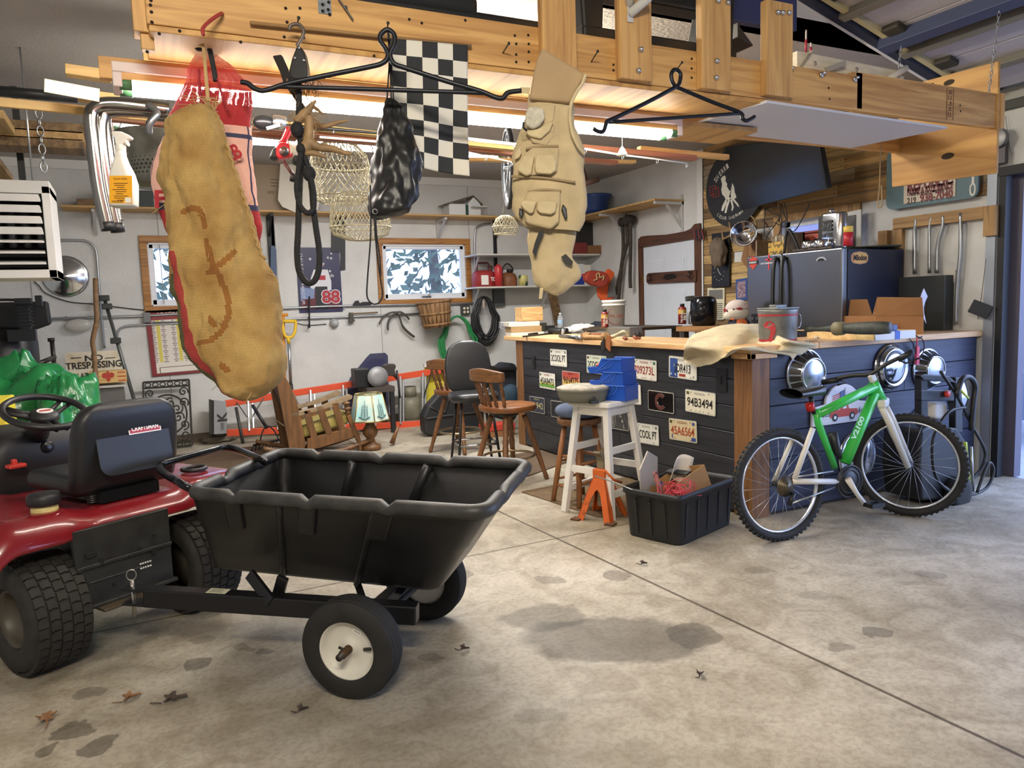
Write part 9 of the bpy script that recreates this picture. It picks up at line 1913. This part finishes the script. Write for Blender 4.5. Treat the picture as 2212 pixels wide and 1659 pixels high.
# mounted antlers, duck plaque, clock, pictures
t=thing('clock_plaque','black framed clock behind the hanging hat on the pallet wall','clock',P(1556,560,X=XR-.04));pl=[(1537,505),(1575,500),(1575,618),(1537,622)];pts=[P(x,y,X=XR-.05) for x,y in pl];mb=MB();mb.loft([[p+V((.03,0,0)) for p in pts],pts],sm=False);mb.build('frame',M('frame_black',(24,24,26),.35),t,bev=.004)
mb=MB();G=F_B(P(1553,588,X=XR-.053))
mb.bar(G@V((0,0,0)),G@V((-.03,.06,0)),.006,.003,(1,0,0));mb.bar(G@V((0,0,0)),G@V((.03,-.03,0)),.006,.003,(1,0,0))
for k in range(12):mb.box(G@V((.08*math.cos(PI*k/6),.09*math.sin(PI*k/6),0)),(.003,.008,.008))
mb.build('clock_hands',M('hand_white',(200,200,190),.5),t)
mb=lump(P(1552,545,X=XR-.12),.07,.10,.15,31,.25,4,28,18);one('hanging_hat',mb,M('cap_taupe',(112,98,82),.9,var=.15,sc=20),'dull brown hat hanging in front of the black clock','hat')
t=thing('mounted_antlers','antlers on a wooden shield holding a chrome headlight bowl','antlers',P(1625,520,X=XR-.03));pl=[(1606,535),(1625,500),(1640,505),(1641,540),(1628,575),(1614,580),(1600,562)];pts=[P(x,y,X=XR-.05) for x,y in pl];mb=MB();mb.loft([[p+V((.03,0,0)) for p in pts],pts],sm=False);mb.build('shield',WOOD('shield_wood',(150,110,66),(112,76,44),2,1.2,.5,False),t,bev=.006)
for pl,r in(([(1625,505),(1600,506),(1580,508),(1560,518)],.016),([(1585,508),(1578,495),(1575,480)],.012),([(1563,517),(1560,505),(1562,495)],.010),([(1628,503),(1634,490),(1630,475),(1622,466)],.014),([(1630,505),(1618,512),(1605,510)],.012)):
    mb=MB();pts=cat([P(x,y,X=XR-.15) for x,y in pl],5);n=len(pts);mb.tube(pts,[r*(1-.6*k/n) for k in range(n)],8);mb.build('antler',M('antler_old',(150,124,84),.6),t)
mb=MB();G=frame(P(1606,505,X=XR-.25),(.25,-.95,.0),(.15,0,1));mb.lathe([(.04,.12),(.10,.09),(.125,0),(.13,-.005),(.12,0),(.09,.07),(.02,.09)],28,G@RX(0)@RY(205));mb.build('headlight',CHR,t)
# picture, newspaper
t=thing('blue_picture','blue framed crowded picture left of the refrigerator','picture',P(1602,630,X=XR-.04));pl=[(1589,604),(1614,600),(1614,648),(1590,650)];pts=[P(x,y,X=XR-.04) for x,y in pl];mb=MB();mb.loft([[p+V((.02,0,0)) for p in pts],pts],sm=False);mb.build('frame',M('frame_blue',(50,78,138),.5),t);ce=sum(pts,V((0,0,0)))/4;mb=MB();mb.add([ce+(p-ce)*.75+V((-.002,0,0)) for p in pts],[(0,1,2,3)]);mb.build('print',M('crowd_print',(170,150,160),.6,col2=(90,60,80),sc=40),t)
pl=[(1528,622),(1565,622),(1564,690),(1530,690)];pts=[P(x,y,X=XR-.03) for x,y in pl];t=thing('newspaper_page','yellowed newspaper page pinned behind the air fryer','newspaper',pts[0]);mb=MB();mb.loft([[p+V((.008,0,0)) for p in pts],pts],sm=False);mb.build('page',M('newsprint',(206,200,172),.8),t)
mb=MB();G=F_B(sum(pts,V((0,0,0)))/4+V((-.002,0,0)))
mb.bb_(G,.0,.10,.22,.10)
for k in range(9):mb.bb_(G,-.06,-.0-.022*k,.09,.012);mb.bb_(G,.06,-.0-.022*k,.09,.012)
mb.build('page_print',M('news_ink',(110,108,104),.8),t)
# side table with air fryer, doll, fuel bottle
p0=P(1460,705,X=4.75);zt4=p0.z;t=thing('side_table','small wood topped table behind the bar carrying the air fryer','table',(4.95,p0.y-.3,0));y1=p0.y;y0=P(1560,705,X=4.75).y-.35
mb=MB();mb.bb((4.75,y0,zt4-.05),(5.15,y1,zt4));mb.build('tabletop',WOOD('table_wood',(160,116,70),(120,82,46),1,1),t,bev=.003)
for x in(4.79,5.11):
    for y in(y0+.05,y1-.08):mb=MB();mb.bb((x-.03,y-.03,0),(x+.03,y+.03,zt4-.05));mb.build('leg',M('table_leg_dark',(50,44,40),.6),t)
pf=fuel(1474,700,656,4.85,'maroon fuel bottle beside the black air fryer',0)
p=P(1520,698,X=4.95);h=P(1520,640,D=dep(p)).z-zt4;r=(P(1545,670,D=dep(p))-P(1488,670,D=dep(p))).length/2;p=V((p.x,p.y,zt4));t=thing('air_fryer','glossy black air fryer on the small side table','air fryer',p)
mb=MB();mb.lathe([(0,0),(r*.82,0),(r*.95,h*.15),(r,h*.45),(r*.97,h*.8),(r*.85,h*.96),(r*.5,h),(0,h)],32,T(p));mb.build('fryer_body',M('fryer_black',(20,21,24),.15),t)
dn=-V((_z.x,_z.y,0)).normalized();sx=V((_x.x,_x.y,0)).normalized()
mb=MB();mb.bar(p-sx*r*.7+V((0,0,h*.95)),p-sx*r*1.35+V((0,0,h*.93)),.06,.05);mb.build('handle',M('handle_olive',(52,54,50),.5),t,bev=.01);mb=MB();mb.lathe([(.03,0),(.03,.02),(0,.02)],16,frame(p+dn*r*.9-sx*r*.35+V((0,0,h*.74)),sx,(0,0,1)));mb.lathe([(.026,0),(.026,.02),(0,.02)],16,frame(p+dn*r*.9-sx*r*.35+V((0,0,h*.55)),sx,(0,0,1)));mb.build('dial',M('dial_black',(40,42,46),.3),t)
mb=MB();mb.tube(cat([p-sx*r*1.02+V((0,0,h*.55)),p-sx*r*1.12+V((0,0,h*.4)),p-sx*r*1.1+V((0,0,h*.12)),p-sx*r*.95+V((0,0,h*.1))],4),.012,8);mb.build('basket_grip',M('grip_steel',(150,152,156),.3,.8),t)
# plush figure in red cap
p=P(1592,700,X=4.7);t=thing('plush_doll','white plush doll in a red and white cap beside the refrigerator','plush toy',p);DW=M('plush_white',(216,208,190),.95,bump=.4,bsc=90);sc_=dep(p)/FL
def DP_(x,y,d=0):return P(x,y,D=dep(p)+d)
mb=MB();mb.ball(DP_(1592,676),(28*sc_,24*sc_,20*sc_),20,14);mb.ball(DP_(1576,682,-.02),(13*sc_,13*sc_,11*sc_),14,10);mb.build('head',DW,t)
mb=MB();mb.ball(DP_(1596,702),(26*sc_,22*sc_,18*sc_),18,12);mb.mt(1);mb.tube([DP_(1578,690,-.08),DP_(1586,688,-.1),DP_(1584,693,-.1)],.006,6);mb.build('jersey',[M('jersey_navy',(40,44,64),.8),M('trim_orange',(206,104,54),.7)],t)
mb=MB();mb.grid(lambda u,v:DP_(1593,666)+V((27*sc_*math.cos(2*PI*u)*math.cos(v*PI/2),24*sc_*math.sin(2*PI*u)*math.cos(v*PI/2),19*sc_*math.sin(v*PI/2))),22,8,cu=True);mb.mt(1);mb.hexa([DP_(1562,670,-.02),DP_(1600,664,-.12),DP_(1605,668,-.12),DP_(1566,676,-.02),DP_(1562,668,.02),DP_(1600,662,.02),DP_(1605,664,.02),DP_(1566,672,.02)]);mb.build('cap',[M('cap_whitered',(206,190,184),.8),M('cap_brimred',(160,36,50),.7)],t)
for i,f in enumerate(t.children[-1].data.polygons):
    if i<22*7 and (i//7)<22 and not 11<=(i//7)<=17:f.material_index=1
mb=MB()
for x,y in((1571,672),(1585,668)):mb.ball(DP_(x,y,-.13 if x>1575 else -.10),.008,8,6)
mb.build('eye',M('eye_black',(14,14,14),.2),t)
# electric panel and conduits
t=thing('breaker_panel','grey electric breaker panel on the wall behind the refrigerator','electric panel',P(1998,640,X=XR-.05));a2=P(1940,598,X=XR-.1);b2=P(2044,594,X=XR-.1);zb4=P(2044,655,X=XR-.1).z-.25;mb=MB();mb.bb((XR-.11,b2.y,zb4),(XR,a2.y+.1,b2.z));mb.build('panel_box',M('panel_steel',(66,70,72),.4,.3),t,bev=.004);mb=MB();mb.bb((XR-.118,b2.y+.15,zb4+.05),(XR-.11,a2.y+.05,b2.z-.15));mb.build('panel_door',M('panel_steel',(66,70,72),.4,.3),t,bev=.003)
mb=MB();a2=P(2040,584,X=XR-.005);b2=P(2064,610,X=XR-.005);mb.bb((XR-.012,b2.y,b2.z),(XR,a2.y,a2.z));one('wall_patch',mb,M('patch_pale',(206,202,196),.7),'pale square patch on the wall beside the breaker panel','panel')
for k,(pl,lb) in enumerate((([(1980,474),(1978,490),(1976,505),(1976,592)],'leftmost steel conduit above the breaker panel'),([(2013,470),(2009,486),(2008,510),(2008,590)],'second steel conduit from the left above the breaker panel'),([(2038,467),(2037,490),(2026,530),(2024,590)],'wavy third steel conduit above the breaker panel'),([(2076,460),(2075,545),(2070,600),(2067,640),(2065,700)],'longest steel conduit running down to the bar outlet'))):
    mb=MB();mb.tube(cat([P(x,y,X=XR-.04) for x,y in pl],5),.016 if k!=1 else .013,8);one('conduit',mb,CON,lb,'conduit','conduits above the breaker panel')
# coat hook rail on the door
t=thing('hook_rail','brown hook rail with a bird emblem across the white door','coat rack',P(1450,600,X=XR-.05));pl=[(1396,595),(1400,590),(1503,583),(1503,608),(1400,613),(1396,610)];pts=[P(x,y,X=XR-.05) for x,y in pl];mb=MB();mb.loft([[p+V((.02,0,0)) for p in pts],pts],sm=False);mb.build('rail_board',DBH,t,bev=.004)
IR=M('iron_dark',(36,32,30),.5,.5)
for x,y in((1401,600),(1487,593)):mb=MB();mb.tube(cat([P(x,y-5,X=XR-.055),P(x+4,y-6,X=XR-.09),P(x+3,y+5,X=XR-.09),P(x-3,y+4,X=XR-.08)],4),.007,6);mb.build('hook',IR,t)
mb=MB();pl=[(1431,602),(1436,594),(1446,592),(1452,591),(1461,596),(1459,601),(1450,603),(1442,605)];pts=[P(x,y,X=XR-.053) for x,y in pl];mb.loft([[p+V((.004,0,0)) for p in pts],pts],sm=False);mb.build('emblem',IR,t)
# folded flag by the door header
mb=MB();p=P(1508,505,X=XR-.07)
for k in range(5):mb.mt(k%2);a2=P(1500+4*k,495,X=XR-.075);b2=P(1502+4.6*k,517,X=XR-.075);mb.bar(a2,b2,.02,.012,(1,0,0))
one('small_flag',mb,[M('flag_maroon',(110,54,58),.8),M('flag_dark',(44,40,46),.8)],'small dark red striped cloth hanging at the door header right end','flag')
mb=MB();mb.tube(cat([P(1902,315,Z=2.25),P(1901,360,X=4.2),P(1900,400,X=4.2),P(1896,440,X=4.2),P(1900,448,X=4.2),P(1905,440,X=4.2),P(1904,400,X=4.2)],4),.004,5);one('pull_cord',mb,M('cord_tan',(150,124,84),.8),'tan pull cord looped below the white soffit panel','cord')
mb=MB();p=P(2160,330,X=XR-.05);mb.box(p,(.04,.1,.16));mb.mt(1);mb.lathe([(.07,-.02),(.07,.02)],18,F_B(p+V((-.03,.0,.10))));one('door_pulley',mb,[M('pulley_grey',(84,80,84),.5,.5),M('pulley_steel',(120,120,124),.4,.7)],'grey steel pulley bracket above the doorway jamb','pulley',bev=.004)
mb=MB();mb.tube(cat([P(2172,250,X=XR-.02),P(2180,310,X=XR-.02),P(2186,335,X=XR-.02)],4),.002,4);mb.tube(cat([P(2130,560,X=XR-.02),P(2120,640,X=XR-.02),P(2112,690,X=XR-.02)],4),.003,4);one('wall_cable',mb,M('cable_grey',(120,116,112),.6),'thin grey cable down the wall beside the doorway track','cable')
mb=MB();p=P(2172,640,X=XR+.12);mb.box(p,(.04,.06,.28));one('jamb_handle',mb,M('handle_white',(200,208,220),.4),'white plastic handle box on the brown doorway jamb','handle',bev=.008)
bk2=thing('mountain_bike','green and white mountain bike leaning along the bar side','bicycle',P(1690,1167,Z=0))
BG=M('bike_green',(60,190,78),.3,coat=.4);BW=M('bike_white',(214,210,200),.4);BD=M('bike_black',(26,26,28),.45)
Rr=.325;gr=P(1690,1167,Z=0);gf=P(2003,1113,Z=0);hr=V((gr.x,gr.y+.02,Rr));hf=P(1960,985,Z=Rr)
hf=V((gf.x-.10,gf.y+.06,Rr));ub=(hf-hr);ub.z=0;ub.normalize();nb=V((ub.y,-ub.x,0))
def wheel(c,d,nm):
    d=V(d).normalized();F=frame(c,d,V((0,.06,1)))
    mb=MB();mb.torus(Rr-.024,.024,56,10,F)
    for k in range(60):
        a=2*PI*k/60
        for s in(-1,1):mb.T=F;mb.box((0,0,0),(.012,.016,.012),T((Rr-.003)*math.cos(a),(Rr-.003)*math.sin(a),s*.012)@RZ(math.degrees(a)));mb.T=Matrix.Identity(4)
    w=mb.build('tire',RUB,bk2);mb=MB();mb.torus(Rr-.052,.008,48,6,F,sz=1.6);mb.build('wheel_rim',M('rim_bright',(206,210,216),.25,.6),bk2)
    for k in range(24):mb=MB();a=2*PI*k/24;mb.cyl(F@V((.018*math.cos(a+1.2),.018*math.sin(a+1.2),.02*(-1)**k)),F@V(((Rr-.055)*math.cos(a),(Rr-.055)*math.sin(a),0)),.0013,4);mb.build('spoke',CON,bk2)
    mb=MB();mb.cyl(F@V((0,0,-.05)),F@V((0,0,.05)),.018,12);mb.build('hub',BD,bk2);return F
wheel(hr,ub,'r');df=(ub*.55+nb*.83);Ff=wheel(hf,df,'f')
def B(x,y,o=.0):
    """photo point on the upright plane of the bicycle frame"""
    r=ray(x,y);o_=V((0,0,HC));q=hr+nb*o;t=(q-o_).dot(nb)/r.dot(nb);return o_+r*t
def bt_(pl,r,nm,m,o=0,n=10,par=bk2):
    mb=MB();mb.tube([B(x,y,o) for x,y in pl],r,n);return mb.build(nm,m,par)
bt_([(1762,897),(1893,833)],[.026,.030],'top_tube',BG);dt=bt_([(1890,850),(1825,1000)],[.030,.034],'down_tube',BG);bt_([(1763,885),(1768,915),(1803,1010)],[.022,.022,.02],'seat_tube',BG);bt_([(1886,825),(1905,865)],.03,'head_tube',BG)
bt_([(1756,925),(1716,1035)],.016,'seat_stay',BW,.05);bt_([(1712,950),(1672,1040)],.014,'seat_stay',BW,-.06);bt_([(1712,1040),(1808,1040)],.017,'chain_stay',BW,.05)
bt_([(1798,935),(1808,975),(1815,990)],[.03,.026,.012],'shock',BD)
bt_([(1748,870),(1752,886)],.026,'red_lamp',M('lamp_red',(190,36,36),.3));bt_([(1750,850),(1758,893)],.014,'seat_post',BD)
c=B(1741,847);mb=MB();mb.grid(lambda u,v:c+ub*((v-.45)*.25)+nb*(math.cos(2*PI*u)*(.075*(1-v)**.7+.02))+V((0,0,.028*math.sin(2*PI*u))),20,10,cu=True);mb.build('saddle',M('saddle_black',(28,28,32),.3),bk2)
mb=MB();F=frame(B(1835,1040,.06),ub,(0,0,1));
for r in(.095,.07):mb.torus(r,.007,36,6,F)
mb.lathe([(.02,-.004),(.09,-.003),(.09,.003),(.02,.004)],30,F);mb.build('chainring',BD,bk2);bt_([(1832,1035),(1850,1065),(1868,1089)],[.02,.014,.015],'crank_arm',BW,.09)
mb=MB();q=B(1888,1090,.13);mb.T=frame(q,ub,nb);mb.bb((-.05,-.035,-.012),(.05,-.02,.012));mb.bb((-.05,.02,-.012),(.05,.035,.012));mb.bb((-.05,-.03,-.012),(-.036,.03,.012));mb.bb((.036,-.03,-.012),(.05,.03,.012));mb.build('pedal',BD,bk2)
mb=MB();F=frame(hr+nb*.045,ub,(0,0,1))
for k in range(5):mb.lathe([(.02,.005*k),(.062-.009*k,.005*k),(.062-.009*k,.005*k+.003)],24,F)
mb.build('cassette',M('cassette_brown',(92,84,70),.4,.7),bk2);bt_([(1722,1030),(1800,1018)],.005,'chain',CON,.05);bt_([(1704,1090),(1810,1050)],.005,'chain',CON,.05);bt_([(1715,1065),(1704,1092)],.014,'derailleur',BD,.06)
cr=B(1908,870);lt2=df.cross(V((0,0,1))).normalized()
for s in(-1,1):
    mb=MB();mb.tube([cr+lt2*s*.065+V((0,0,-.02)),(cr*.7+hf*.3)+lt2*s*.062,hf+lt2*s*.06],[.02,.022,.019],10);mb.build('fork_leg',BW,bk2)
mb=MB();mb.bar(cr-lt2*.08,cr+lt2*.08,.05,.05);mb.build('fork_crown',BW,bk2,bev=.012)
st_p=B(1880,808);mb=MB();mb.bar(B(1888,825),st_p,.03,.04);mb.build('stem',BW,bk2,bev=.008)
mb=MB();a=P(1972,760,D=dep(st_p)-.12);b=P(1776,826,D=dep(st_p)+.2);mb.tube(cat([a,a.lerp(st_p,.6)+V((0,0,.01)),st_p,st_p.lerp(b,.4)+V((0,0,.01)),b],5),.013,10);mb.build('handlebar',BD,bk2)
for p,q in((a,a.lerp(st_p,.35)),(b,b.lerp(st_p,.35))):mb=MB();mb.cyl(p,q,.018,12);mb.build('grip',BD,bk2);mb=MB();mb.tube([q,q+V((.02,-.04,-.02)),q.lerp(p,.7)+V((.02,-.06,-.02))],.006,6);mb.build('brake_lever',BD,bk2)
mb=MB();G=frame(B(1853,925,.034),B(1885,862)-B(1830,990),nb.cross(B(1885,862)-B(1830,990)));mb.text('V2100',G,.04,.15,bold=.03);mb.build('frame_mark',M('mark_pale',(190,230,196),.4),dt)
# pressure washer
w0_=P(2050,1090,Z=0);pw=thing('pressure_washer','black pressure washer with lime wheel standing at the doorway','pressure washer',w0_);LI=M('lime',(190,206,90),.4);PB_=M('washer_black',(28,29,33),.4)
yw=w0_.y+.03
def Q(x,y,o=0):return P(x,y,Y=yw+o)
def pl_(nm,pl,m,d,o=0,bev=.02):
    pt=[Q(x,y,o) for x,y in pl];mb=MB();mb.loft([[p+V((0,d,0)) for p in pt],pt],sm=False);return mb.build(nm,m,pw,bev=bev,seg=3)
pl_('body',[(1990,930),(2005,920),(2070,925),(2092,960),(2100,1040),(2085,1078),(1992,1082),(1985,1010)],PB_,.28)
for x in(1990,2064):pl_('frame_post',[(x,815),(x+14,815),(x+16,935),(x,935)],PB_,.05,.06,.006)
pl_('handle',[(1988,812),(1998,808),(2050,812),(2070,830),(2058,826),(1996,822)],PB_,.05,.05,.006);pl_('cross_panel',[(1990,843),(2062,843),(2062,866),(1990,866)],PB_,.05,.05,.006);pl_('white_tank',[(2020,870),(2048,870),(2048,908),(2020,905)],WHITE2,.08,.12)
mb=MB();mb.lathe([(.022,0),(.022,.02),(0,.02)],14,F_A(Q(2043,851,.045)));mb.build('switch_knob',M('knob_red',(206,58,46),.4),pw)
pl_('lime_stripe',[(2086,955),(2090,955),(2096,1030),(2098,1060),(2088,1060),(2086,1040),(2092,1020)],LI,.02,-.02,.003)
F=F_A(Q(2073,1064,-.05));mb=MB();mb.lathe([(.07,-.045),(.10,-.045),(.105,-.02),(.105,.02),(.07,.025)],32,F);mb.build('wheel',RUB,pw)
mb=MB();mb.torus(.072,.010,28,8,F@T(0,0,.01));
for k in range(5):mb.bar(F@V((0,0,.01)),F@V((.07*math.cos(1.256*k),.07*math.sin(1.256*k),.01)),.018,.02,(0,1,0))
mb.build('wheel_rim',LI,pw)
mb=MB();mb.tube(cat([Q(x,y,-.06) for x,y in((2085,880),(2050,890),(2020,935),(2014,980),(2022,1030),(2050,1060),(2090,1070),(2130,1055),(2146,1020),(2140,1000),(2130,1010),(2110,1065))],5),.010,7);mb.tube(cat([Q(x,y,-.03) for x,y in((2032,803),(2070,860),(2100,920),(2128,975),(2120,1010),(2100,1035))],5),.010,7);mb.build('hose',BD,pw)
mb=MB();mb.tube([Q(2098,965,-.04),Q(2102,1062,-.04)],.009,8);mb.build('lance',CON,pw)
mb=MB();mb.tube(cat([Q(x,y,-.05) for x,y in((2066,855),(2078,820),(2095,815),(2107,835),(2103,870),(2098,930))],4),.018,8);mb.build('trigger_gun',PB_,pw);mb=MB();mb.tube([Q(2074,842,-.06),Q(2092,860,-.06)],.008,6);mb.build('trigger',LI,pw)
# fallen leaves
def leaf(px,py,s,rz,m,lb,z=.004,curl=.02):
    p=P(px,py,Z=z);pts=[];n=26
    for k in range(n):
        a=2*PI*k/n;r=s*(1 if k%4<2 else .5)*(.7+.3*math.cos(a));pts.append(V((r*math.cos(a),r*.7*math.sin(a),curl*abs(math.sin(a))+.002)))
    R_=RZ(rz);mb=MB();mb.add([V((0,0,.006))]+[R_@q for q in pts],[(0,1+k,1+(k+1)%n) for k in range(n)]);mb.tube([R_@V((-s*.5,0,.004)),R_@V((-s*1.1,.01,.012))],.002,5);o=one('fallen_leaf',mb,m,lb,'leaf','fallen leaves on the floor',solid=.001);o.location=p
LB=M('leaf_brown',(150,108,72),.8,var=.2,sc=30);LD=M('leaf_dark',(78,66,56),.8)
for px,py,s,rz,m,lb in((102,1558,.065,100,LB,'large tan oak leaf nearest the lower left corner'),(278,1512,.05,30,LB,'curled tan oak leaf left of the dark leaf'),(368,1515,.06,10,LD,'dark brown oak leaf with stem on the lit floor'),(1000,1405,.03,0,LD,'small olive leaf right of the cart wheel'),(1512,1462,.03,40,LD,'small grey leaf on the open floor at centre right'),(1388,1220,.03,0,LD,'thin dark leaf in front of the black tote'),(650,1537,.03,20,LD,'small dark leaf bit below the cart wheel')):leaf(px,py,s,rz,m,lb)
# outside: patio table, tote, trees
t=thing('patio_table','metal patio table seen outside the doorway','table',P(2185,890,X=7.4));p=P(2190,800,X=7.4);mb=MB();mb.bb((7.2,p.y-.9,p.z-.02),(8.1,p.y+.05,p.z));mb.build('tabletop',M('patio_blue',(110,130,170),.5),t)
for x in(7.25,8.05):
    for y in(p.y-.85,p.y):mb=MB();mb.bb((x-.015,y-.015,0),(x+.015,y+.015,p.z-.02));mb.build('leg',M('patio_leg',(70,74,90),.5),t)
mb=MB();mb.bb((7.55,p.y-.8,0),(8.0,p.y-.06,.42));mb.bb((7.52,p.y-.83,.42),(8.03,p.y-.03,.47));one('patio_tote',mb,M('tote_navy',(46,64,104),.5),'dark blue tote under the patio table','tote',bev=.02)
q=random.Random(21);LF=M('tree_leaf',(46,74,50),.8)
for k,x in enumerate((-.6,1.6,3.4,5.6,7.6)):
    y=13.5+k%2*1.5;t=thing('garden_tree','dark leafy tree outside the back wall, '+('far left','behind the left window','left in the right window','right in the right window','far right')[k],'tree',(x,y,-.25));mb=MB();mb.tube([(x,y,-.25),(x+.1,y,1.6),(x-.1,y,4.5)],[.16,.13,.08],8);mb.build('trunk',M('bark',(60,54,50),.9),t)
    mb=MB()
    for j in range(520):
        c=V((x+q.gauss(0,.9),y+q.gauss(0,.5),2.3+q.gauss(0,1.1)));a=V((q.gauss(0,1),q.gauss(0,1),q.gauss(0,1))).normalized()*.13;b=a.orthogonal().normalized()*.07;mb.add([c-a,c+b,c+a,c-b],[(0,1,2,3)])
    o=mb.build('foliage',LF,t);o['kind']='stuff'
